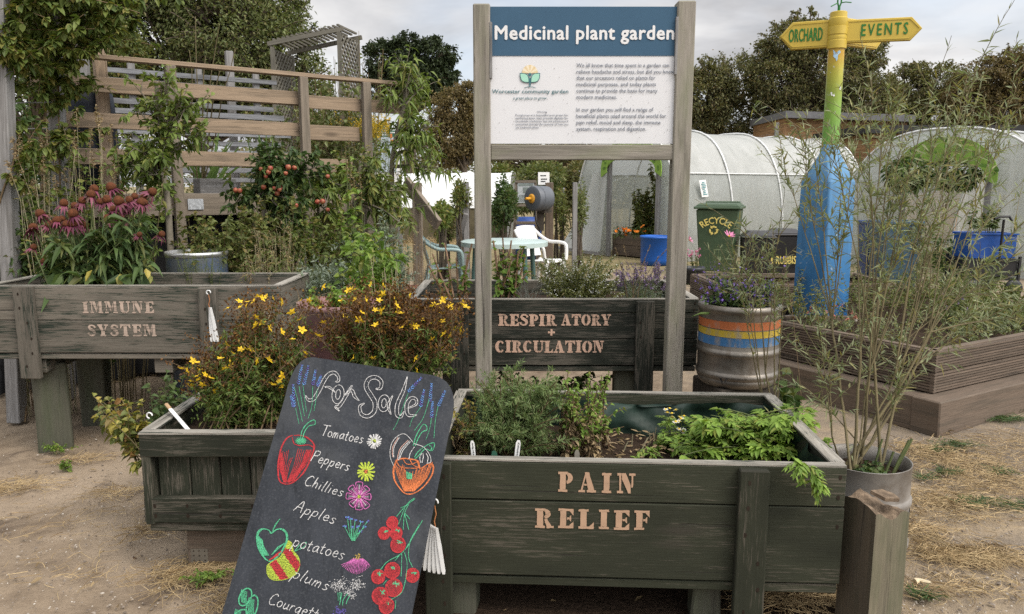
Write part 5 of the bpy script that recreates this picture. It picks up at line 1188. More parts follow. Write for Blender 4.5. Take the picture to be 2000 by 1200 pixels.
def chair(label, c, yaw, m, hb=.80, hs=.42):
    """moulded plastic armchair; yaw: the way the sitter faces, from +Y counter-clockwise"""
    t = thing('garden_chair', label, 'chair', c, 'plastic garden chairs'); ax = np.array([[math.cos(yaw), math.sin(yaw), 0], [-math.sin(yaw), math.cos(yaw), 0], EZ]); P = lambda x, y, z: np.asarray(c)+np.array([x, y, z]) @ ax
    def sheet(fn, n, m_, th):
        q = np.arange(n*m_).reshape(m_, n); A = np.array([[fn(i/(n-1), j/(m_-1)) for i in range(n)] for j in range(m_)]).reshape(-1, 3); g = Geo(); Vv = np.array([P(*v) for v in A]); g.add(Vv, np.stack([q[:-1, :-1], q[:-1, 1:], q[1:, 1:], q[1:, :-1]], -1).reshape(-1, 4)); return g
    g = sheet(lambda u, v: ((u-.5)*(.44+.04*v), -.20+.42*v, hs-.03*math.sin(u*math.pi)*(.4+.6*math.sin(v*3))-.02*(1-v)+(.0 if v < .9 else -.02)), 11, 9, .01); o = g.build('seat', m, t, smooth=True); s_ = o.modifiers.new('thick', 'SOLIDIFY'); s_.thickness = .018
    g = Geo()
    A = lambda u, v: ((u-.5)*(.44+.05*v-.10*max(0, v-.75)*2), -.21-.14*v-.035*math.sin(u*math.pi)*1.0+.01, hs+.03+(hb-hs-.03)*v+(.012*math.sin(u*math.pi) if v > .9 else 0))
    n_ = 7
    for i in range(n_):                                     # slats of the back
        u0, u1 = i/n_+.006, (i+1)/n_-.006; vs = np.linspace(.10, .80, 7); Vv = [P(*A(u, v)) for v in vs for u in (u0, u1)]; g.add(Vv, [[2*j, 2*j+1, 2*j+3, 2*j+2] for j in range(6)])
    for v0, v1 in ((0, .13), (.76, 1.0)):
        us = np.linspace(0, 1, 12); Vv = [P(*A(u, v)) for v in (v0, v1) for u in us]; g.add(Vv, [[i, i+1, 13+i, 12+i] for i in range(11)])
    o = g.build('backrest', m, t, smooth=False); s_ = o.modifiers.new('thick', 'SOLIDIFY'); s_.thickness = .016
    for s in (-1, 1):
        g = Geo(); pts_ = smooth_3([P(s*.23, -.34, hb-.05), P(s*.27, -.25, hs+.33), P(s*.30, -.10, hs+.245), P(s*.305, .10, hs+.235), P(s*.30, .21, hs+.20), P(s*.28, .235, hs+.05), P(s*.265, .235, hs-.02)])
        tubes(g, pts_, .026, 8); g.build('arm', m, t, smooth=True)
        for y, yb_ in ((.22, .27), (-.20, -.30)):
            g = Geo(); a, b = P(s*.215, y, hs-.01), P(s*.27, yb_, 0.0); beam(g, b, a, .055, .045, ax[1]); g.build('leg', m, t, bevel=.01)
    return t
def smooth_3(p, n=6):
    p = np.array(p, float); q = np.concatenate([[2*p[0]-p[1]], p, [2*p[-1]-p[-2]]]); o = []
    for i in range(1, len(q)-2):
        a, b, c, d = q[i-1:i+3]
        for t in np.linspace(0, 1, n, endpoint=False): o.append(.5*((2*b)+(-a+c)*t+(2*a-5*b+4*c-d)*t*t+(-a+3*b-3*c+d)*t**3))
    o.append(p[-1]); return np.array(o)
cw = at(1060, 500, 11.4); cw[2] = 0; chair('white plastic garden chair pushed up to the far side of the table', cw, R_(-128), WPL, .89)
cgr = at(868, 540, 10.5); cgr[2] = 0; chair('blue-green plastic garden chair left of the round table', cgr, R_(-82), BGREEN, .90)

# ------------------------------------------------------------------ polytunnels
k = M('polythene'); n1 = k.noise(k.pos(), 2.5, 6, .6, .4, (1, 1, .35)); n2 = k.noise(k.pos(), .9, 4, .5, 1.2)
col = k.mix(k.ramp(n1, [(.3, 0), (.7, 1)]), (.47, .485, .465), (.62, .63, .61)); k.set(col, .38, 0, .4); k.bump(k.noise(k.pos(), 1.3, 3, .5, 2.5, (1, 1, .4)), .45, .08)
tl = k.n('ShaderNodeBsdfTranslucent'); tl.inputs[0].default_value = (.72, .74, .72, 1); ms = k.n('ShaderNodeMixShader'); ms.inputs[0].default_value = .45; k.l(k.b.outputs[0], ms.inputs[1]); k.l(tl.outputs[0], ms.inputs[2]); k.l(ms.outputs[0], k.out.inputs[0]); POLY = k.m
k = M('clear polythene'); n1 = k.noise(k.pos(), 3, 6, .65, .6, (1, 1, .3)); col = k.mix(k.ramp(n1, [(.3, 0), (.7, 1)]), (.34, .36, .34), (.60, .62, .60)); k.set(col, .3, 0, .5); k.bump(k.noise(k.pos(), 1.6, 3, .5, 3, (1.3, 1.3, .3)), .5, .08)
tr_ = k.n('ShaderNodeBsdfTransparent'); tr_.inputs[0].default_value = (.85, .88, .85, 1); tl = k.n('ShaderNodeBsdfTranslucent'); tl.inputs[0].default_value = (.6, .63, .6, 1); m1 = k.n('ShaderNodeMixShader'); m1.inputs[0].default_value = .4; k.l(k.b.outputs[0], m1.inputs[1]); k.l(tl.outputs[0], m1.inputs[2])
m2 = k.n('ShaderNodeMixShader'); k.l(k.ramp(n1, [(.35, .12), (.65, .38)]), m2.inputs[0]); k.l(m1.outputs[0], m2.inputs[1]); k.l(tr_.outputs[0], m2.inputs[2]); k.l(m2.outputs[0], k.out.inputs[0]); POLYC = k.m
HOOP = plain('hoop tube', (.62, .63, .62), .4, .2); 
def tunnel_prof(w, h, n=32):
    t = np.linspace(0, math.pi, n); return np.stack([w/2*np.sign(np.cos(t))*np.abs(np.cos(t))**.72, h*np.sin(t)**.78], -1)
def tunnel(label, N, ax, bx, W_, H_, L, zsplit, hoops, door=None, name='polytunnel', low=0.0, eyebrow=True, roof=None, side=None):
    """N: near corner of the end wall; ax: along the tunnel; bx: across the end wall"""
    t = thing(name, label, 'polytunnel', (N[0], N[1], 0), None); N = np.array([N[0], N[1], 0.]); ax = np.array([*nrm(ax), 0]); bx = np.array([*nrm(bx), 0]); pr_ = tunnel_prof(W_, H_)
    P = lambda s, a: N+bx*(W_/2+pr_[s, 0]*-1)+EZ*pr_[s, 1]+ax*a
    ns = len(pr_); na = 40; up_ = [i for i in range(ns) if pr_[i, 1] >= zsplit]; i0, i1 = up_[0], up_[-1]
    def cover(nm, rng_, m, sag):
        g = Geo(); idx = list(rng_); q = np.arange(len(idx)*na).reshape(len(idx), na); Vv = []
        for s in idx:
            for j in range(na):
                a = L*j/(na-1); Vv.append(P(s, a)-EZ*sag*abs(math.sin(a/L*math.pi*(hoops-1)))*math.sin(s/(ns-1)*math.pi)+rng.normal(0, .004, 3))
        g.add(Vv, np.stack([q[:-1, :-1], q[:-1, 1:], q[1:, 1:], q[1:, :-1]], -1).reshape(-1, 4)); return g.build(nm, m, t, smooth=True)
    cover('roof_cover', range(i0, i1+1), roof or POLY, .035); cover('side_cover', range(0, i0+1), side or POLYC, .0); cover('side_cover', range(i1, ns), side or POLYC, .0)
    for hI in range(hoops):
        a = L*hI/(hoops-1); c_ = N+bx*W_/2; g = Geo(); tubes(g, np.array([P(s, a)+nrm(P(s, a)-c_-ax*a)*.02 for s in range(ns)]), .022, 6); g.build('hoop', HOOP, t, smooth=True)
    for s in (i0, i1): g = Geo(); tubes(g, np.array([P(s, 0)+nrm(P(s, 0)-N-bx*W_/2)*.025, P(s, L)+nrm(P(s, 0)-N-bx*W_/2)*.025]), .016, 6); g.build('side_rail', HOOP, t, smooth=True)
    # end walls
    def wall(a, dr, m):
        g = Geo(); zs = lambda x: float(np.interp(x, [W_/2-pr_[s, 0] for s in range(ns)], pr_[:, 1])); xs = np.linspace(0.003, W_-.003, 45)
        for x0, x1 in zip(xs[:-1], xs[1:]):
            lo = dr[2] if dr and x0 > dr[0]-.02 and x1 < dr[1]+.02 else 0.0
            za, zb_ = zs(x0), zs(x1)
            if za > lo and zb_ > lo:
                w0, w1 = .02*math.sin(x0*19), .02*math.sin(x1*19); g.add([N+bx*x0+ax*(a+w0)+EZ*lo, N+bx*x1+ax*(a+w1)+EZ*lo, N+bx*x1+ax*(a+w1*.3)+EZ*zb_, N+bx*x0+ax*(a+w0*.3)+EZ*za], [[0, 1, 2, 3]])
        return g.build('end_wall', m, t)
    wall(0.01, door, POLYC); wall(L-.01, None, roof or POLY)
    if door:
        d0, d1, dz = door
        for x in (d0, d1): g = Geo(); beam(g, N+bx*x-ax*.03, N+bx*x-ax*.03+EZ*dz, .08, .07, bx); g.build('door_post', W_GREY, t)
        g = Geo(); beam(g, N+bx*d0-ax*.03+EZ*(dz+.04), N+bx*d1-ax*.03+EZ*(dz+.04), .07, .08); g.build('door_lintel', W_GREY, t)
        if eyebrow:
            k_ = 26; cc = N+bx*(d0+d1)/2-ax*.12; rx = (d1-d0)*.62; g = Geo()
            def arc(q, f): a = math.pi*(-.06+1.12*q); return cc+bx*math.cos(a)*rx*f+EZ*(dz-.22+math.sin(a)*rx*.80*f+(0.0))
            inn_ = lambda q: cc+bx*math.cos(math.pi*(-.06+1.12*q))*rx*.80+EZ*(dz-.20+math.sin(math.pi*(-.06+1.12*q))*rx*.30); o = [arc(i/(k_-1), 1) for i in range(k_)]+[inn_(i/(k_-1)) for i in range(k_-1, -1, -1)]; prism(g, o, -ax, .02); b = g.build('arched_sign', LIME, t)
            g = Geo()
            for _ in range(46):
                q = rng.uniform(.06, .94); f = rng.uniform(.12, .92); c0 = arc(q, 1)*f+inn_(q)*(1-f)-ax*.023; n_ = rng.integers(5, 8); rr = rng.uniform(.02, .055); a0 = rng.uniform(0, 6)
                g.add([c0+bx*rr*math.cos(a0+a)*rng.uniform(.6, 1.3)+EZ*rr*math.sin(a0+a)*rng.uniform(.6, 1.3) for a in np.linspace(0, 2*math.pi, n_+1)[:-1]], [list(range(n_))])
            g.build('print', LIMED, b)
    return t, N, ax, bx
LIME = plain('lime green board', (.19, .32, .05), .5); LIMED = plain('dark lime pattern', (.10, .20, .03), .6)
N1 = np.array([3.22, 15.0]); a1 = (.80, .60); b1_ = (-.60, .80)
T1, N1v, ax1, bx1 = tunnel('large white polytunnel with an open doorway behind the sign and green bin', N1, a1, b1_, 3.0, 2.66, 6.9, 1.62, 5, (.50, 1.88, 2.02))
# loose flap of polythene beside its door, pulled outwards at the foot
g = Geo(); n, m = 16, 10; Vv = []
for j in range(m):
    f = j/(m-1)
    for i in range(n): u = i/(n-1); Vv.append(N1v+bx1*(1.92+u*(.45+.62*f))-ax1*(.06+.34*f*f*(.4+u)+.05*math.sin(u*9+f*2))+EZ*(1.95*(1-f)+.10*f+.25*u*(1-f)*-1))
q = np.arange(n*m).reshape(m, n); g.add(Vv, np.stack([q[:-1, :-1], q[:-1, 1:], q[1:, 1:], q[1:, :-1]], -1).reshape(-1, 4)); g.build('door_flap', POLY, T1, smooth=True)
g = Geo(); beam(g, N1v+bx1*1.9-ax1*.30+EZ*.06, N1v+bx1*3.0-ax1*.55+EZ*.14, .05, .06); g.build('foot_batten', W_GREY, T1)
g = Geo()
for j in range(12):
    y0 = .88-.06*j; w_ = rng.uniform(.3, .9)
    p = lambda x, z: at(1366+x*17+z*2, 352+ (1-z)*34, 15.35)
psr = thing('paper_notice', 'white paper notice taped on the side of the large polytunnel', 'notice', at(1374, 370, 15.0))
Pn = lambda x, z: hit(1365.5+x*13+(1-z)*5.5, 352.5+(1-z)*33-x*1.2, N1v-np.array([.6, -.8, 0])*.03, np.array([.6, -.8, 0]))-np.array([0, .0, 0])
g = Geo(); poly(g, [Pn(0, 0), Pn(1, 0), Pn(1, 1), Pn(0, 1)]); g.build('sheet', PAPER, psr)
g = Geo(); dn = np.array([.6, -.8, 0])*.012
for j, (xa, xb) in enumerate(((.3, .7), (.15, .8), (.2, .85), (.15, .75), (.2, .6), (.3, .7), (.25, .65), (.2, .85))): z = .88-.1*j; poly(g, [Pn(xa, z)+dn, Pn(xb, z)+dn, Pn(xb, z-.045)+dn, Pn(xa, z-.045)+dn])
g.build('lettering', plain('teal print', (.05, .25, .27), .7), psr)
# sleeper bed in its doorway
sb = thing('sleeper_bed', 'low sleeper bed of tomatoes and marigolds inside the polytunnel doorway', 'raised bed', at(1235, 490, 16.1)); sbc = N1v+bx1*1.28+ax1*.55
g = Geo()
for z in (.12, .35): box(g, sbc-ax1*.30+EZ*z, (1.45, .10, .225), np.array([bx1, ax1, EZ]), 0, warp=.003)
for s in (-1, 1): box(g, sbc+bx1*.68*s+ax1*.3+EZ*.23, (.09, 1.1, .44), np.array([bx1, ax1, EZ]), 1)
g.build('sleeper', W_SLEEPER, sb, bevel=.008); g = Geo(); box(g, sbc+ax1*.3+EZ*.40, (1.26, 1.06, .03), np.array([bx1, ax1, EZ]), 0); g.build('soil', SOIL, sb)
N2 = np.array([8.62, 12.0]); T2, N2v, ax2, bx2 = tunnel('second polytunnel with lime green arched board over its door at the right edge', N2, (.80, .60), (-.60, .80), 3.8, 2.45, 5.0, 1.5, 4, (1.15, 2.55, 1.85))
N3_ = np.array([-3.1, 20.0]); tunnel('small white fleece tunnel far behind, left of the sign', (-.10, 20.2), (-.995, .10), (.10, .995), 2.6, 1.86, 3.6, .9, 4, None, roof=plain('white fleece', (.70, .71, .71), .7, var=.05), side=plain('mesh side', (.10, .085, .05), .9))

# ------------------------------------------------------------------ bins, tubs and other gear by the tunnels
BING = plain('green bin plastic', (.048, .080, .042), .45, 0, .4, .12); YELP = plain('yellow bin lettering', (.62, .50, .14), .7)
bc = np.array([at(1404, 470, 13.0)[0], 13.0, 0]); yb = R_(-22); axb = yawax(yb); Bp = lambda x, y, z: bc+np.array([x, y, z]) @ axb
bn = thing('wheelie_bin', 'green wheelie bin lettered RECYCLE beside the white polytunnel', 'bin', bc)
def frust(g, x0, y0, z0, x1, y1, z1, Pf, mat=0, oy=0.0):
    V = [Pf(-x0, -y0, z0), Pf(x0, -y0, z0), Pf(x0, y0, z0), Pf(-x0, y0, z0), Pf(-x1, -y1+oy, z1), Pf(x1, -y1+oy, z1), Pf(x1, y1+oy, z1), Pf(-x1, y1+oy, z1)]; g.add(V, BOXF, mat)
hB = zz(402, 12.7, 1404)
g = Geo(); frust(g, .27, .27, .08, .345, .36, hB-.06, Bp); g.build('body', BING, bn, bevel=.02)
g = Geo(); frust(g, .385, .41, hB-.055, .375, .40, hB-.01, Bp); frust(g, .36, .38, hB-.009, .30, .33, hB+.035, Bp); frust(g, .30, .03, hB+.0, .29, .025, hB+.06, lambda x, y, z: Bp(x, y+.37, z)); g.build('lid', BING, bn, bevel=.012)
for s in (-1, 1): 
    g = Geo(); c0 = Bp(s*.27, .27, .10); lathe(g, c0, [(0, -.03), (.09, -.03), (.10, -.01), (.10, .01), (.09, .03), (0, .03)], 20, ax=np.array([axb[1], EZ, axb[0]])); g.build('wheel', BLACK, bn, smooth=True)
fb = lambda px, py: hit(px, py, Bp(0, -.320, .5), -axb[1]+EZ*-.12)
oR = fb(1404, 437)-axb[1]*.012
text('RECYCLE', bn, oR+axb[0]*-.04, axb[0], EZ*.985-axb[1]*.02, .105, YELP, Wd=.46, bold=.03, align=.5, bend=.34)
g = Geo(); oA = fb(1400, 450)-axb[1]*.014+axb[0]*-.05
for i in range(3):
    a0 = math.pi/2+i*2*math.pi/3; V2 = lambda r, a: oA+axb[0]*r*math.cos(a)+EZ*r*math.sin(a); 
    poly(g, [V2(.075, a0-.8), V2(.078, a0), V2(.072, a0+.55), V2(.045, a0+.55), V2(.046, a0), V2(.048, a0-.8)]); poly(g, [V2(.095, a0+.55), V2(.062, a0+1.0), V2(.025, a0+.55)])
g.build('recycling_symbol', YELP, bn)
g = Geo(); oL = Bp(.352, .05, .66)+axb[0]*.006; poly(g, [oL+axb[1]*a+EZ*b for a, b in ((-.16, -.03), (.12, -.03), (.12, .04), (-.16, .04))]); g.build('label_plate', plain('pale label', (.35, .40, .38), .6), bn)
def caddy(label, px, Y, w, d, h, words, yaw):
    c = at(px, 500, Y); c[2] = 0; ax_ = yawax(yaw); Pf = lambda x, y, z: c+np.array([x, y, z]) @ ax_; t = thing('refuse_bin', label, 'bin', c, 'low black bins by the polytunnel')
    g = Geo(); frust(g, w*.44, d*.44, .02, w*.5, d*.5, h-.06, Pf); g.build('body', BLACK, t, bevel=.02); g = Geo(); frust(g, w*.54, d*.54, h-.058, w*.53, d*.53, h-.03, Pf); frust(g, w*.5, d*.5, h-.029, w*.3, d*.3, h+.05, Pf); g.build('lid', plain('black lid', (.035, .034, .034), .35, 0, .5), t, bevel=.015)
    if words: text(words, t, Pf(-w*.40, -d*.49-.02, h*.30), ax_[0], EZ, h*.17, YELP, Wd=w*.82, bold=.03)
    else: g = Geo(); box(g, Pf(w*.42, -d*.49-.012, h*.42), (.05, .006, .10), ax_, 0); g.build('label_plate', YELP, t)
caddy('low black lidded bin between the green bin and the yellow-lettered one', 1478, 12.6, .52, .5, .72, None, -.2); caddy('low black bin with yellow lettering beside the blue signpost base', 1527, 12.9, .50, .5, .74, 'RUBBISH', .05)
BLUEP = plain('blue tub plastic', (.012, .10, .42), .4, 0, .4, .12)
c = at(1280, 512, 14.7); c[2] = 0; t = thing('tub', 'round bright blue tub in front of the polytunnel doorway', 'tub', c); g = Geo(); lathe(g, c, [(0, 0), (.27, 0), (.285, .10), (.29, .50), (.305, .51), (.305, .55), (.285, .55), (.28, .12), (0, .10)], 32); g.build('body', BLUEP, t, smooth=True)
c = at(1355, 505, 11.8); c[2] = 0; pot('small dark pot of pink flowers behind the right sign post', c+np.array([0, 0, 0]), .12, .17, .26, GREYPOT)
for label, px, Y, r, h, m in (('blue-grey square storage bin behind the tall shrub', 1745, 11.6, .40, .98, plain('slate blue plastic', (.045, .085, .125), .4)), ('dark blue barrel left of the square storage bin', 1705, 12.2, .27, .95, plain('navy drum', (.02, .05, .16), .4))):
    c = at(px, 500, Y); c[2] = 0; sq = 'square' in label; t = thing('storage_bin', label, 'bin', c); g = Geo(); lathe(g, c, [(0, 0), (r*.86, 0), (r, h-.06), (r*1.06, h-.05), (r*1.06, h), (r*.97, h), (r*.9, .1), (0, .08)], 4 if sq else 28, ax=yawax(R_(40)) if sq else None); g.build('body', m, t, smooth=not sq, bevel=.015 if sq else 0)
c = at(1918, 520, 10.6); c[2] = 0; t = thing('garden_trolley', 'black garden trolley with black wheels by the second tunnel', 'trolley', c); g = Geo()
for z in (.24, .50): beam(g, c+np.array([-.36, 0, z]), c+np.array([.36, 0, z]), .52, .03)
for sx_ in (-1, 1):
    for sy in (-1, 1): beam(g, c+np.array([sx_*.35, sy*.25, .22]), c+np.array([sx_*.35, sy*.25, .55]), .03, .03, (0, 1, 0))
box(g, c+EZ*.38, (.66, .48, .2), None, 0); g.build('frame', BLACK, t)
for sx_ in (-1, 1):
    for sy in (-1, 1): g = Geo(); lathe(g, c+np.array([sx_*.28, sy*.28, .12]), [(0, -.03), (.08, -.03), (.12, -.015), (.12, .015), (.08, .03), (0, .03)], 18, ax=np.array([[1, 0, 0], EZ, [0, -1, 0]])); g.build('wheel', BLACK, t, smooth=True)
g = Geo(); tubes(g, [c+np.array([.05, -.28, .45]), c+np.array([.03, -.33, 1.05])], .016, 6); tubes(g, [c+np.array([-.09, -.33, 1.06]), c+np.array([-.04, -.33, 1.09]), c+np.array([.10, -.33, 1.09]), c+np.array([.14, -.33, 1.03])], .018, 6); g.build('handle', BLACK, t, smooth=True)
t = thing('crate', 'bright blue plastic crate riding on the black trolley', 'crate', c+EZ*.515); g = Geo()
for s in (-1, 1): box(g, c+np.array([0, s*.2, .69]), (.62, .015, .34), None, 0); box(g, c+np.array([s*.3, 0, .69]), (.015, .39, .34), None, 1)
for s in (-1, 1): box(g, c+np.array([0, s*.212, .85]), (.66, .02, .03), None, 0)
box(g, c+EZ*.53, (.6, .38, .015), None, 0); g.build('body', plain('deep blue crate plastic', (.010, .055, .23), .4), t, bevel=.004)
# hose reel, notice boards and boundary posts beyond the table
def plain_post(label, px, Y, w, z1, m=W_GREY, lean=0.0, group='weathered posts beyond the table'):
    p = at(px, 480, Y); g = Geo(); beam(g, (p[0], Y, -.02), (p[0]+lean, Y, z1), w, w, (0, 1, 0), warp=.003); o = g.build('post', m, bevel=.006); tag(o, label, 'post', group); return p
pp = plain_post('thick weathered post carrying the grey hose reel', 1072, 13.6, .14, 1.55, W_SLEEPER)
hr = thing('hose_reel', 'grey hose reel with orange hub on a weathered post', 'hose reel', at(1050, 388, 13.2)); hc = at(1047, 388, 13.15); GREYP = plain('grey reel plastic', (.10, .11, .125), .45, 0, .4, .1)
axr = np.array([nrm([.66, -.75, 0]), EZ, nrm([-.75, -.66, 0])])
g = Geo(); lathe(g, hc, [(0, .10), (.17, .10), (.205, .085), (.215, .03), (.20, .02), (.205, -.02), (.215, -.03), (.205, -.24), (.15, -.27), (0, -.27)], 36, ax=axr); o = g.build('casing', GREYP, hr, smooth=True); o.modifiers.new('edges', 'EDGE_SPLIT').split_angle = R_(35)
ORP = plain('orange hub', (.62, .30, .03), .45); g = Geo(); lathe(g, hc, [(0, .125), (.05, .125), (.075, .115), (.08, .10)], 20, ax=axr); g.build('hub', ORP, hr, smooth=True)
g = Geo(); tubes(g, [hc+axr[2]*.12, hc+axr[2]*.24], .022, 8, cap=True); g.build('crank', ORP, hr, smooth=True)
g = Geo(); beam(g, hc-axr[2]*.05+np.array([.05, .0, -.22]), hc+np.array([.22, .30, -.22]), .14, .05); beam(g, hc+np.array([.08, .1, -.22]), hc+np.array([.08, .1, -.55]), .12, .05, (0, 1, 0)); g.build('bracket', W_DARK, hr)
g = Geo(); tubes(g, smooth_3([hc+np.array([-.02, -.05, -.2]), hc+np.array([.0, -.08, -.38]), hc+np.array([.06, -.06, -.52]), hc+np.array([.03, -.04, -.66])]), .014, 6); g.build('hose', BLACK, hr, smooth=True)
t = thing('notice_board', 'small white notice on a stake above the hose reel', 'notice', (pp[0], 13.7, 0)); a = at(1062, 349, 13.75); g = Geo(); box(g, a, (.20, .012, .22), None, 0); g.build('panel', PAPER, t); g = Geo(); box(g, (a[0]+.05, 13.72+.06, .75), (.05, .04, 1.6), None, 2); g.build('stake', W_GREY, t)
g = Geo()
for z, x0, x1 in ((.05, -.06, .04), (-.01, -.05, .06), (-.05, -.05, .03)): box(g, a+np.array([(x0+x1)/2, -.009, z]), (x1-x0, .002, .016), None, 0)
g.build('lettering', INK, t)
t = thing('notice_board', 'grey information board on a timber easel left of the hose reel', 'notice board', at(1027, 480, 14.2)); a = at(1027, 377, 14.2)
g = Geo(); box(g, a, (.30, .02, .36), None, 0); g.build('panel', plain('pale grey board', (.38, .41, .42), .6), t); g = Geo(); box(g, a+np.array([0, -.013, .145]), (.27, .004, .04), None, 0); box(g, a+np.array([.03, -.013, .05]), (.16, .004, .10), None, 0)
for j in range(6): box(g, a+np.array([-.01, -.013, -.04-.022*j]), (.24, .003, .009), None, 0)
g.build('print', plain('grey print', (.16, .19, .18), .7), t)
g = Geo()
for dx in (-.17, .17): beam(g, (a[0]+dx*1.35, 14.25, 0), (a[0]+dx, 14.22, a[2]+.2), .06, .04, (0, 1, 0))
beam(g, a+np.array([-.19, -.02, -.22]), a+np.array([.19, -.02, -.22]), .06, .05); beam(g, a+np.array([-.19, -.0, -.55]), a+np.array([.19, -.0, -.55]), .04, .06); beam(g, a+np.array([-.19, 0, .205]), a+np.array([.19, 0, .205]), .04, .05); g.build('easel', W_DECKPOST, t)
c = at(1030, 455, 16.0); c[2] = 0; t = thing('tub', 'dark blue barrel half hidden behind the notice board easel', 'barrel', c); g = Geo(); lathe(g, c, [(0, 0), (.26, 0), (.29, .3), (.29, .6), (.26, .85), (0, .86)], 26); g.build('body', plain('royal blue', (.015, .05, .20), .4), t, smooth=True)
plain_post('thin post left of the left sign post, one of a close pair', 896, 12.6, .08, 1.52); plain_post('thin post nearest the left sign post, taller of a close pair', 911, 12.4, .09, 1.55); plain_post('thin stake among the trained fruit bushes right of the hose reel', 1122, 13.4, .08, 1.55); plain_post('grey stake closest to the hose reel on its right', 1098, 14.4, .07, 1.45)
g = Geo(); beam(g, at(893, 478, 12.5)-EZ*.1, at(910, 418, 12.3), .07, .07, (0, 1, 0)); o = g.build('post', W_GREY); tag(o, 'slanting brace propping the pair of thin posts', 'post')
# the far poster behind the deck
t = thing('information_sign', 'white poster with green heading half hidden behind the young tree', 'sign', at(754, 450, 9.6)); a0, a1_ = at(722, 254, 9.6), at(785, 375, 9.6); cx_ = (a0+a1_)/2; w_, h_ = a1_[0]-a0[0], a0[2]-a1_[2]
g = Geo(); box(g, cx_, (w_, .02, h_), None, 0); g.build('panel', PAPER, t); g = Geo(); box(g, cx_+np.array([0, -.013, h_*.44]), (w_*.8, .004, h_*.10), None, 0); g.build('header', plain('green header', (.035, .13, .085), .6), t)
g = Geo(); box(g, cx_+np.array([-.01, -.013, h_*.10]), (w_*.76, .004, h_*.56), None, 0); g.build('picture', plain('pale blue picture', (.50, .58, .66), .6, var=.1), t)
g = Geo()
for y, x0, x1 in ((.455, -.32, .30), (.42, -.14, .10)):
    x = x0
    while x < x1: ww = rng.uniform(.03, .06); box(g, cx_+np.array([(x+ww/2)*w_, -.017, h_*y]), (ww*w_*.8, .003, h_*.022), None, 0); x += ww+.01
g.build('lettering', PAPER, t); g = Geo(); box(g, cx_+np.array([w_*.29, -.017, h_*.32]), (w_*.24, .003, h_*.05), None, 0); box(g, cx_+np.array([w_*.2, -.017, h_*.40]), (w_*.06, .003, h_*.07), None, 0); g.build('orange_mark', plain('orange mark', (.62, .20, .06), .6), t)
for s in (-.4, .4): g = Geo(); box(g, (cx_[0]+s*w_, 9.64, (cx_[2])/2), (.05, .04, cx_[2]+h_*.4), None, 2); g.build('leg', W_GREY, t)
# sheds behind the tunnels
def shed(label, x0, x1, Y, d, zw, roof_over, roof_m, win=None, zr=None, tilt=0.0):
    t = thing('shed', label, 'shed', ((x0+x1)/2, Y, 0)); g = Geo(); z = .05
    while z < zw-.02: hh = min(.14, zw-z); box(g, ((x0+x1)/2, Y, z+hh/2), (x1-x0, .03, hh-.008), None, 0, warp=.002); box(g, (x0, Y+d/2, z+hh/2), (.03, d, hh-.008), None, 1); box(g, (x1, Y+d/2, z+hh/2), (.03, d, hh-.008), None, 1); z += .14
    g.build('wall', W_SHED, t); g = Geo(); beam(g, (x0-roof_over, Y+d/2-.1, zw+.10), (x1+roof_over, Y+d/2-.1, zw+.10+tilt), d+.5, .20); g.build('roof', roof_m, t)
    for x in (x0+.02, x1-.02): g = Geo(); box(g, (x, Y-.022, zw/2), (.08, .03, zw), None, 2); g.build('corner_trim', W_SHED, t)
    if win:
        xa, xb, za, zb_ = win; g = Geo(); box(g, ((xa+xb)/2, Y-.03, (za+zb_)/2), (xb-xa, .03, zb_-za), None, 0); f = g.build('window', W_DARK, t); g = Geo(); box(g, ((xa+xb)/2, Y-.05, (za+zb_)/2), (xb-xa-.12, .012, zb_-za-.12), None, 0); g.build('pane', plain('dark glass', (.03, .035, .035), .1, 0, .6), f)
    return t
FELT = plain('grey roof felt', (.13, .13, .135), .85, var=.2); FELTD = plain('black roof felt', (.022, .022, .023), .7)
Ya = 24.0; shed('brown timber shed with grey felt roof above the white tunnel', at(1532, 240, Ya)[0], at(1770, 240, Ya)[0], Ya, 3, zz(232, Ya, 1600), .1, FELT, tilt=-.12)
Yb_ = 20.5; xb0 = at(1692, 330, Yb_)[0]; shed('tan timber shed with black flat roof behind the second tunnel', xb0, xb0+6.2, Yb_, 3, zz(262, Yb_, 1850), .25, FELTD, (xb0+1.0, xb0+1.9, 1.35, 2.35))
# a distant white house between the sign posts
hs_ = thing('house', 'distant pale house with white gable just below the sign rail', 'house', (at(1045, 330, 70)[0], 70, 0)); c = at(1052, 330, 70); g = Geo(); box(g, (c[0], 72, c[2]/2), (6, 4, c[2]), None, 0); g.build('wall', plain('tan render', (.33, .24, .18), .9), hs_); g = Geo(); box(g, (c[0]-.4, 69.8, c[2]-.4), (1.8, .4, 1.6), None, 0); box(g, (c[0]-.4, 69.7, c[2]+.6), (3.6, .5, .3), None, 0); g.build('porch', PAPER, hs_)
g = Geo(); a = c[2]; prism(g, [(c[0]-3.3, 69.9, a), (c[0]+3.3, 69.9, a), (c[0]+2.4, 69.9, a+1.4), (c[0]-2.4, 69.9, a+1.4)], (0, 1, 0), 4.3); g.build('roof', plain('brown tiles', (.16, .10, .075), .9), hs_)
plain_post('slim grey pole standing behind the roof of the white tunnel', 1505, 22.5, .10, zz(240, 22.5, 1505), W_GREY)

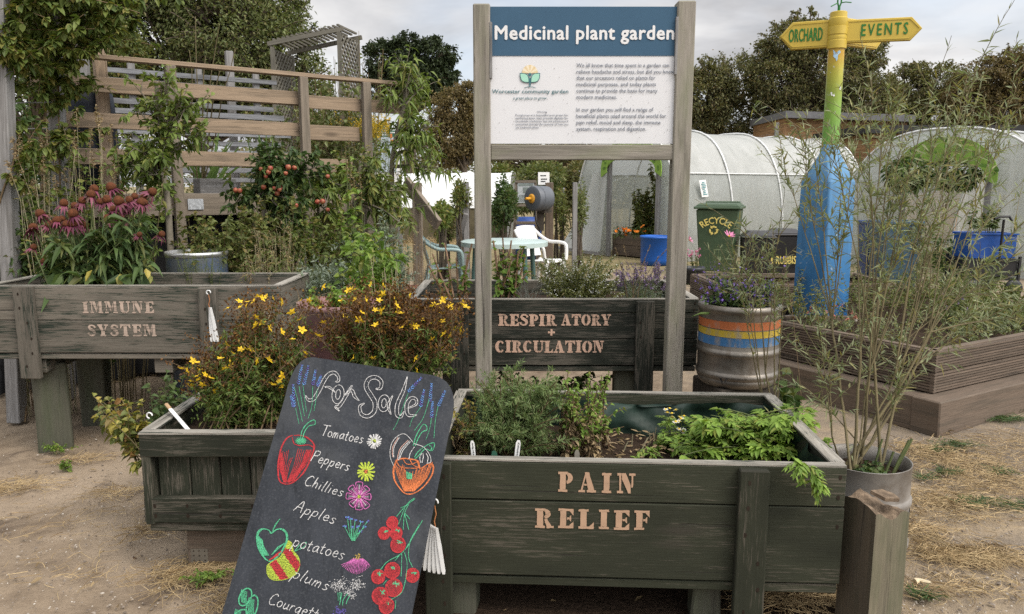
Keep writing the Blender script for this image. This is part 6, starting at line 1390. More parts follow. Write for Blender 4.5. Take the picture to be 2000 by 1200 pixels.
# terracotta troughs beside the blue-green chair
c = at(838, 540, 7.9); c[2] = 0
for i, lab in enumerate(('terracotta trough behind the blue-green chair, the lower of two', 'terracotta trough stacked on another behind the blue-green chair')):
    t = thing('terracotta_trough', lab, 'planter', c+np.array([.04*i, 0, .24*i]), 'terracotta troughs'); Pf = lambda x, y, z: c+np.array([x+.04*i, y, z+.24*i]); g = Geo(); frust(g, .22, .08, .01, .27, .11, .18, Pf); g.build('body', PLUM_POT if i else plain('terracotta', (.27, .095, .05), .85), t, bevel=.006); g = Geo(); frust(g, .29, .125, .181, .29, .125, .225, Pf); g.build('rim', PLUM_POT if i else bpy.data.materials['terracotta'], t, bevel=.004)
# ------------------------------------------------------------------ plants
L_OLIVE = leafm('olive leaf', (.050, .064, .018), (.095, .110, .032), (.17, .13, .045)); L_DEEP = leafm('deep leaf', (.022, .042, .014), (.050, .080, .024), (.09, .10, .03)); L_FRESH = leafm('fresh leaf', (.070, .120, .022), (.130, .195, .036), (.20, .21, .05))
L_NEEDLE = leafm('needle leaf', (.058, .092, .034), (.125, .168, .064), (.18, .18, .09)); L_TARR = leafm('grey green narrow leaf', (.086, .108, .054), (.165, .182, .100), (.25, .22, .08)); L_SILVER = leafm('silver green leaf', (.085, .110, .085), (.150, .175, .135), None)
L_DRY = leafm('dry tissue', (.115, .080, .042), (.22, .165, .092), (.09, .05, .03), .15); L_RUST = leafm('rusty seed heads', (.036, .016, .005), (.082, .038, .010), (.17, .095, .016), .1); L_YEL = leafm('yellowing leaf', (.12, .13, .03), (.25, .21, .05), (.20, .11, .04)); L_HOP = leafm('climber leaf', (.042, .066, .015), (.095, .118, .028), (.18, .16, .04))
L_HEDGE = leafm('brownish hedge leaf', (.058, .064, .028), (.122, .118, .052), (.17, .125, .055), .28); L_OAK = leafm('dark oak leaf', (.012, .020, .009), (.030, .042, .018), None, .15); L_WILLOW = leafm('soft green leaf', (.056, .072, .026), (.110, .126, .050), (.16, .145, .06)); L_RED = leafm('brown bush leaf', (.064, .052, .024), (.128, .100, .046), (.17, .115, .05), .25); L_PEACH = leafm('drooping leaf', (.055, .085, .020), (.115, .150, .036), (.19, .19, .05)); L_STRAP = leafm('strap leaf', (.055, .10, .03), (.11, .165, .055), None)
STEM_G = plain('green stem', (.085, .105, .038), .7, var=.35, scale=20); STEM_B = plain('brown stem', (.150, .105, .058), .8, var=.35, scale=20); STEM_T = plain('tan stem', (.150, .125, .065), .75, var=.35, scale=14, dirt=(.10, .08, .045)); STEM_P = plain('pinkish stem', (.27, .165, .10), .7, var=.3, scale=14); BARK = plain('bark', (.085, .068, .050), .9, var=.4, scale=14, bump=.6); BARKG = plain('grey bark', (.17, .150, .115), .9, var=.35, scale=18, bump=.5); STEM_PALE = plain('pale dry stem', (.30, .27, .17), .8, var=.3, scale=14)
PET_Y = leafm('yellow petals', (.72, .42, .015), (.80, .55, .03), None, .2); PET_P = leafm('dusky pink petals', (.045, .007, .019), (.120, .030, .052), (.08, .038, .025), .12); PET_W = leafm('white petals', (.70, .70, .66), (.80, .80, .76), None, .2); PET_O = leafm('orange petals', (.68, .16, .01), (.78, .25, .02), None, .15); PET_V = leafm('violet petals', (.10, .05, .30), (.20, .12, .46), None, .2); PET_LAV = leafm('lavender florets', (.13, .085, .19), (.24, .18, .30), (.16, .12, .10), .15); PET_PK = leafm('pink petals', (.55, .16, .34), (.68, .26, .46), None, .2)
CONE = plain('rust cone', (.095, .030, .010), .85, var=.6, scale=90, bump=.8); EYE = plain('yellow eye', (.62, .42, .03), .8); APPLE = None
k = M('apple skin'); n1 = k.noise(k.obj(), 26, 3); col = k.mix(k.ramp(n1, [(.38, 0), (.62, 1)]), (.25, .035, .030), (.32, .13, .055)); APPLE = k.set(col, .4, 0, .4)

def cloud_tips(c, r, n, up=0.0):
    p, v = ell_pts(c, r, n, .5); p[:, 2] = np.maximum(p[:, 2], c[2]-r[2]*.6); return p
def herb(name, label, cat, base, br, tips, stem_m, leaf_specs, r0=.003, r1=.0012, bow=.3, wig=.012, n=8, group=None, kst=5):
    """stems from around base to the tips; leaf_specs: dicts for leaf_along"""
    base = np.asarray(base, float); t = thing(name, label, cat, base, group); tips = np.asarray(tips, float)
    b = disk_pts(base, br, len(tips)) if np.ndim(br) == 0 else np.asarray(br); Pt = shoots(b, tips, n, bow, wig)
    g = Geo(); tubes(g, Pt, np.linspace(r0, r1, n)[None, :]*rng.uniform(.7, 1.3, (len(tips), 1)), kst); g.build('stem', stem_m, t, smooth=True)
    mats, g = [], Geo()
    for s in leaf_specs:
        s = dict(s); m = s.pop('m'); PT = s.pop('on', Pt)
        if m not in mats: mats.append(m)
        leaf_along(g, PT, mat=mats.index(m), **s)
    if mats: g.build('foliage', mats, t)
    return t, Pt
def flower_mesh(parent, n, r, w, petal_m, eye_m, eye_r, droop=.1, cup=20, name='flower', shape='oval', eye_h=.4, rows=1):
    g = Geo(); a = np.arange(n*rows)*2*math.pi/n+rng.normal(0, .06, n*rows); el = np.radians(cup+rng.normal(0, 6, n*rows)); D = np.stack([np.cos(a)*np.cos(el), np.sin(a)*np.cos(el), np.sin(el)], -1)
    P = np.array(parent.location)+D*eye_r*.5*np.array([1, 1, 0]); leaves(g, P, D, r, w, droop, 0, shape, .05, .15)
    if eye_m is not None and eye_r > 0:
        pr_ = [(eye_r*math.cos(q), eye_r*eye_h*2*math.sin(q)) for q in np.linspace(-.4, math.pi/2, 6)]; lathe(g, np.array(parent.location), pr_, 10, 1)
    return g.build(name, [petal_m, eye_m or petal_m], parent, smooth=True)
def scatter_flowers(src, parent, pts, tilt=.5, s0=.8, s1=1.2):
    copies(src, parent, [(p, (rng.normal(0, tilt), rng.normal(0, tilt), rng.uniform(0, 6.28)), rng.uniform(s0, s1)) for p in pts])
def pxs(lst, Y, jy=.1): return np.array([at(x, y, Y+rng.uniform(-jy, jy)) for x, y in lst])
def fill(x0, x1, y0, y1, n, Y, jy=.15):
    """n points seen inside the given rows and columns at about distance Y"""
    return np.array([at(rng.uniform(x0, x1), rng.uniform(y0, y1), Y+rng.uniform(-jy, jy)) for _ in range(n)])

# coneflowers in the weathered bed
heads = [(612, 165, 1.1), (730, 155, 1.1), (985, 180, 1.1), (415, 255, .9), (535, 240, .85), (490, 275, .9), (480, 325, 1.05), (650, 247, .9), (780, 245, 1.1), (845, 232, .9), (915, 250, 1.05), (880, 212, .9), (940, 222, .9), (268, 325, 1.1), (780, 348, 1.1), (405, 360, .85), (475, 390, 1.05), (550, 402, .9), (217, 415, 1.05), (552, 470, .9), (830, 300, .8), (1050, 455, .85), (215, 540, .8), (285, 635, .7), (340, 385, .8), (905, 455, .6), (370, 370, .95), (435, 395, .9), (520, 385, .9), (700, 235, 1.0), (860, 265, 1.0), (740, 300, .9), (940, 250, .95), (590, 200, .95), (810, 270, .9), (710, 355, 1.0), (310, 395, .85), (460, 350, .9)]
hp = np.array([at(x*.3, 320+y*.3+3, 4.42+rng.uniform(-.16, .14)) for x, y, s in heads]); bz = zt-.10
base = np.array([at(190, 560, 4.42)[0], 4.42, bz]); t = thing('coneflower_plant', 'clump of dusky pink coneflowers with rust cones in the weathered bed', 'plant', base)
bs = np.stack([base[0]+(hp[:, 0]-base[0])*.45+rng.normal(0, .03, len(hp)), 4.42+rng.normal(0, .07, len(hp)), np.full(len(hp), bz)], -1); Pt = shoots(bs, hp, 10, .1, .008)
g = Geo(); tubes(g, Pt, np.linspace(.005, .0035, 10)[None], 6); g.build('stem', STEM_G, t, smooth=True)
g = Geo(); low = fill(85, 305, 415, 540, 52, 4.42, .2); PL = shoots(disk_pts(base, .16, 52)+np.array([0, 0, .0]), low, 8, .3, .02); tubes(g, PL, .003, 5, 1)
leaf_along(g, PL, .1, 1, 20, .128, .040, 55, .75, 0, 'lance', .1, 22, .2); leaf_along(g, Pt, .05, .62, 7, .14, .042, 58, .8, 0, 'lance', .4, 20, .2)
bp = fill(85, 290, 530, 556, 46, 4.32, .1); leaves(g, bp, np.stack([rng.normal(0, .8, 46), -np.abs(rng.normal(.5, .4, 46)), rng.normal(-.2, .5, 46)], -1), .13, .055, .5, 0, 'lance')
leaves(g, pxs([(180, 528), (235, 535), (285, 525), (290, 535)], 4.24, .02), [(-.2, -.5, -.6), (.2, -.5, -.6), (.3, -.4, -.8), (.2, -.3, -.5)], .075, .04, .1, 2, 'oval', .2); g.build('foliage', [leafm('coneflower leaf', (.024, .045, .014), (.055, .085, .026), (.10, .11, .03)), STEM_G, L_YEL], t)
fl = flower_mesh(t, 13, .046, .0145, PET_P, None, 0.014, .75, -18, 'flower_head', 'lance')
g = Geo(); lathe(g, np.array(t.location), [(.006, -.008), (.022, -.003), (.0255, .006), (.023, .019), (.015, .030), (.006, .035), (0, .036)], 14); g.build('cone', CONE, fl, smooth=True)
copies(fl, t, [(p, (rng.normal(0, .28), rng.normal(0, .28), rng.uniform(0, 6)), s*rng.uniform(.88, 1.05)) for p, (_, _, s) in zip(hp, heads)])

# St John's wort in the slatted bed: rusty seed heads, a few yellow stars
def wort(label, tips, base, br, flowers, green, dens=17):
    base = np.asarray(base, float); t = thing('saint_johns_wort', label, 'plant', base, "rusty yellow flowered shrubs"); Pt = shoots(disk_pts(base, br, len(tips)), tips, 9, .12, .012)
    g = Geo(); tubes(g, Pt, np.linspace(.0035, .0014, 9)[None], 5)
    p, d = along(Pt, rng.uniform(.55, .97, (len(tips), 6))); side = p.reshape(-1, 3); e = side+nrm(rng.normal(0, 1, side.shape)+np.array([0, 0, 1.4]))*rng.uniform(.03, .10, (len(side), 1)); Q = shoots(side, e, 4, .2, .01); tubes(g, Q, .0011, 4); g.build('stem', STEM_B, t)
    g = Geo(); leaf_along(g, Pt, .05, .88, green, .032, .0105, 58, .15, 0, 'diamond', .2, 20)
    pg, dg_ = along(Pt, rng.uniform(.1, .75, (len(tips), 7))); sg_ = pg.reshape(-1, 3); eg = sg_+nrm(rng.normal(0, 1, sg_.shape)+np.array([0, -.1, .9]))*rng.uniform(.05, .13, (len(sg_), 1)); QG = shoots(sg_, eg, 4, .2, .02); leaf_along(g, QG, .1, 1, 15, .030, .010, 58, .15, 0, 'diamond', .2, 20); g.build('foliage', leafm('wort leaf', (.045, .075, .018), (.095, .130, .032), (.15, .13, .04)), t)
    g = Geo(); tops = np.concatenate([Pt[:, -1], Q[:, -1]]); kk = dens; P = np.repeat(tops, kk, 0)+rng.normal(0, .017, (len(tops)*kk, 3)); leaves(g, P, nrm(rng.normal(0, .7, P.shape)+np.array([0, 0, .8])), .0155, .009, 0, 0, 'diamond', .5, 2); g.build('seed_head', L_RUST, t)
    src = flower_mesh(t, 5, .0145, .009, PET_Y, EYE, .0035, .0, 12, 'flower'); scatter_flowers(src, t, flowers, .75, .85, 1.25); return t
Yw = 3.12
tips = np.concatenate([fill(450, 640, 582, 660, 34, Yw, .16), fill(395, 560, 655, 760, 34, Yw-.02, .16), fill(360, 440, 705, 775, 12, Yw, .12)])
yf = [(480, 597), (533, 583), (527, 640), (572, 663), (590, 645), (596, 690), (551, 735), (545, 745), (455, 690), (470, 683), (490, 683), (448, 705), (503, 705), (478, 712), (385, 735), (395, 752), (372, 745), (365, 725), (410, 738), (430, 700), (495, 590), (570, 610), (585, 625), (470, 600), (440, 720), (478, 680), (388, 742), (400, 732), (484, 590), (552, 590)]
wort('left bush of rusty seed heads and yellow star flowers over the slatted bed corner', tips, (at(480, 840, 3.1)[0], 3.1, zl-.06), .17, np.concatenate([pxs(yf, Yw-.14, .04), tips[rng.random(len(tips)) < .6]+np.array([0, -.03, .012])]), 56, 8)
tips = np.concatenate([fill(690, 830, 565, 640, 44, Yw, .14), fill(800, 915, 585, 665, 34, Yw-.02, .14), fill(620, 720, 590, 680, 22, Yw+.03, .14), fill(760, 900, 640, 700, 26, Yw-.03, .1), fill(740, 800, 560, 590, 10, Yw, .1)])
yf = [(630, 560), (685, 566), (693, 566), (725, 555), (715, 588), (733, 606), (749, 604), (807, 637), (865, 588), (880, 597), (910, 600), (845, 598), (708, 612), (700, 625), (705, 628), (805, 715), (815, 722), (770, 712), (690, 700), (842, 632), (880, 655), (740, 587), (745, 608), (680, 568), (728, 700), (810, 700), (786, 640)]
wort('right bush of rusty seed heads with few yellow flowers, behind the chalkboard', tips, (at(740, 840, 3.1)[0], 3.1, zl-.06), .15, np.concatenate([pxs(yf, Yw-.14, .04), tips[rng.random(len(tips)) < .3]+np.array([0, -.03, .012])]), 48, 11)
herb('dry_stalk', 'thin dry seed stalks against the right end of the weathered bed', 'plant', (at(565, 800, 3.35)[0], 3.35, zl-.06), .06, fill(500, 590, 575, 620, 16, 3.35, .06), STEM_PALE, [dict(m=L_DRY, t0=.6, t1=1, k=14, L=.014, W=.008, shape='diamond')], .0015, .0008)

# front bed
zs_ = zp-.15
def at_bed(px, py=880): p = hit(px, py, (0, 0, zs_), EZ); return p
b = at_bed(1010, 888); n = 46; tips = np.concatenate([fill(925, 1100, 740, 800, 40, b[1]-.06, .16), fill(905, 1115, 800, 880, 34, b[1]-.12, .15), pxs([(983, 728), (1013, 750), (1045, 745), (930, 760), (945, 765), (1075, 742), (960, 750), (985, 738)], b[1]-.05, .04)])
t, Pt = herb('rosemary', 'bushy grey-green rosemary with fine needles behind the Rosemary marker', 'plant', b, .08, tips, STEM_B, [dict(m=L_NEEDLE, t0=.12, t1=1, k=120, L=.032, W=.0052, ang=50, droop=.05, shape='diamond', taper=.25, fold=.1)], .004, .0018, .25, .02)
p, d = along(Pt, rng.uniform(.3, .9, (len(tips), 3))); sp_ = p.reshape(-1, 3); e = sp_+nrm(rng.normal(0, 1, sp_.shape)+np.array([0, -.2, .8]))*rng.uniform(.05, .12, (len(sp_), 1)); Q = shoots(sp_, e, 5, .3, .02); g = Geo(); leaf_along(g, Q, .1, 1, 48, .030, .005, 50, .05, 0, 'diamond', .3, 16, .1); g.build('side_shoot', L_NEEDLE, t)
b = at_bed(1135, 889); herb('dying_herb', 'brown dying herb with a few pale green shoots between rosemary and bare soil', 'plant', b, .12, np.concatenate([fill(1095, 1200, 732, 800, 34, b[1]-.02, .14), fill(1085, 1220, 800, 880, 16, b[1], .12)]), STEM_B, [dict(m=L_DRY, t0=.05, t1=.75, k=26, L=.032, W=.016, droop=.7), dict(m=L_FRESH, t0=.45, t1=1, k=18, L=.030, W=.018)], .0032, .0014, .2, .03)
b = at_bed(895, 889); herb('dying_herb', 'straggly half dry feverfew beside the chalkboard edge', 'plant', b, .08, np.concatenate([fill(880, 935, 770, 850, 20, b[1]-.02, .12), fill(885, 960, 840, 890, 8, b[1], .1)]), STEM_B, [dict(m=L_DRY, t0=.05, t1=.7, k=20, L=.030, W=.014, droop=.8), dict(m=L_YEL, t0=.5, t1=1, k=12, L=.028, W=.015)], .0032, .0014, .3, .03)
def lobed(g, P, D, L, mat=0, n=3, w=.42):
    """deeply cut leaves: each a fan of pointed lobes"""
    D = nrm(np.asarray(D, float)); s = nrm(np.cross(D, np.array([0, 0, 1.])+rng.normal(0, .25, D.shape))); dz = np.array([0, 0, -1.])
    for t_ in np.linspace(.15, .75, n):
        for sg_ in (-1, 1): leaves(g, P+D*(L*t_)[:, None]+dz*(L*.25*t_*t_)[:, None], D*.75+s*sg_*.75, L*(.62-.35*t_), L*(.62-.35*t_)*w, .25, mat, 'oval', .15, .5)
    leaves(g, P+D*(L*.5)[:, None]+dz*(L*.07)[:, None], D, L*.55, L*.24, .35, mat, 'oval', .15, .5)
    leaves(g, P, D, L*.9, L*.15, .28, mat, 'lance', .1, .5)
b = at_bed(1320, 872); c = b+np.array([0, 0, .12]); t, Pt = herb('feverfew', 'small flowering feverfew with white yellow-eyed daisies against the green liner', 'plant', b, .05, fill(1280, 1345, 800, 880, 22, b[1], .08), STEM_G, [], .0022, .0012)
g = Geo(); p, d = along(Pt, rng.uniform(.25, .98, (22, 6))); p = p.reshape(-1, 3); lobed(g, p, rng.normal(0, 1, p.shape)*np.array([1, 1, .4]), np.full(len(p), .042)); g.build('foliage', L_FRESH, t)
src = flower_mesh(t, 13, .0115, .0055, PET_W, EYE, .0058, .1, 5, 'flower'); scatter_flowers(src, t, pxs([(1303, 806), (1312, 808), (1308, 798), (1320, 801), (1327, 815), (1336, 813), (1326, 824), (1320, 824), (1330, 818), (1326, 838), (1335, 842), (1313, 815), (1300, 800)], b[1]-.06, .02), .35, .9, 1.15)
b = at_bed(1460, 886); tips = np.concatenate([fill(1340, 1575, 800, 870, 80, b[1]+.03, .22), fill(1300, 1570, 868, 900, 34, b[1]-.10, .12), pxs([(1380, 822), (1540, 812), (1580, 810), (1600, 835), (1560, 800), (1440, 812), (1590, 870)], b[1], .1)])
t, Pt = herb('motherwort', 'wide mound of bright green cut-leaved herb filling the right end of the front bed', 'plant', b, np.array([at_bed(rng.uniform(1330, 1590), rng.uniform(868, 900)) for _ in tips]), tips, STEM_G, [], .003, .0015, .3, .02)
g = Geo(); p, d = along(Pt, rng.uniform(.2, 1, (len(tips), 9))); p = p.reshape(-1, 3); Dd = rng.normal(0, 1, p.shape)*np.array([1, 1, .35])+np.array([0, -.25, .15]); lobed(g, p, Dd, rng.uniform(.055, .095, len(p)), 0, 3, .45); 
pp_ = smooth_3(pxs([(1545, 892), (1575, 905), (1588, 925), (1592, 945)], 2.36, 0)); lobed(g, pp_, np.stack([rng.normal(0, .7, len(pp_)), rng.normal(-.5, .3, len(pp_)), rng.normal(-.6, .3, len(pp_))], -1), np.full(len(pp_), .06)); g.build('foliage', leafm('motherwort leaf', (.080, .135, .022), (.150, .225, .040), (.21, .24, .05), .32), t)
b = at_bed(1255, 895); t, Pt = herb('seedling', 'lone bright green sprig in the bare soil of the front bed', 'plant', b, .01, fill(1232, 1280, 868, 898, 6, b[1]-.03, .03), STEM_G, [], .002, .001); g = Geo(); p = Pt[:, -1]; lobed(g, np.repeat(p, 2, 0), rng.normal(0, 1, (12, 3))*np.array([1, .6, .3]), np.full(12, .05)); g.build('foliage', L_FRESH, t)
STB = np.array([at_bed(rng.uniform(1080, 1300), rng.uniform(862, 900)) for _ in range(12)])
b = at_bed(1110, 885); herb('dry_stalk', 'cut dry stubs standing in the bare soil of the front bed', 'plant', b, STB, STB+np.stack([rng.normal(0, .015, 12), rng.normal(0, .015, 12), rng.uniform(.03, .09, 12)], -1), STEM_PALE, [], .0025, .0018)
# dead leaves and chips on the soil
g = Geo(); P = np.array([at_bed(rng.uniform(885, 1500), rng.uniform(852, 903)) for _ in range(420)])+np.array([0, 0, .02]); leaves(g, P, rng.normal(0, 1, P.shape)*np.array([1, 1, .15]), rng.uniform(.012, .05, 420), rng.uniform(.004, .014, 420), -.05, 0, 'oval'); o = g.build('leaf_litter', L_DRY); tag(o, 'dead leaves and chips lying on the soil of the front bed', 'litter', kind='stuff')

# the tall narrow-leaved shrub in the dented keg
def tall_shrub(label, base, br, targets, mid, leafk, r0, seedY, group=None, name='willowy_shrub'):
    base = np.asarray(base, float); tips = np.array([at(x, y, Y) for x, y, Y in targets]); t = thing(name, label, 'shrub', base, group); nn_ = len(tips)
    order = np.argsort(tips[:, 0]+rng.normal(0, .08, nn_)); grp = np.array_split(order, max(3, nn_//4)); nodes = []; par = np.zeros(nn_, int)
    for q, ix in enumerate(grp): par[ix] = q; nodes.append(base+(tips[ix].mean(0)-base)*rng.uniform(.24, .50)+np.append(rng.normal(0, .03, 2), 0))
    nodes = np.array(nodes); PR = shoots(disk_pts(base, br, len(nodes)), nodes, 14, -.10, .012); Pt = shoots(nodes[par], tips, 14, .10, .010); b0_ = PR[par, -1]; Pt = Pt + (b0_-Pt[:, 0])[:, None]*np.linspace(1, 0, 14)[None, :, None]
    g = Geo(); tubes(g, PR, np.linspace(r0, r0*.72, 14)[None]*rng.uniform(.8, 1.35, (len(nodes), 1)), 7); tubes(g, Pt, np.linspace(r0*.62, r0*.22, 14)[None]*rng.uniform(.7, 1.2, (len(tips), 1)), 6)
    p, d = along(Pt, rng.uniform(mid, .96, (len(tips), 7))); S = p.reshape(-1, 3); dd = d.reshape(-1, 3); e = S+nrm(dd*.9+rng.normal(0, .55, S.shape)+np.array([0, 0, .15]))*rng.uniform(.10, .34, (len(S), 1)); Q = shoots(S, e, 7, .15, .025); tubes(g, Q, np.linspace(r0*.30, r0*.14, 7)[None], 5); g.build('stem', STEM_T, t, smooth=True)
    g = Geo(); leaf_along(g, Q, .1, 1, leafk, .060, .0078, 48, .18, 0, 'lance', .35, 20, .1); leaf_along(g, Pt, .55, 1, leafk*2, .062, .008, 48, .18, 0, 'lance', .3, 20, .1)
    lo = along(Pt, rng.uniform(.08, .5, (len(tips), 2)))[0].reshape(-1, 3); lo = lo[rng.random(len(lo)) < .7]; e = lo+nrm(rng.normal(0, 1, lo.shape)+np.array([0, 0, .5]))*rng.uniform(.04, .12, (len(lo), 1)); Q2 = shoots(lo, e, 4, .1, .02); leaf_along(g, Q2, .2, 1, 7, .042, .0055, 50, .15, 0, 'lance', .3, 20, .1); g.build('foliage', L_TARR, t); return t
J = lambda a, b: rng.uniform(a, b)
T_ = [(1520, 300), (1548, 268), (1590, 320), (1632, 260), (1665, 300), (1690, 180), (1705, 150), (1725, 205), (1745, 165), (1770, 215), (1800, 225), (1820, 260), (1850, 165), (1880, 200), (1905, 110), (1925, 170), (1945, 88), (1975, 150), (1985, 240), (1930, 280), (1870, 330), (1840, 395), (1790, 340), (1740, 330), (1700, 390), (1955, 370), (1990, 440), (1965, 520), (1925, 590), (1870, 520), (1650, 420), (1900, 640), (1985, 620), (1760, 470)]
tall_shrub('tall willowy shrub with narrow grey-green leaves growing from the dented keg', (cg[0], cg[1], .39), .09, [(x, y, 2.9+J(-.1, .55)) for x, y in T_], .42, 15, .0052, 2.9)
T_ = [(1418, 470), (1440, 445), (1470, 450), (1500, 480), (1520, 440), (1455, 520), (1535, 560)]
tall_shrub('thin straggly shrub in front of the banded keg, outlier of the willowy one', (at(1548, 800, 3.45)[0], 3.45, 0.0), .05, [(x, y, 3.45+J(-.1, .1)) for x, y in T_], .5, 9, .0055, 3.4)
T_ = [(1600, 640), (1640, 620), (1700, 640), (1740, 660), (1620, 700), (1690, 700), (1780, 700), (1820, 740), (1760, 760), (1650, 760), (1600, 780), (1720, 780)]
tall_shrub('low leafy shoots at the foot of the willowy shrub in the dented keg', (cg[0]-.05, cg[1]+.02, .39), .08, [(x, y, 2.9+J(-.1, .2)) for x, y in T_[::2]], .35, 11, .005, 2.9, name='shrub_shoots')
herb('cut_plant', 'upright knobbly cut stems inside the dented keg', 'plant', (cg[0]+.06, cg[1]-.02, .39), np.array([(cg[0]+x, cg[1]-.06+y, .39) for x, y in ((.05, 0), (.075, 0), (.10, .03), (.12, .06), (.03, .05))]), np.array([(cg[0]+x+.03, cg[1]-.06+y, z) for x, y, z in ((.05, 0, .50), (.09, 0, .52), (.12, .03, .535), (.15, .06, .53), (.03, .05, .53))]), STEM_G, [dict(m=L_DRY, t0=.1, t1=1, k=30, L=.006, W=.004, shape='diamond')], .0045, .004, .05, .01)
herb('ground_herb', 'dark leafy weeds growing inside the dented keg', 'plant', (cg[0], cg[1]-.05, .39), .10, np.stack([cg[0]+rng.normal(.02, .05, 16), cg[1]-.05+rng.normal(0, .04, 16), np.full(16, .43)+rng.normal(0, .02, 16)], -1), STEM_G, [dict(m=L_DEEP, t0=.2, t1=1, k=8, L=.035, W=.022)], .0015, .001)

# the banded keg
zkk = zk1-.06; b = np.array([ck[0], ck[1], zkk]); herb('lobelia', 'purple lobelia and low leaves filling the banded keg', 'plant', b, .15, np.concatenate([fill(1380, 1520, 535, 592, 70, ck[1], .14), fill(1372, 1530, 570, 600, 36, ck[1]-.08, .08)]), STEM_G, [dict(m=L_DEEP, t0=.2, t1=1, k=12, L=.045, W=.026), dict(m=PET_V, t0=.7, t1=1, k=6, L=.022, W=.018)], .0016, .001)
t, Pt = herb('strap_plant', 'pale green strap leaves with violet flower spikes at the left rim of the banded keg', 'plant', b+np.array([-.12, 0, 0]), .03, fill(1355, 1430, 505, 560, 12, ck[1], .1), STEM_G, [dict(m=PET_V, t0=.6, t1=1, k=9, L=.014, W=.010)], .0018, .001)
g = Geo(); P = np.repeat((b+np.array([-.10, -.03, 0]))[None], 14, 0)+rng.normal(0, .03, (14, 3))*np.array([1, 1, 0]); leaves(g, P, np.stack([rng.normal(.2, .7, 14), rng.normal(-.2, .3, 14), np.full(14, .9)], -1), .20, .017, .45, 0, 'strap', .2); g.build('foliage', L_STRAP, t)
herb('tall_weed', 'thin tall reddish weed with violet flowers behind the banded keg', 'plant', (at(1490, 560, 5.0)[0], 5.0, 0), .3, fill(1370, 1545, 495, 560, 22, 5.0, .3), STEM_B, [dict(m=L_OLIVE, t0=.3, t1=1, k=12, L=.05, W=.016), dict(m=PET_V, t0=.85, t1=1, k=2, L=.028, W=.02), dict(m=L_RUST, t0=.5, t1=1, k=3, L=.03, W=.012)], .002, .001)

# respiratory bed
zb_ = zr-.09; by = lambda px, Y: np.array([at(px, 560, Y)[0], Y, zb_])
tm = np.concatenate([pxs([(962, 470), (985, 462), (1000, 470), (1018, 480), (975, 500), (1030, 500), (1010, 520)], 4.55, .05), fill(960, 1035, 480, 560, 8, 4.5, .1)]); herb('mallow', 'stout pinkish mallow stems with broad leaves just right of the left sign post', 'plant', by(985, 4.5), .06, tm, STEM_P, [dict(m=L_FRESH, t0=.35, t1=1, k=9, L=.065, W=.052, ang=70, droop=.3), dict(m=L_DEEP, t0=.1, t1=.7, k=5, L=.06, W=.045)], .007, .0045, .05, .012)
tm = pxs([(843, 500), (868, 470), (880, 515), (893, 500), (905, 520), (915, 495), (925, 480), (850, 545), (836, 520)], 4.55, .08); herb('mallow', 'cut pinkish mallow stems with sparse leaves just left of the left sign post', 'plant', by(895, 4.5), .09, tm, STEM_P, [dict(m=L_FRESH, t0=.4, t1=1, k=7, L=.05, W=.04, ang=65, droop=.3), dict(m=L_OLIVE, t0=.05, t1=.5, k=5, L=.05, W=.035)], .007, .005, .05, .012)
tm = np.concatenate([fill(1050, 1215, 496, 545, 110, 4.6, .2), fill(1040, 1225, 535, 575, 40, 4.5, .15)]); herb('savory', 'dense bushy herb dotted with tiny white flowers in the middle of the dark bed', 'plant', by(1130, 4.6), .16, tm, STEM_G, [dict(m=leafm('savory leaf', (.075, .085, .026), (.135, .142, .050), (.2, .17, .07)), t0=.1, t1=1, k=75, L=.026, W=.011, shape='diamond'), dict(m=PET_W, t0=.5, t1=1, k=12, L=.015, W=.013, shape='diamond')], .0022, .001, .15)
tm = fill(1195, 1315, 510, 560, 90, 4.75, .15); herb('lavender', 'fading purple lavender spikes behind the right sign post', 'plant', by(1260, 4.75), .14, tm, STEM_G, [dict(m=L_SILVER, t0=0, t1=.6, k=22, L=.03, W=.004, shape='diamond'), dict(m=PET_LAV, t0=.75, t1=1, k=26, L=.015, W=.010, shape='diamond')], .0012, .001, .1)
tm = pxs([(1203, 485), (1212, 520), (1276, 480), (1300, 483), (1262, 505), (1215, 478), (1240, 530), (1285, 500)], 4.4, .05); herb('plantain', 'arching seed stalks with dark plantain heads in front of the lavender', 'plant', by(1240, 4.4), .05, tm, STEM_B, [dict(m=L_DRY, t0=.86, t1=1, k=26, L=.009, W=.006, ang=35, shape='diamond', taper=0)], .0015, .0011, .25)
herb('grey_herb', 'dry grey wiry herb between the mallow and the white-flowered bush', 'plant', by(1030, 4.42), .06, fill(1000, 1060, 545, 580, 40, 4.42, .06), plain('grey wire stem', (.16, .16, .14), .9), [dict(m=L_SILVER, t0=.3, t1=1, k=10, L=.012, W=.003, shape='diamond')], .0012, .0008, .3, .05)
t, _ = herb('grass_clump', 'green grassy leaves at the right end of the dark bed', 'plant', by(1240, 4.42), .05, fill(1200, 1275, 550, 575, 5, 4.42, .05), STEM_G, [], .001, .001); g = Geo(); P = np.repeat(by(1225, 4.4)[None], 26, 0)+rng.normal(0, .05, (26, 3))*np.array([1, .5, 0]); leaves(g, P, np.stack([rng.normal(.4, .6, 26), rng.normal(-.3, .3, 26), np.full(26, .8)], -1), .17, .010, .4, 0, 'strap', .2); g.build('foliage', L_STRAP, t)
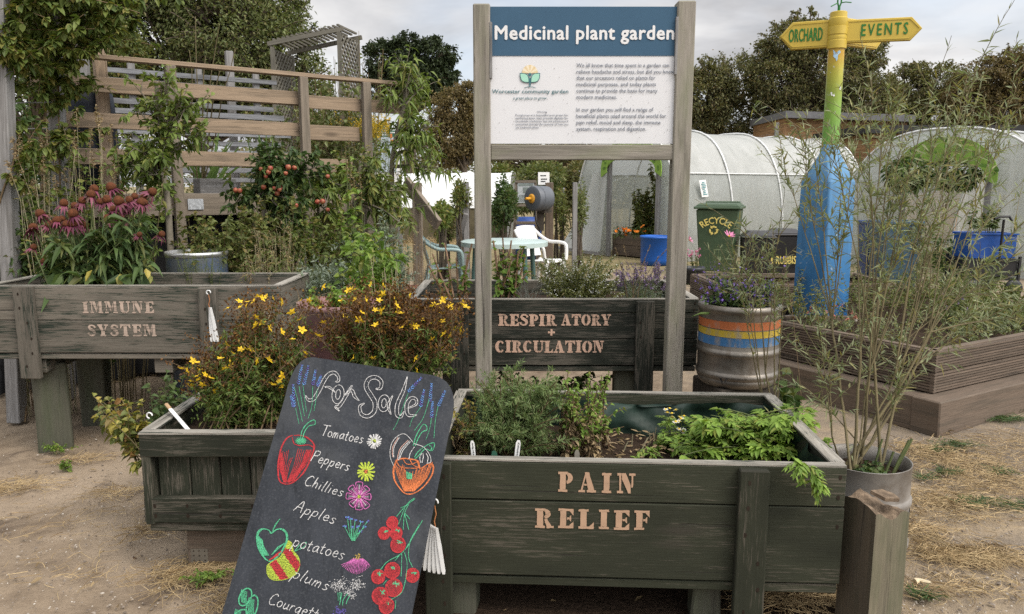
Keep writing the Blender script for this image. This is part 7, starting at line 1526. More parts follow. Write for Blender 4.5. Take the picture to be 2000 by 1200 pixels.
# shade plants below the beds
herb('nettle', 'dark nettles growing on the ground below the dark bed', 'plant', (at(1080, 800, 4.75)[0], 4.75, 0), .35, np.concatenate([fill(975, 1195, 726, 775, 70, 4.7, .3)]), STEM_G, [dict(m=L_DEEP, t0=.2, t1=1, k=16, L=.075, W=.045, droop=.5)], .002, .001, .1)
herb('nettle', 'dark green nettles beside the corner of the slatted bed', 'plant', (at(320, 800, 3.55)[0], 3.55, 0), .12, fill(290, 375, 728, 800, 34, 3.5, .15), STEM_G, [dict(m=L_DEEP, t0=.3, t1=1, k=16, L=.06, W=.036, droop=.5)], .002, .001, .1)
t, Pt = herb('trailing_bramble', 'trailing bramble with yellowing leaves left of the slatted bed', 'plant', (at(285, 845, 3.2)[0], 3.2, .3), .05, np.concatenate([fill(178, 280, 775, 830, 20, 3.2, .15), pxs([(215, 850), (230, 862), (205, 820), (250, 880), (262, 905)], 3.1, .05)]), STEM_T, [dict(m=L_OLIVE, t0=.3, t1=1, k=9, L=.05, W=.036, droop=.4), dict(m=L_YEL, t0=.45, t1=1, k=8, L=.05, W=.038, droop=.5)], .0022, .0012, .2, .03)
herb('burdock', 'dark broad leaves at the ground behind the banded keg', 'plant', (at(1538, 790, 4.2)[0], 4.2, 0), .1, fill(1520, 1560, 700, 790, 12, 4.2, .1), STEM_G, [dict(m=L_DEEP, t0=.4, t1=1, k=5, L=.12, W=.085, droop=.4)], .003, .002, .1)
for lab, x, y, s in (('small weed at the foot of the front post leg', 112, 885, .055), ('small green weed by the foot block of the slatted bed', 412, 1140, .05), ('tiny tuft of leaves on the bare path', 128, 920, .02)):
    b = gz(x, y); herb('weed', lab, 'weed', b, s*.6, b+np.stack([rng.normal(0, s, 14), rng.normal(0, s*.6, 14), rng.uniform(.02, .07, 14)], -1), STEM_G, [dict(m=L_FRESH if s < .06 else L_DEEP, t0=.3, t1=1, k=7, L=.03, W=.016)], .0012, .0008)

# the herbs between the beds, in the middle distance
def wild(name, label, cat, x0, x1, ya, yb, Y, n, specs, stem_m, jy=.35, r0=.003, bow=.12, br=None, z0=0.0, group=None, wig=.015, tw=0, twl=.16):
    xm = at((x0+x1)/2, 600, Y)[0]; tips = fill(x0, x1, ya, yb, n, Y, jy); b = np.stack([xm+(tips[:, 0]-xm)*(.7 if not tw else .35)+rng.normal(0, .03, n), Y+(tips[:, 1]-Y)*.5, np.full(n, z0)], -1); t, Pt = herb(name, label, cat, (xm, Y, z0), b, tips, stem_m, specs, r0, r0*.4, bow, wig, 8, group)
    if tw:
        p, d = along(Pt, rng.uniform(.45, .98, (n, tw))); S = p.reshape(-1, 3); e = S+nrm(d.reshape(-1, 3)*.5+rng.normal(0, .8, S.shape)+np.array([0, -.1, .25]))*rng.uniform(.4, 1.1, (len(S), 1))*twl; Q = shoots(S, e, 6, .2, .04); g = Geo(); mats = [stem_m]; tubes(g, Q, r0*.3, 4)
        for sp_ in specs:
            q = dict(sp_); m = q.pop('m'); mats.append(m); q['k'] = max(2, int(q['k']*.28)); q['t0'] = .1; q['t1'] = 1; leaf_along(g, Q, mat=len(mats)-1, **q)
        g.build('side_shoot', mats, t)
    return t, Pt
wild('artemisia', 'tall silvery feathery artemisia in the middle between the lettered beds', 'plant', 660, 800, 438, 540, 5.6, 60, [dict(m=L_SILVER, t0=.3, t1=1, k=60, L=.055, W=.017, shape='diamond', droop=.1)], STEM_G, tw=6, twl=.16)
wild('lemon_balm', 'pale green tall leafy herb in front of the silvery artemisia', 'plant', 665, 780, 450, 600, 4.6, 60, [dict(m=L_FRESH, t0=.3, t1=1, k=22, L=.075, W=.048, droop=.55)], STEM_G, .25, tw=4, twl=.10)
wild('lavender', 'dull grey lavender stalks beyond the end of the weathered bed', 'plant', 565, 660, 480, 560, 5.2, 90, [dict(m=L_SILVER, t0=.1, t1=.9, k=40, L=.045, W=.008, shape='diamond'), dict(m=PET_LAV, t0=.85, t1=1, k=10, L=.010, W=.007, shape='diamond'), dict(m=L_DRY, t0=.8, t1=1, k=8, L=.010, W=.006, shape='diamond')], STEM_G, r0=.0018)
wild('dry_stalk', 'pale dry seed stalks behind the bright steel drum', 'plant', 480, 590, 440, 525, 5.0, 40, [dict(m=L_OLIVE, t0=.1, t1=.8, k=14, L=.06, W=.014), dict(m=L_DRY, t0=.6, t1=1, k=26, L=.022, W=.008, shape='diamond')], STEM_PALE, r0=.002, tw=6, twl=.12, bow=.3)
wild('leafy_stem', 'fresh leafy stems rising from the pinkish drum planter', 'plant', 600, 735, 555, 612, 3.75, 34, [dict(m=L_FRESH, t0=.3, t1=1, k=15, L=.045, W=.030, droop=.5)], STEM_G, .12, z0=zz(612, 3.6, 660)-.04)
wild('pale_stalk', 'bare pale stalks leaning behind the right rusty bush', 'plant', 730, 790, 500, 560, 4.0, 14, [dict(m=L_DRY, t0=.7, t1=1, k=6, L=.02, W=.010)], STEM_PALE, .15, r0=.003)
wild('dry_stalk', 'brown dry weeds beside the blue-green chair', 'plant', 790, 850, 410, 560, 6.2, 46, [dict(m=L_DRY, t0=.3, t1=1, k=22, L=.03, W=.010)], STEM_B, r0=.002)
wild('leafy_stem', 'dark leaves between the pink drum and the dark bed', 'plant', 760, 815, 560, 610, 4.6, 24, [dict(m=L_OLIVE, t0=.3, t1=1, k=14, L=.06, W=.034, droop=.5)], STEM_G, tw=5, twl=.1)
wild('currant_bush', 'rounded olive-green bush in front of the deck boards', 'shrub', 355, 500, 405, 500, 5.45, 26, [dict(m=L_OLIVE, t0=.4, t1=1, k=40, L=.055, W=.033, droop=.3)], STEM_B, .5, tw=14, twl=.20)
wild('currant_bush', 'second olive-green bush below the apples, right of the steel drum', 'shrub', 470, 575, 395, 470, 5.75, 22, [dict(m=L_OLIVE, t0=.4, t1=1, k=40, L=.058, W=.034, droop=.3)], STEM_B, .5, tw=13, twl=.20)
wild('tall_flower_spike', 'tall plant with large leaves and pale flower spikes at the railing end', 'plant', 670, 705, 270, 400, 5.5, 7, [dict(m=L_FRESH, t0=.45, t1=.92, k=16, L=.13, W=.07, droop=.5), dict(m=L_DRY, t0=.88, t1=1, k=50, L=.024, W=.014)], STEM_G, .1, r0=.006)
wild('mixed_herb', 'leafy undergrowth in shade below the railing end', 'plant', 580, 800, 440, 520, 6.0, 40, [dict(m=L_OLIVE, t0=.3, t1=1, k=26, L=.06, W=.03, droop=.4)], STEM_G, tw=6, twl=.2)
wild('currant_bush', 'yellowish bush below the rightmost deck boards', 'shrub', 565, 680, 400, 470, 5.7, 22, [dict(m=L_HOP, t0=.4, t1=1, k=30, L=.065, W=.035, droop=.4)], STEM_B, .5, tw=11, twl=.2)
wild('wormwood', 'dusky green low growth behind the weathered bed', 'plant', 585, 680, 520, 585, 4.9, 90, [dict(m=L_SILVER, t0=.2, t1=1, k=34, L=.05, W=.016, droop=.2)], STEM_G, tw=5, twl=.12)
wild('fennel', 'wispy green plant hanging over the rim of the steel drum', 'plant', 345, 440, 490, 522, 4.78, 50, [dict(m=L_HOP, t0=.3, t1=1, k=22, L=.018, W=.006, shape='diamond')], STEM_G, .06, r0=.0015, z0=.7)
wild('dry_umbel', 'tall dry umbel stalks by the climber posts', 'plant', 20, 215, 235, 360, 4.85, 40, [dict(m=L_DRY, t0=.93, t1=1, k=40, L=.022, W=.010, ang=60, shape='diamond', taper=0), dict(m=L_HOP, t0=.2, t1=.9, k=26, L=.06, W=.026)], STEM_PALE, .25, r0=.0026, wig=.02)
wild('dry_umbel', 'greyish bare stalks at the left edge behind the weathered bed', 'plant', -10, 95, 330, 470, 4.9, 22, [dict(m=L_DRY, t0=.85, t1=1, k=14, L=.016, W=.008), dict(m=L_OLIVE, t0=.1, t1=.9, k=26, L=.07, W=.035)], STEM_PALE, .15, r0=.0032)

# woody plants with a trunk and crown
def small_tree(name, label, trunk_pts, r, limbs, leaf_m, Lf, Wf, lk, droop, twigk=5, twigL=.25, group=None, bark=BARKG, cat='tree', shape='oval', twig_dir=(0, 0, .3), spread=.7):
    """trunk along trunk_pts; limbs end at the given points; twigs and leaves along the limbs"""
    tp = np.array(trunk_pts, float); base = tp[0]; t = thing(name, label, cat, base, group); g = Geo(); P = smooth_3(tp, 5); tubes(g, P, np.linspace(r, r*.5, len(P))[None], 8); g.build('trunk', bark, t, smooth=True)
    limbs = np.array(limbs, float); f = rng.uniform(.35, .98, len(limbs)); hz_ = np.clip((limbs[:, 2]-tp[0, 2])/(tp[-1, 2]-tp[0, 2]+1e-6)-.25, .25, .98); st_ = along(P[None], hz_[None])[0][0]; B = shoots(st_, limbs, 8, .12, .03); g = Geo(); tubes(g, B, np.linspace(r*.42, r*.12, 8)[None], 6)
    p, d = along(B, rng.uniform(.25, 1, (len(limbs), twigk))); S = p.reshape(-1, 3); e = S+nrm(d.reshape(-1, 3)*.6+rng.normal(0, spread, S.shape)+np.array(twig_dir))*rng.uniform(.4, 1.1, (len(S), 1))*twigL; Q = shoots(S, e, 6, .15, .03); tubes(g, Q, np.linspace(r*.13, r*.05, 6)[None], 4); g.build('branch', bark, t, smooth=True)
    g = Geo(); leaf_along(g, Q, .1, 1, lk, Lf, Wf, 55, droop, 0, shape, .2, 22, .2); leaf_along(g, B, .5, 1, lk, Lf, Wf, 55, droop, 0, shape, .2, 22, .2); g.build('crown', leaf_m, t); return t, Q, B
sp5 = lambda *q: [at(x, y, Y) for x, y, Y in q]
b0 = at(325, 470, 5.25); small_tree('plum_tree', 'young fruit tree with pale trunk in front of the left railing boards', [(b0[0], 5.25, 0)]+sp5((330, 430, 5.25), (318, 330, 5.3), (312, 250, 5.3), (305, 160, 5.3)), .026, np.concatenate([fill(270, 380, 150, 230, 9, 5.3, .15), fill(235, 400, 215, 300, 13, 5.3, .2), fill(205, 330, 285, 350, 14, 5.25, .2)]), L_PEACH, .062, .032, 8, .35, 5, .20)
b0 = at(520, 470, 5.9); t, Q, B = small_tree('apple_tree', 'trained apple tree laden with red apples below the railing', [(b0[0], 5.9, 0)]+sp5((515, 420, 5.9), (530, 370, 5.9), (535, 320, 5.9)), .022, np.concatenate([fill(500, 580, 300, 350, 10, 5.9, .15), fill(445, 575, 345, 395, 9, 5.85, .15), fill(540, 620, 395, 450, 6, 5.8, .15), fill(560, 640, 310, 345, 3, 5.9, .1)]), L_DEEP, .065, .036, 14, .4, 5, .16)
g = Geo(); lathe(g, np.array(t.location), [(0, -.030), (.014, -.029), (.027, -.014), (.031, .002), (.027, .019), (.016, .027), (.004, .023), (0, .022)], 16); ap = g.build('apple', APPLE, t, smooth=True)
app = [(575, 328), (524, 337), (519, 345), (528, 329), (558, 339), (510, 331), (563, 327), (536, 368), (546, 371), (541, 378), (549, 367), (460, 372), (468, 373), (515, 366), (578, 402), (620, 395), (630, 394), (640, 410), (600, 440), (640, 345)]
copies(ap, t, [(p, (rng.normal(0, .3), rng.normal(0, .3), rng.uniform(0, 6)), rng.uniform(.50, .68)) for p in pxs(app, 5.68, .08)])
b0 = at(762, 440, 7.2); small_tree('peach_tree', 'slim tree with long drooping leaves beside the white poster', [(b0[0], 7.2, 0)]+sp5((765, 400, 7.2), (768, 300, 7.2), (790, 200, 7.2), (800, 150, 7.2)), .030, np.concatenate([fill(785, 835, 125, 185, 5, 7.2, .2), fill(790, 870, 200, 300, 9, 7.2, .25), fill(745, 790, 130, 200, 3, 7.2, .2), fill(815, 870, 320, 335, 3, 7.1, .1), fill(735, 810, 370, 420, 5, 7.1, .2)]), L_PEACH, .115, .030, 8, .65, 5, .30, shape='lance', spread=.9)
b0 = at(690, 440, 6.3); small_tree('plum_tree', 'bushy young fruit tree at the right end of the railing', [(b0[0], 6.3, 0)]+sp5((690, 430, 6.3), (700, 370, 6.3), (705, 300, 6.3)), .022, np.concatenate([fill(640, 740, 290, 360, 8, 6.3, .2), fill(690, 800, 350, 440, 10, 6.25, .25)]), L_HOP, .07, .036, 11, .5, 5, .2)
b0 = at(625, 440, 6.2); small_tree('apple_tree', 'second trained apple with few fruit left of the railing end', [(b0[0], 6.2, 0)]+sp5((622, 420, 6.2), (620, 350, 6.2)), .016, np.concatenate([fill(590, 660, 330, 420, 10, 6.15, .15)]), L_PEACH, .075, .034, 11, .45, 4, .16)
# climber on the posts at the left edge
tpt = thing('hop_vine', 'leafy yellow-green climber smothering the two posts at the top left', 'climber', (wp[1][0], wp[1][1], 0)); vt = np.concatenate([fill(-30, 110, -60, 130, 70, 4.9, .25), fill(95, 215, -60, 90, 60, 5.2, .25), fill(60, 165, 90, 190, 26, 5.1, .15), fill(150, 260, -40, 60, 30, 5.3, .2), fill(-20, 40, 120, 175, 8, 4.8, .1), fill(90, 135, 150, 300, 16, 5.15, .1), fill(-10, 40, 300, 420, 14, 4.75, .1)]); vb = vt+rng.normal(0, .25, vt.shape)*np.array([1, .4, .5])+np.array([0, .05, .12]); VT = shoots(vb, vt, 6, .2, .03)
g = Geo(); tubes(g, VT, .0022, 4); bp_ = np.array([wp[1]*(1-f)+wp[0]*f+np.array([.05*math.cos(f*22), .05*math.sin(f*22), 0]) for f in np.linspace(0, 1, 60)]); tubes(g, bp_, .006, 5); p2 = smooth_3(sp5((112, 390, 5.3), (108, 200, 5.25), (110, 60, 5.2), (130, -40, 5.2)), 6); tubes(g, p2+np.array([.05, -.05, 0]), .006, 5); g.build('vine', STEM_B, tpt, smooth=True)
g = Geo(); p, d = along(VT, rng.uniform(0, 1, (len(VT), 15))); p = p.reshape(-1, 3); Dl = rng.normal(0, 1, p.shape)*np.array([1, .6, .5])+np.array([0, -.3, -.35])
for s in (-.7, 0, .7):
    c_, s_ = math.cos(s), math.sin(s); Dr = np.stack([Dl[:, 0]*c_-Dl[:, 2]*s_, Dl[:, 1], Dl[:, 0]*s_+Dl[:, 2]*c_], -1); leaves(g, p, Dr, .064 if s == 0 else .048, .034, .25, 0, 'oval', .15, .5)
g.build('foliage', L_HOP, tpt)
wild('elder_bush', 'dark leafy bush at the far left edge behind the weathered bed', 'shrub', -30, 90, 380, 500, 5.0, 26, [dict(m=L_DEEP, t0=.4, t1=1, k=34, L=.07, W=.038, droop=.4)], STEM_B, .3, tw=10, twl=.2)
wild('raspberry_canes', 'loose leafy canes between the climber posts and the young fruit tree', 'shrub', 110, 320, 255, 400, 5.2, 22, [dict(m=L_PEACH, t0=.45, t1=1, k=22, L=.062, W=.036, droop=.4), dict(m=L_DRY, t0=.96, t1=1, k=6, L=.022, W=.012)], STEM_T, .2, r0=.004, tw=7, twl=.22)
wild('shade_bush', 'shaded shrub filling the gap behind the left rails', 'shrub', 20, 190, 160, 330, 6.4, 30, [dict(m=L_DEEP, t0=.4, t1=1, k=30, L=.08, W=.045, droop=.4)], STEM_B, .3, tw=8, twl=.28)
wild('laurel_bush', 'leafy bush behind the right end of the rails below the lattice arch', 'shrub', 530, 720, 130, 300, 8.3, 34, [dict(m=L_WILLOW, t0=.4, t1=1, k=28, L=.085, W=.045, droop=.4)], STEM_B, .3, tw=9, twl=.3)
# strap leaves in pots on the deck; goldenrod beyond
for lab, px, off, n in (('fan of strap leaves in a pot on the deck, left of the apples', 400, .6, 22), ('clump of strap leaves on the deck just above the apples', 525, .6, 26)):
    c = on_deck(px, off)+EZ*.05; t = thing('iris_clump', lab, 'plant', c, 'iris clumps on the deck'); g = Geo(); P = np.repeat(c[None], n, 0)+rng.normal(0, .05, (n, 3))*np.array([1, 1, 0]); leaves(g, P, np.stack([rng.normal(.05, .35, n), rng.normal(-.1, .2, n), np.full(n, 1.)], -1), .52, .03, .14, 0, 'strap', .2); g.build('foliage', L_STRAP, t)
wild('goldenrod', 'bright yellow goldenrod flowering behind the railing end', 'plant', 655, 770, 222, 258, 8.6, 60, [dict(m=L_WILLOW, t0=.55, t1=.93, k=20, L=.07, W=.016), dict(m=leafm('goldenrod flower', (.42, .30, .02), (.60, .43, .04), None, .2), t0=.93, t1=1, k=26, L=.032, W=.016, ang=60, shape='diamond', taper=0)], STEM_G, .3)
wild('climbing_rose', 'leafy growth climbing over the lattice arch', 'climber', 540, 740, 110, 300, 9.3, 90, [dict(m=L_WILLOW, t0=.3, t1=1, k=30, L=.07, W=.038, droop=.3)], STEM_B, .5, r0=.006)
wild('arch_climber', 'thin vine over the right top corner of the lattice arch', 'climber', 655, 702, 55, 200, 8.9, 16, [dict(m=L_HOP, t0=.55, t1=1, k=16, L=.06, W=.04, droop=.3)], STEM_B, .15, r0=.004)
wild('shrub', 'mixed leafy shrubs seen through the rails behind the deck', 'shrub', 480, 720, 180, 300, 9.9, 110, [dict(m=L_OLIVE, t0=.3, t1=1, k=30, L=.08, W=.045, droop=.3)], STEM_B, .5, r0=.006, tw=5, twl=.3)
herb('dead_twig', 'bare forked twigs with a cane above the pale slats', 'plant', dk(385, 1.8, off=.5)*np.array([1, 1, 0])+EZ*zf, .03, np.array([at(x, y, 6.6) for x, y in ((385, 35), (420, 60), (450, 95), (370, 90), (425, 140), (400, 110))]), STEM_T, [], .008, .004, .05, .02)

# planter on the right edge
pz = .42; pc = lambda u, v: Cq+e1*u+e2*v+EZ*(pz-Cq[2])
def bed_plant(label, u0, u1, v0, v1, n, h, specs, name='ground_herb', stem_m=STEM_G, lean=.06):
    b = np.array([pc(rng.uniform(u0, u1), rng.uniform(v0, v1)) for _ in range(n)]); tips = b+np.stack([rng.normal(0, lean, n), rng.normal(0, lean, n), rng.uniform(.5, 1.1, n)*h], -1); return herb(name, label, 'plant', b.mean(0)*np.array([1, 1, 0])+EZ*pz, b, tips, stem_m, specs, .002, .001, .1, .02)
bed_plant('low grey-green leafy mat along the front of the decking planter', .08, 2.4, .15, .9, 150, .14, [dict(m=L_TARR, t0=.1, t1=1, k=16, L=.045, W=.014)])
bed_plant('tangled yellow-green stems in the back of the decking planter', .1, 2.5, .9, 1.65, 190, .42, [dict(m=L_OLIVE, t0=.2, t1=1, k=20, L=.05, W=.016), dict(m=L_TARR, t0=.4, t1=1, k=8, L=.05, W=.008)], 'tangled_herb', STEM_T, .12)
bed_plant('pink flowering herb at the inner corner of the decking planter', .25, .55, .9, 1.2, 18, .16, [dict(m=L_TARR, t0=.1, t1=1, k=12, L=.04, W=.016), dict(m=leafm('salmon petals', (.42, .12, .12), (.55, .24, .20), None), t0=.85, t1=1, k=7, L=.024, W=.018)], 'pink_herb')
bed_plant('small purple flower spike in the decking planter', 1.05, 1.2, .45, .55, 4, .26, [dict(m=L_DEEP, t0=.1, t1=.8, k=12, L=.05, W=.02), dict(m=PET_LAV, t0=.8, t1=1, k=26, L=.014, W=.010)], 'purple_herb')
bed_plant('bushy dark-leaved herb at the far right of the decking planter', 1.0, 2.5, .2, .9, 90, .36, [dict(m=L_OLIVE, t0=.2, t1=1, k=22, L=.055, W=.022), dict(m=L_TARR, t0=.2, t1=1, k=10, L=.06, W=.008)])
# around the tunnels
wild('cosmos', 'feathery cosmos with one pink flower in front of the green bin', 'plant', 1378, 1452, 472, 522, 9.0, 60, [dict(m=L_WILLOW, t0=.1, t1=1, k=50, L=.04, W=.004, shape='diamond')], STEM_G, .25, r0=.002)
t, Pt = herb('cosmos', 'single tall pink cosmos bloom against the green bin', 'plant', (at(1410, 500, 8.9)[0], 8.9, 0), .01, pxs([(1421, 458), (1345, 470)], 8.8, 0), STEM_G, [], .002, .0015); src = flower_mesh(t, 8, .055, .03, PET_PK, EYE, .012, -.2, 30, 'flower'); copies(src, t, [(Pt[0, -1], (.5, .2, 0), 1.15), (Pt[1, -1], (.9, .5, 1), .9)])
tz = sbc+ax1*.3; t = thing('tomato_plant', 'tall tomato plants filling the polytunnel doorway', 'plant', (tz[0], tz[1], .4)); b = np.array([tz+bx1*rng.uniform(-.6, .5)+ax1*rng.uniform(-.4, .4)+EZ*.40 for _ in range(46)])*np.array([1, 1, 1]); b[:, 2] = .40; tp_ = b+np.stack([rng.normal(0, .10, 46), rng.normal(0, .10, 46), rng.uniform(.5, 1.1, 46)], -1); tp_[:9, 2] = rng.uniform(1.5, 1.95, 9); tp_[:9, :2] = (tz+bx1*.05)[:2]+rng.normal(0, .16, (9, 2)); Pt = shoots(b, tp_, 8, .1, .02)
g = Geo(); tubes(g, Pt, .006, 5); g.build('stem', STEM_G, t); g = Geo(); leaf_along(g, Pt, .05, 1, 130, .12, .06, 60, .5, 0, 'oval', .3); g.build('foliage', L_OLIVE, t)
t = thing('marigold', 'row of orange marigolds along the sleeper bed edge in the doorway', 'plant', (tz[0], tz[1], .42)); src = flower_mesh(t, 12, .045, .03, PET_O, PET_O, .022, .1, 25, 'flower', rows=2); mp_ = [(1203, 452), (1208, 447), (1218, 453), (1222, 455), (1224, 447), (1215, 446), (1228, 450), (1231, 452), (1222, 460), (1240, 452), (1245, 453), (1253, 444), (1257, 441), (1250, 450), (1258, 453), (1260, 452), (1219, 449), (1226, 453)]; scatter_flowers(src, t, pxs(mp_, 15.75, .08), .7, .5, .85)
g = Geo(); P = np.array([at(rng.uniform(1198, 1275), rng.uniform(445, 462), 15.85) for _ in range(200)]); leaves(g, P, rng.normal(0, 1, P.shape), .07, .03, .3, 0); g.build('foliage', L_DEEP, t)
for lab, px, py in (('hanging basket foliage below the lime arched board', 1870, 335), ('trailing basket plant left of the second tunnel door', 1775, 335)):
    c = at(px, py, 13.3); t = thing('hanging_basket', lab, 'hanging basket', c, 'hanging baskets by the second tunnel'); g = Geo(); lathe(g, c-EZ*.05, [(0, -.18), (.12, -.14), (.18, 0), (.17, .01)], 20); g.build('basket', BLACK, t); g = Geo(); tubes(g, [c+EZ*0, c+EZ*.42], .008, 5); g.build('chain', BLACK, t); g = Geo(); P, v = ell_pts(c-EZ*.02, (.42, .22, .26), 460); leaves(g, P, v+np.array([0, 0, -.3]), .10, .065, .5, 0); g.build('foliage', L_DEEP, t)
wild('pink_flowers', 'pink blooms in the small dark pot by the right post', 'plant', 1340, 1368, 485, 500, 11.7, 14, [dict(m=PET_PK, t0=.8, t1=1, k=6, L=.04, W=.03), dict(m=L_OLIVE, t0=.2, t1=.9, k=10, L=.05, W=.02)], STEM_G, .08, z0=.22)
wild('strawberry_plant', 'leafy plants on top of the blue crate', 'plant', 1885, 1955, 405, 425, 10.5, 26, [dict(m=L_DEEP, t0=.2, t1=1, k=12, L=.07, W=.05), dict(m=L_RED, t0=.5, t1=1, k=4, L=.05, W=.04)], STEM_G, .15, z0=.85)
wild('strawberry_plant', 'low leafy plants in front of the second tunnel door', 'plant', 1820, 1900, 455, 475, 12.0, 30, [dict(m=L_DEEP, t0=.2, t1=1, k=14, L=.10, W=.07)], STEM_G, .2)
# trained bushes and shrubs beyond the table
def shrub(label, x0, x1, y0, y1, Y, n, m, L=.09, W=.05, name='shrub', r=(None,), trunk=True, dy=.5, group=None):
    a, b = at(x0, y1, Y), at(x1, y0, Y); c = (a+b)/2; rx, rz = (b[0]-a[0])/2, max(.1, (b[2]-max(0, a[2]))/2); c[2] = (b[2]+max(0, a[2]))/2; t = thing(name, label, 'shrub', (c[0], Y, 0), group); nl = 9; g = Geo()
    lob = np.array([c+np.array([rng.uniform(-.6, .6)*rx, rng.uniform(-.5, .5)*dy, rng.uniform(-.55, .55)*rz]) for _ in range(nl)]); per = n//nl
    for q in lob: P, v = ell_pts(q, (rx*rng.uniform(.4, .6), dy*.6, rz*rng.uniform(.4, .6)), per, .2); leaves(g, P, v+np.array([0, 0, .3])+rng.normal(0, .5, v.shape), L, W, .2, 0, 'diamond')
    g.build('foliage', m, t); g = Geo(); tubes(g, shoots(np.repeat([[c[0], Y, 0]], nl, 0)+rng.normal(0, .06, (nl, 3))*np.array([1, 1, 0]), lob, 6, .1, .03), np.linspace(.02, .006, 6)[None], 5); g.build('stem', BARK, t); return t
shrub('dark round shrub in front of the small fleece tunnel', 955, 1012, 342, 455, 13.0, 2200, L_DEEP, .07, .04)
for i, (lab, x0, x1, y0, y1, Y, m) in enumerate((('trained fruit bush just right of the hose reel post', 1078, 1112, 355, 470, 14.2, L_OLIVE), ('trained fruit bush nearest the polytunnel flap', 1112, 1152, 345, 470, 13.9, L_WILLOW), ('low fruit bush left of the paired thin posts', 840, 890, 400, 470, 12.6, L_OLIVE), ('sparse vine on the pair of thin posts', 885, 918, 350, 440, 12.4, L_OLIVE), ('leafy bush below the sloping handrail', 845, 885, 395, 450, 10.5, L_HOP))):
    shrub(lab, x0, x1, y0, y1, Y, 900, m, .07, .035, 'fruit_bush', group='fruit bushes beyond the table')
for lab, x0, x1, y0, y1, Y, m, n in (('pale green hedge bush behind the notice boards', 985, 1110, 312, 420, 19, L_WILLOW, 3600), ('olive hedge bush between fleece tunnel and notice boards', 900, 1010, 318, 400, 25, L_OLIVE, 3000), ('brownish hedge bush left of the polytunnel', 1080, 1175, 300, 420, 22, L_HEDGE, 3600), ('low hedge at the back left of the fleece tunnel', 640, 830, 330, 430, 24, L_WILLOW, 4200), ('green bush behind the right end of the deck', 600, 760, 230, 330, 12.5, L_WILLOW, 4200)): shrub(lab, x0, x1, y0, y1, Y, n, m, .13, .07, 'hedge_bush', dy=1.2, group='hedge bushes in the background')

# ------------------------------------------------------------------ trees
def big_tree(name, label, px, Y, lobes, leaf_m, Lf, n, trunk_r=.2, bark=BARK, group='background trees', wisps=0, z0=0.0):
    """lobes: (px, py, half width px, half height px, dY)"""
    bx_ = at(px, 400, Y)[0]; t = thing(name, label, 'tree', (bx_, Y, 0), group); sc_ = Y/FPX; C_ = [(at(x, y, Y+dy), hw*sc_, hh*sc_) for x, y, hw, hh, dy in lobes]; top = max(c[2] for c, _, _ in C_)
    P = np.array([(bx_, Y, -.1), (bx_+.1, Y, top*.3), (bx_-.05, Y+.1, top*.6), (bx_+.1, Y, top*.85)]); g = Geo(); Ps = smooth_3(P, 5); tubes(g, Ps, np.linspace(trunk_r, trunk_r*.25, len(Ps))[None], 9); g.build('trunk', bark, t, smooth=True)
    g = Geo(); gl = Geo(); ar = np.array([hw*hh for _, hw, hh in C_]); ar = ar/ar.sum()
    for (c, hw, hh), f in zip(C_, ar):
        st_ = along(Ps[None], np.clip(np.array([[(c[2]-hh*.8)/top*.9]]), .15, .95))[0][0, 0]; nb = 9; e, v = ell_pts(c, (hw*.9, hw*.8, hh*.9), nb, .7); B = shoots(np.repeat(st_[None], nb, 0), e, 7, .15, .03); tubes(g, B, np.linspace(trunk_r*.3, trunk_r*.05, 7)[None], 5)
        ncl = max(12, int(n*f/42)); q, v = ell_pts(c, (hw, hw*.9, hh), ncl, .45)
        tw = shoots(c+(q-c)*.55, q+v*hw*rng.uniform(0, .18, (ncl, 1)), 4, .1, .04); tubes(g, tw, np.linspace(trunk_r*.08, trunk_r*.03, 4)[None], 3)
        per = 42; r_ = rng.uniform(.12, .24, ncl)*min(hw, hh)*1.1; Pl = np.repeat(q, per, 0)+rng.normal(0, 1, (ncl*per, 3))*np.repeat(r_, per)[:, None]*np.array([.62, .62, .5]); Dl = rng.normal(0, 1, Pl.shape)+np.repeat(v, per, 0)*.8; leaves(gl, Pl, Dl, Lf, Lf*.55, .25, 0, 'diamond', .25)
        if wisps:
            nw = int(wisps*f)+1; q, v = ell_pts(c, (hw, hw*.8, hh), nw, .85); e = q+nrm(v+np.array([0, 0, .35])+rng.normal(0, .35, v.shape))*rng.uniform(.12, .38, (nw, 1))*max(hw, hh); Wd = shoots(q, e, 7, .25, .05); tubes(g, Wd, np.linspace(trunk_r*.07, trunk_r*.025, 7)[None], 3); leaf_along(gl, Wd, .1, 1, 24, Lf*.9, Lf*.55, 60, .3, 0, 'diamond')
    g.build('branch', bark, t); gl.build('crown', leaf_m, t); return t
big_tree('willow_tree', 'big soft green tree filling the top left behind the deck', 390, 15, [(300, 60, 130, 110, 0), (440, 70, 110, 110, -.5), (540, 90, 75, 85, 0), (370, -40, 160, 90, 0), (520, -10, 80, 60, .5), (220, 150, 90, 90, .5), (470, 190, 120, 70, .3), (590, 170, 50, 60, 0)], L_WILLOW, .075, 64000, .24, wisps=260)
big_tree('ash_tree', 'large dark tree at the upper left corner behind the climber', 90, 13, [(60, 40, 110, 110, 0), (160, 120, 110, 110, 0), (40, 180, 90, 120, .4), (230, 200, 80, 80, .6)], L_OLIVE, .085, 30000, .2, wisps=40)
big_tree('oak_tree', 'dark crowned oak standing alone left of the information sign', 800, 45, [(748, 118, 38, 34, 0), (790, 92, 30, 28, 0), (850, 105, 40, 30, 0), (870, 140, 26, 26, 0), (800, 150, 60, 42, 0), (835, 165, 50, 34, 0), (730, 165, 22, 26, 0)], L_OAK, .22, 24000, .5, wisps=0)
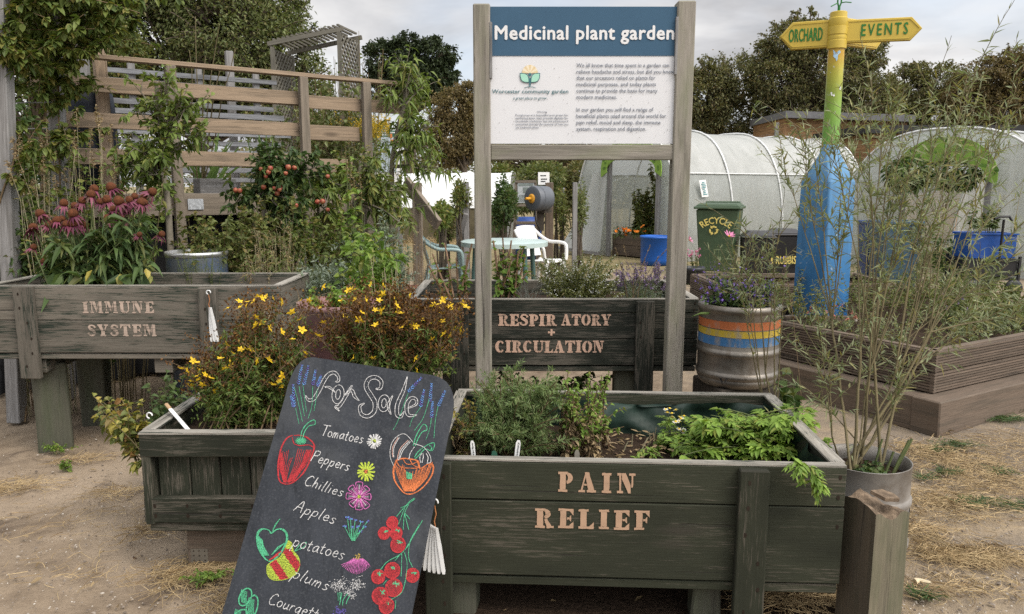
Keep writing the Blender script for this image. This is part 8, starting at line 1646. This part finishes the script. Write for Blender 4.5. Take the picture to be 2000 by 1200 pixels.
big_tree('thorn_tree', 'brownish bush just left of the sign\'s left post', 905, 30, [(885, 215, 46, 42, 0), (915, 185, 30, 26, 0), (880, 275, 55, 50, 0), (930, 260, 40, 60, .5)], L_RED, .115, 22000, .2, wisps=50)
big_tree('thorn_tree', 'hawthorn rising behind the white tunnel, directly right of the sign', 1400, 28, [(1385, 190, 55, 55, 0), (1440, 160, 55, 50, 0), (1370, 140, 30, 26, 0), (1410, 240, 70, 50, .5), (1290, 180, 60, 40, 1)], L_HEDGE, .105, 25000, .22, wisps=170)
big_tree('thorn_tree', 'tallest hawthorn with wispy top right behind the ORCHARD arm', 1560, 27, [(1545, 85, 58, 40, 0), (1600, 75, 50, 36, 0), (1520, 150, 60, 55, 0), (1620, 140, 75, 60, 0), (1690, 110, 40, 35, 0), (1560, 215, 90, 50, .5), (1690, 190, 60, 50, .5), (1570, 40, 26, 22, 0)], L_HEDGE, .10, 46000, .25, wisps=340)
big_tree('thorn_tree', 'lower green-brown thorn tree between the signpost and the right edge', 1790, 30, [(1770, 175, 60, 40, 0), (1840, 165, 45, 38, 0), (1730, 215, 60, 45, 0), (1810, 225, 75, 45, 0), (1790, 140, 26, 20, 0)], L_HEDGE, .105, 25000, .22, wisps=170)
big_tree('thorn_tree', 'brown-tinged thorn tree at the far right edge', 1940, 28, [(1930, 150, 55, 38, 0), (1980, 135, 45, 36, 0), (1890, 190, 45, 45, 0), (1960, 220, 75, 55, 0), (2040, 180, 60, 60, 0)], L_RED, .105, 28000, .22, wisps=170)
big_tree('thorn_tree', 'dim hedge tree glimpsed under the sign rail', 1080, 45, [(1000, 300, 60, 30, 0), (1080, 290, 70, 36, 0), (1150, 280, 50, 40, 0), (1220, 230, 60, 50, 0)], L_HEDGE, .28, 9000, .3)
g = Geo(); Pn_ = []
for _ in range(60): x = rng.uniform(-45, 60); Pn_.append((x, rng.uniform(50, 62), rng.uniform(.5, 3.2)))
for q in Pn_: P, v = ell_pts(np.array(q), (3.2, 2.5, 2.4), 330, .3); leaves(g, P, v+rng.normal(0, .5, v.shape), .45, .28, .2, 0, 'diamond')
o = g.build('hedgerow', L_HEDGE); tag(o, 'far hedgerow closing the view behind tunnels and trees', 'hedge', kind='stuff')

# ------------------------------------------------------------------ straw, grass and grit on the ground
def strands(patches, L, w, name, m, label, cat, curl=.35, lift=.01, upright=0.0):
    g = Geo()
    for (px, py, rx, ry, n) in patches:
        c = gz(px, py); a = rng.normal(0, 1, (n, 2))*np.array([rx, ry])*.55; P = np.stack([c[0]+a[:, 0], np.maximum(.9, c[1]+a[:, 1]), np.full(n, .002)], -1); an = rng.uniform(0, 2*math.pi, n); l = L*rng.uniform(.4, 1.3, n); t_ = np.linspace(0, 1, 5)[None]; ang = an[:, None]+rng.normal(0, curl, (n, 1))*t_*3
        if upright:
            d = np.stack([np.cos(an)*.8, np.sin(an)*.8, np.full(n, upright)], -1); leaves(g, P, d, l, w, .35, 0, 'strap', .1); continue
        dx = np.cumsum(np.cos(ang)*l[:, None]/5, 1); dy = np.cumsum(np.sin(ang)*l[:, None]/5, 1); z = .004+lift*rng.random((n, 1))*np.sin(t_*math.pi*rng.uniform(.6, 1.2, (n, 1)))+lift*.6*rng.random((n, 1)); C3 = np.stack([P[:, :1]+dx, P[:, 1:2]+dy, np.abs(z)+.003], -1); tubes(g, C3, w*rng.uniform(.6, 1.3, (n, 1)), 3)
    o = g.build(name, m); tag(o, label, cat, kind='stuff'); return o
STRAW = leafm('straw', (.30, .21, .105), (.46, .35, .19), (.20, .13, .065), .1, .8)
strands([(40, 950, .22, .07, 160), (0, 960, .15, .05, 90), (160, 900, .12, .05, 120), (230, 965, .10, .06, 120), (300, 1035, .12, .08, 160), (370, 1130, .16, .08, 360), (430, 1110, .14, .07, 320), (470, 1170, .16, .07, 260), (150, 1020, .5, .2, 110), (200, 1120, .5, .15, 90), (1560, 1170, .22, .07, 600), (1840, 985, .28, .22, 750), (1900, 1090, .20, .06, 900), (1795, 1040, .10, .16, 350), (1950, 950, .3, .2, 550), (1880, 905, .35, .2, 900), (1990, 870, .4, .25, 500), (1800, 880, .2, .15, 300), (1830, 1150, .15, .06, 160), (1960, 1150, .3, .1, 120), (80, 740, .6, .3, 200), (1560, 590, .6, .5, 300), (1100, 540, 1.6, 1.5, 900)], .11, .0011, 'dry_straw', STRAW, 'dry straw and grass clippings scattered over the ground', 'straw')
strands([(1960, 820, .16, .06, 340), (1870, 870, .10, .05, 200), (1955, 925, .06, .03, 110), (1850, 925, .07, .03, 110), (1805, 935, .04, .03, 60), (1900, 985, .12, .05, 170), (1985, 990, .10, .05, 120), (1830, 880, .10, .04, 120), (1800, 1165, .05, .03, 90), (1400, 560, .5, .4, 300), (1150, 505, .6, .3, 400), (1985, 800, .15, .06, 200)], .07, .0042, 'grass', L_DEEP, 'sparse green grass tufts in the straw at the right', 'grass', upright=.55)
strands([(900, 480, 1.6, 1.2, 1500), (820, 470, 1.0, 1.0, 700), (1120, 470, 1.0, .8, 800), (1000, 440, 3, 2, 900)], .35, .006, 'dry_grass', STRAW, 'tall dry grass beyond the round table', 'grass', upright=1.1)
g = Geo(); n = 3200; px = np.concatenate([rng.uniform(1690, 2000, n//2), rng.uniform(0, 480, n//2)]); py = np.concatenate([rng.uniform(880, 1200, n//2), rng.uniform(740, 1200, n//2)]); C3 = np.array([gz(a, b) for a, b in zip(px, py)]); rr = rng.uniform(.0012, .005, n)*rng.choice([1, 1, 1, 1.8], n)
OC = np.array([[1, 0, 0], [-1, 0, 0], [0, 1, 0], [0, -1, 0], [0, 0, .7], [0, 0, -.7]]); Vv = C3[:, None]+OC[None]*rr[:, None, None]*rng.uniform(.6, 1.3, (n, 6, 1)); FO = np.array([[0, 2, 4], [2, 1, 4], [1, 3, 4], [3, 0, 4], [2, 0, 5], [1, 2, 5], [3, 1, 5], [0, 3, 5]]); g.add(Vv.reshape(-1, 3), (np.arange(n)[:, None, None]*6+FO[None]).reshape(-1, 3)); k = M('grit'); o = g.build('gravel', k.set(k.ramp(k.island(), [(0, (.10, .08, .065)), (.7, (.26, .22, .18)), (1, (.50, .46, .40))]), .9, 0, .2)); tag(o, 'loose grit and small stones on the path', 'gravel', kind='stuff')
g = Geo(); P = np.array([gz(rng.choice([rng.uniform(0, 480), rng.uniform(850, 1400), rng.uniform(1690, 2000)]), rng.uniform(830, 1199)) for _ in range(90)])+EZ*.008; leaves(g, P, rng.normal(0, 1, P.shape)*np.array([1, 1, .12]), rng.uniform(.02, .06, 90), rng.uniform(.008, .022, 90), -.05, 0, 'oval'); o = g.build('fallen_leaves', L_DRY); tag(o, 'brown fallen leaves and chips lying on the ground', 'litter', kind='stuff')
c = gz(1802, 1142); g = Geo(); tubes(g, smooth_3([c+np.array([-.03, 0, .012]), c+np.array([-.01, .004, .014]), c+np.array([.03, -.006, .010])], 5), np.linspace(.012, .005, 11)[None], 6, cap=True); o = g.build('wood_chip', plain('pale chip', (.52, .44, .30), .8)); tag(o, 'pale wood chip lying on the gravel right of the sawn post', 'wood chip')
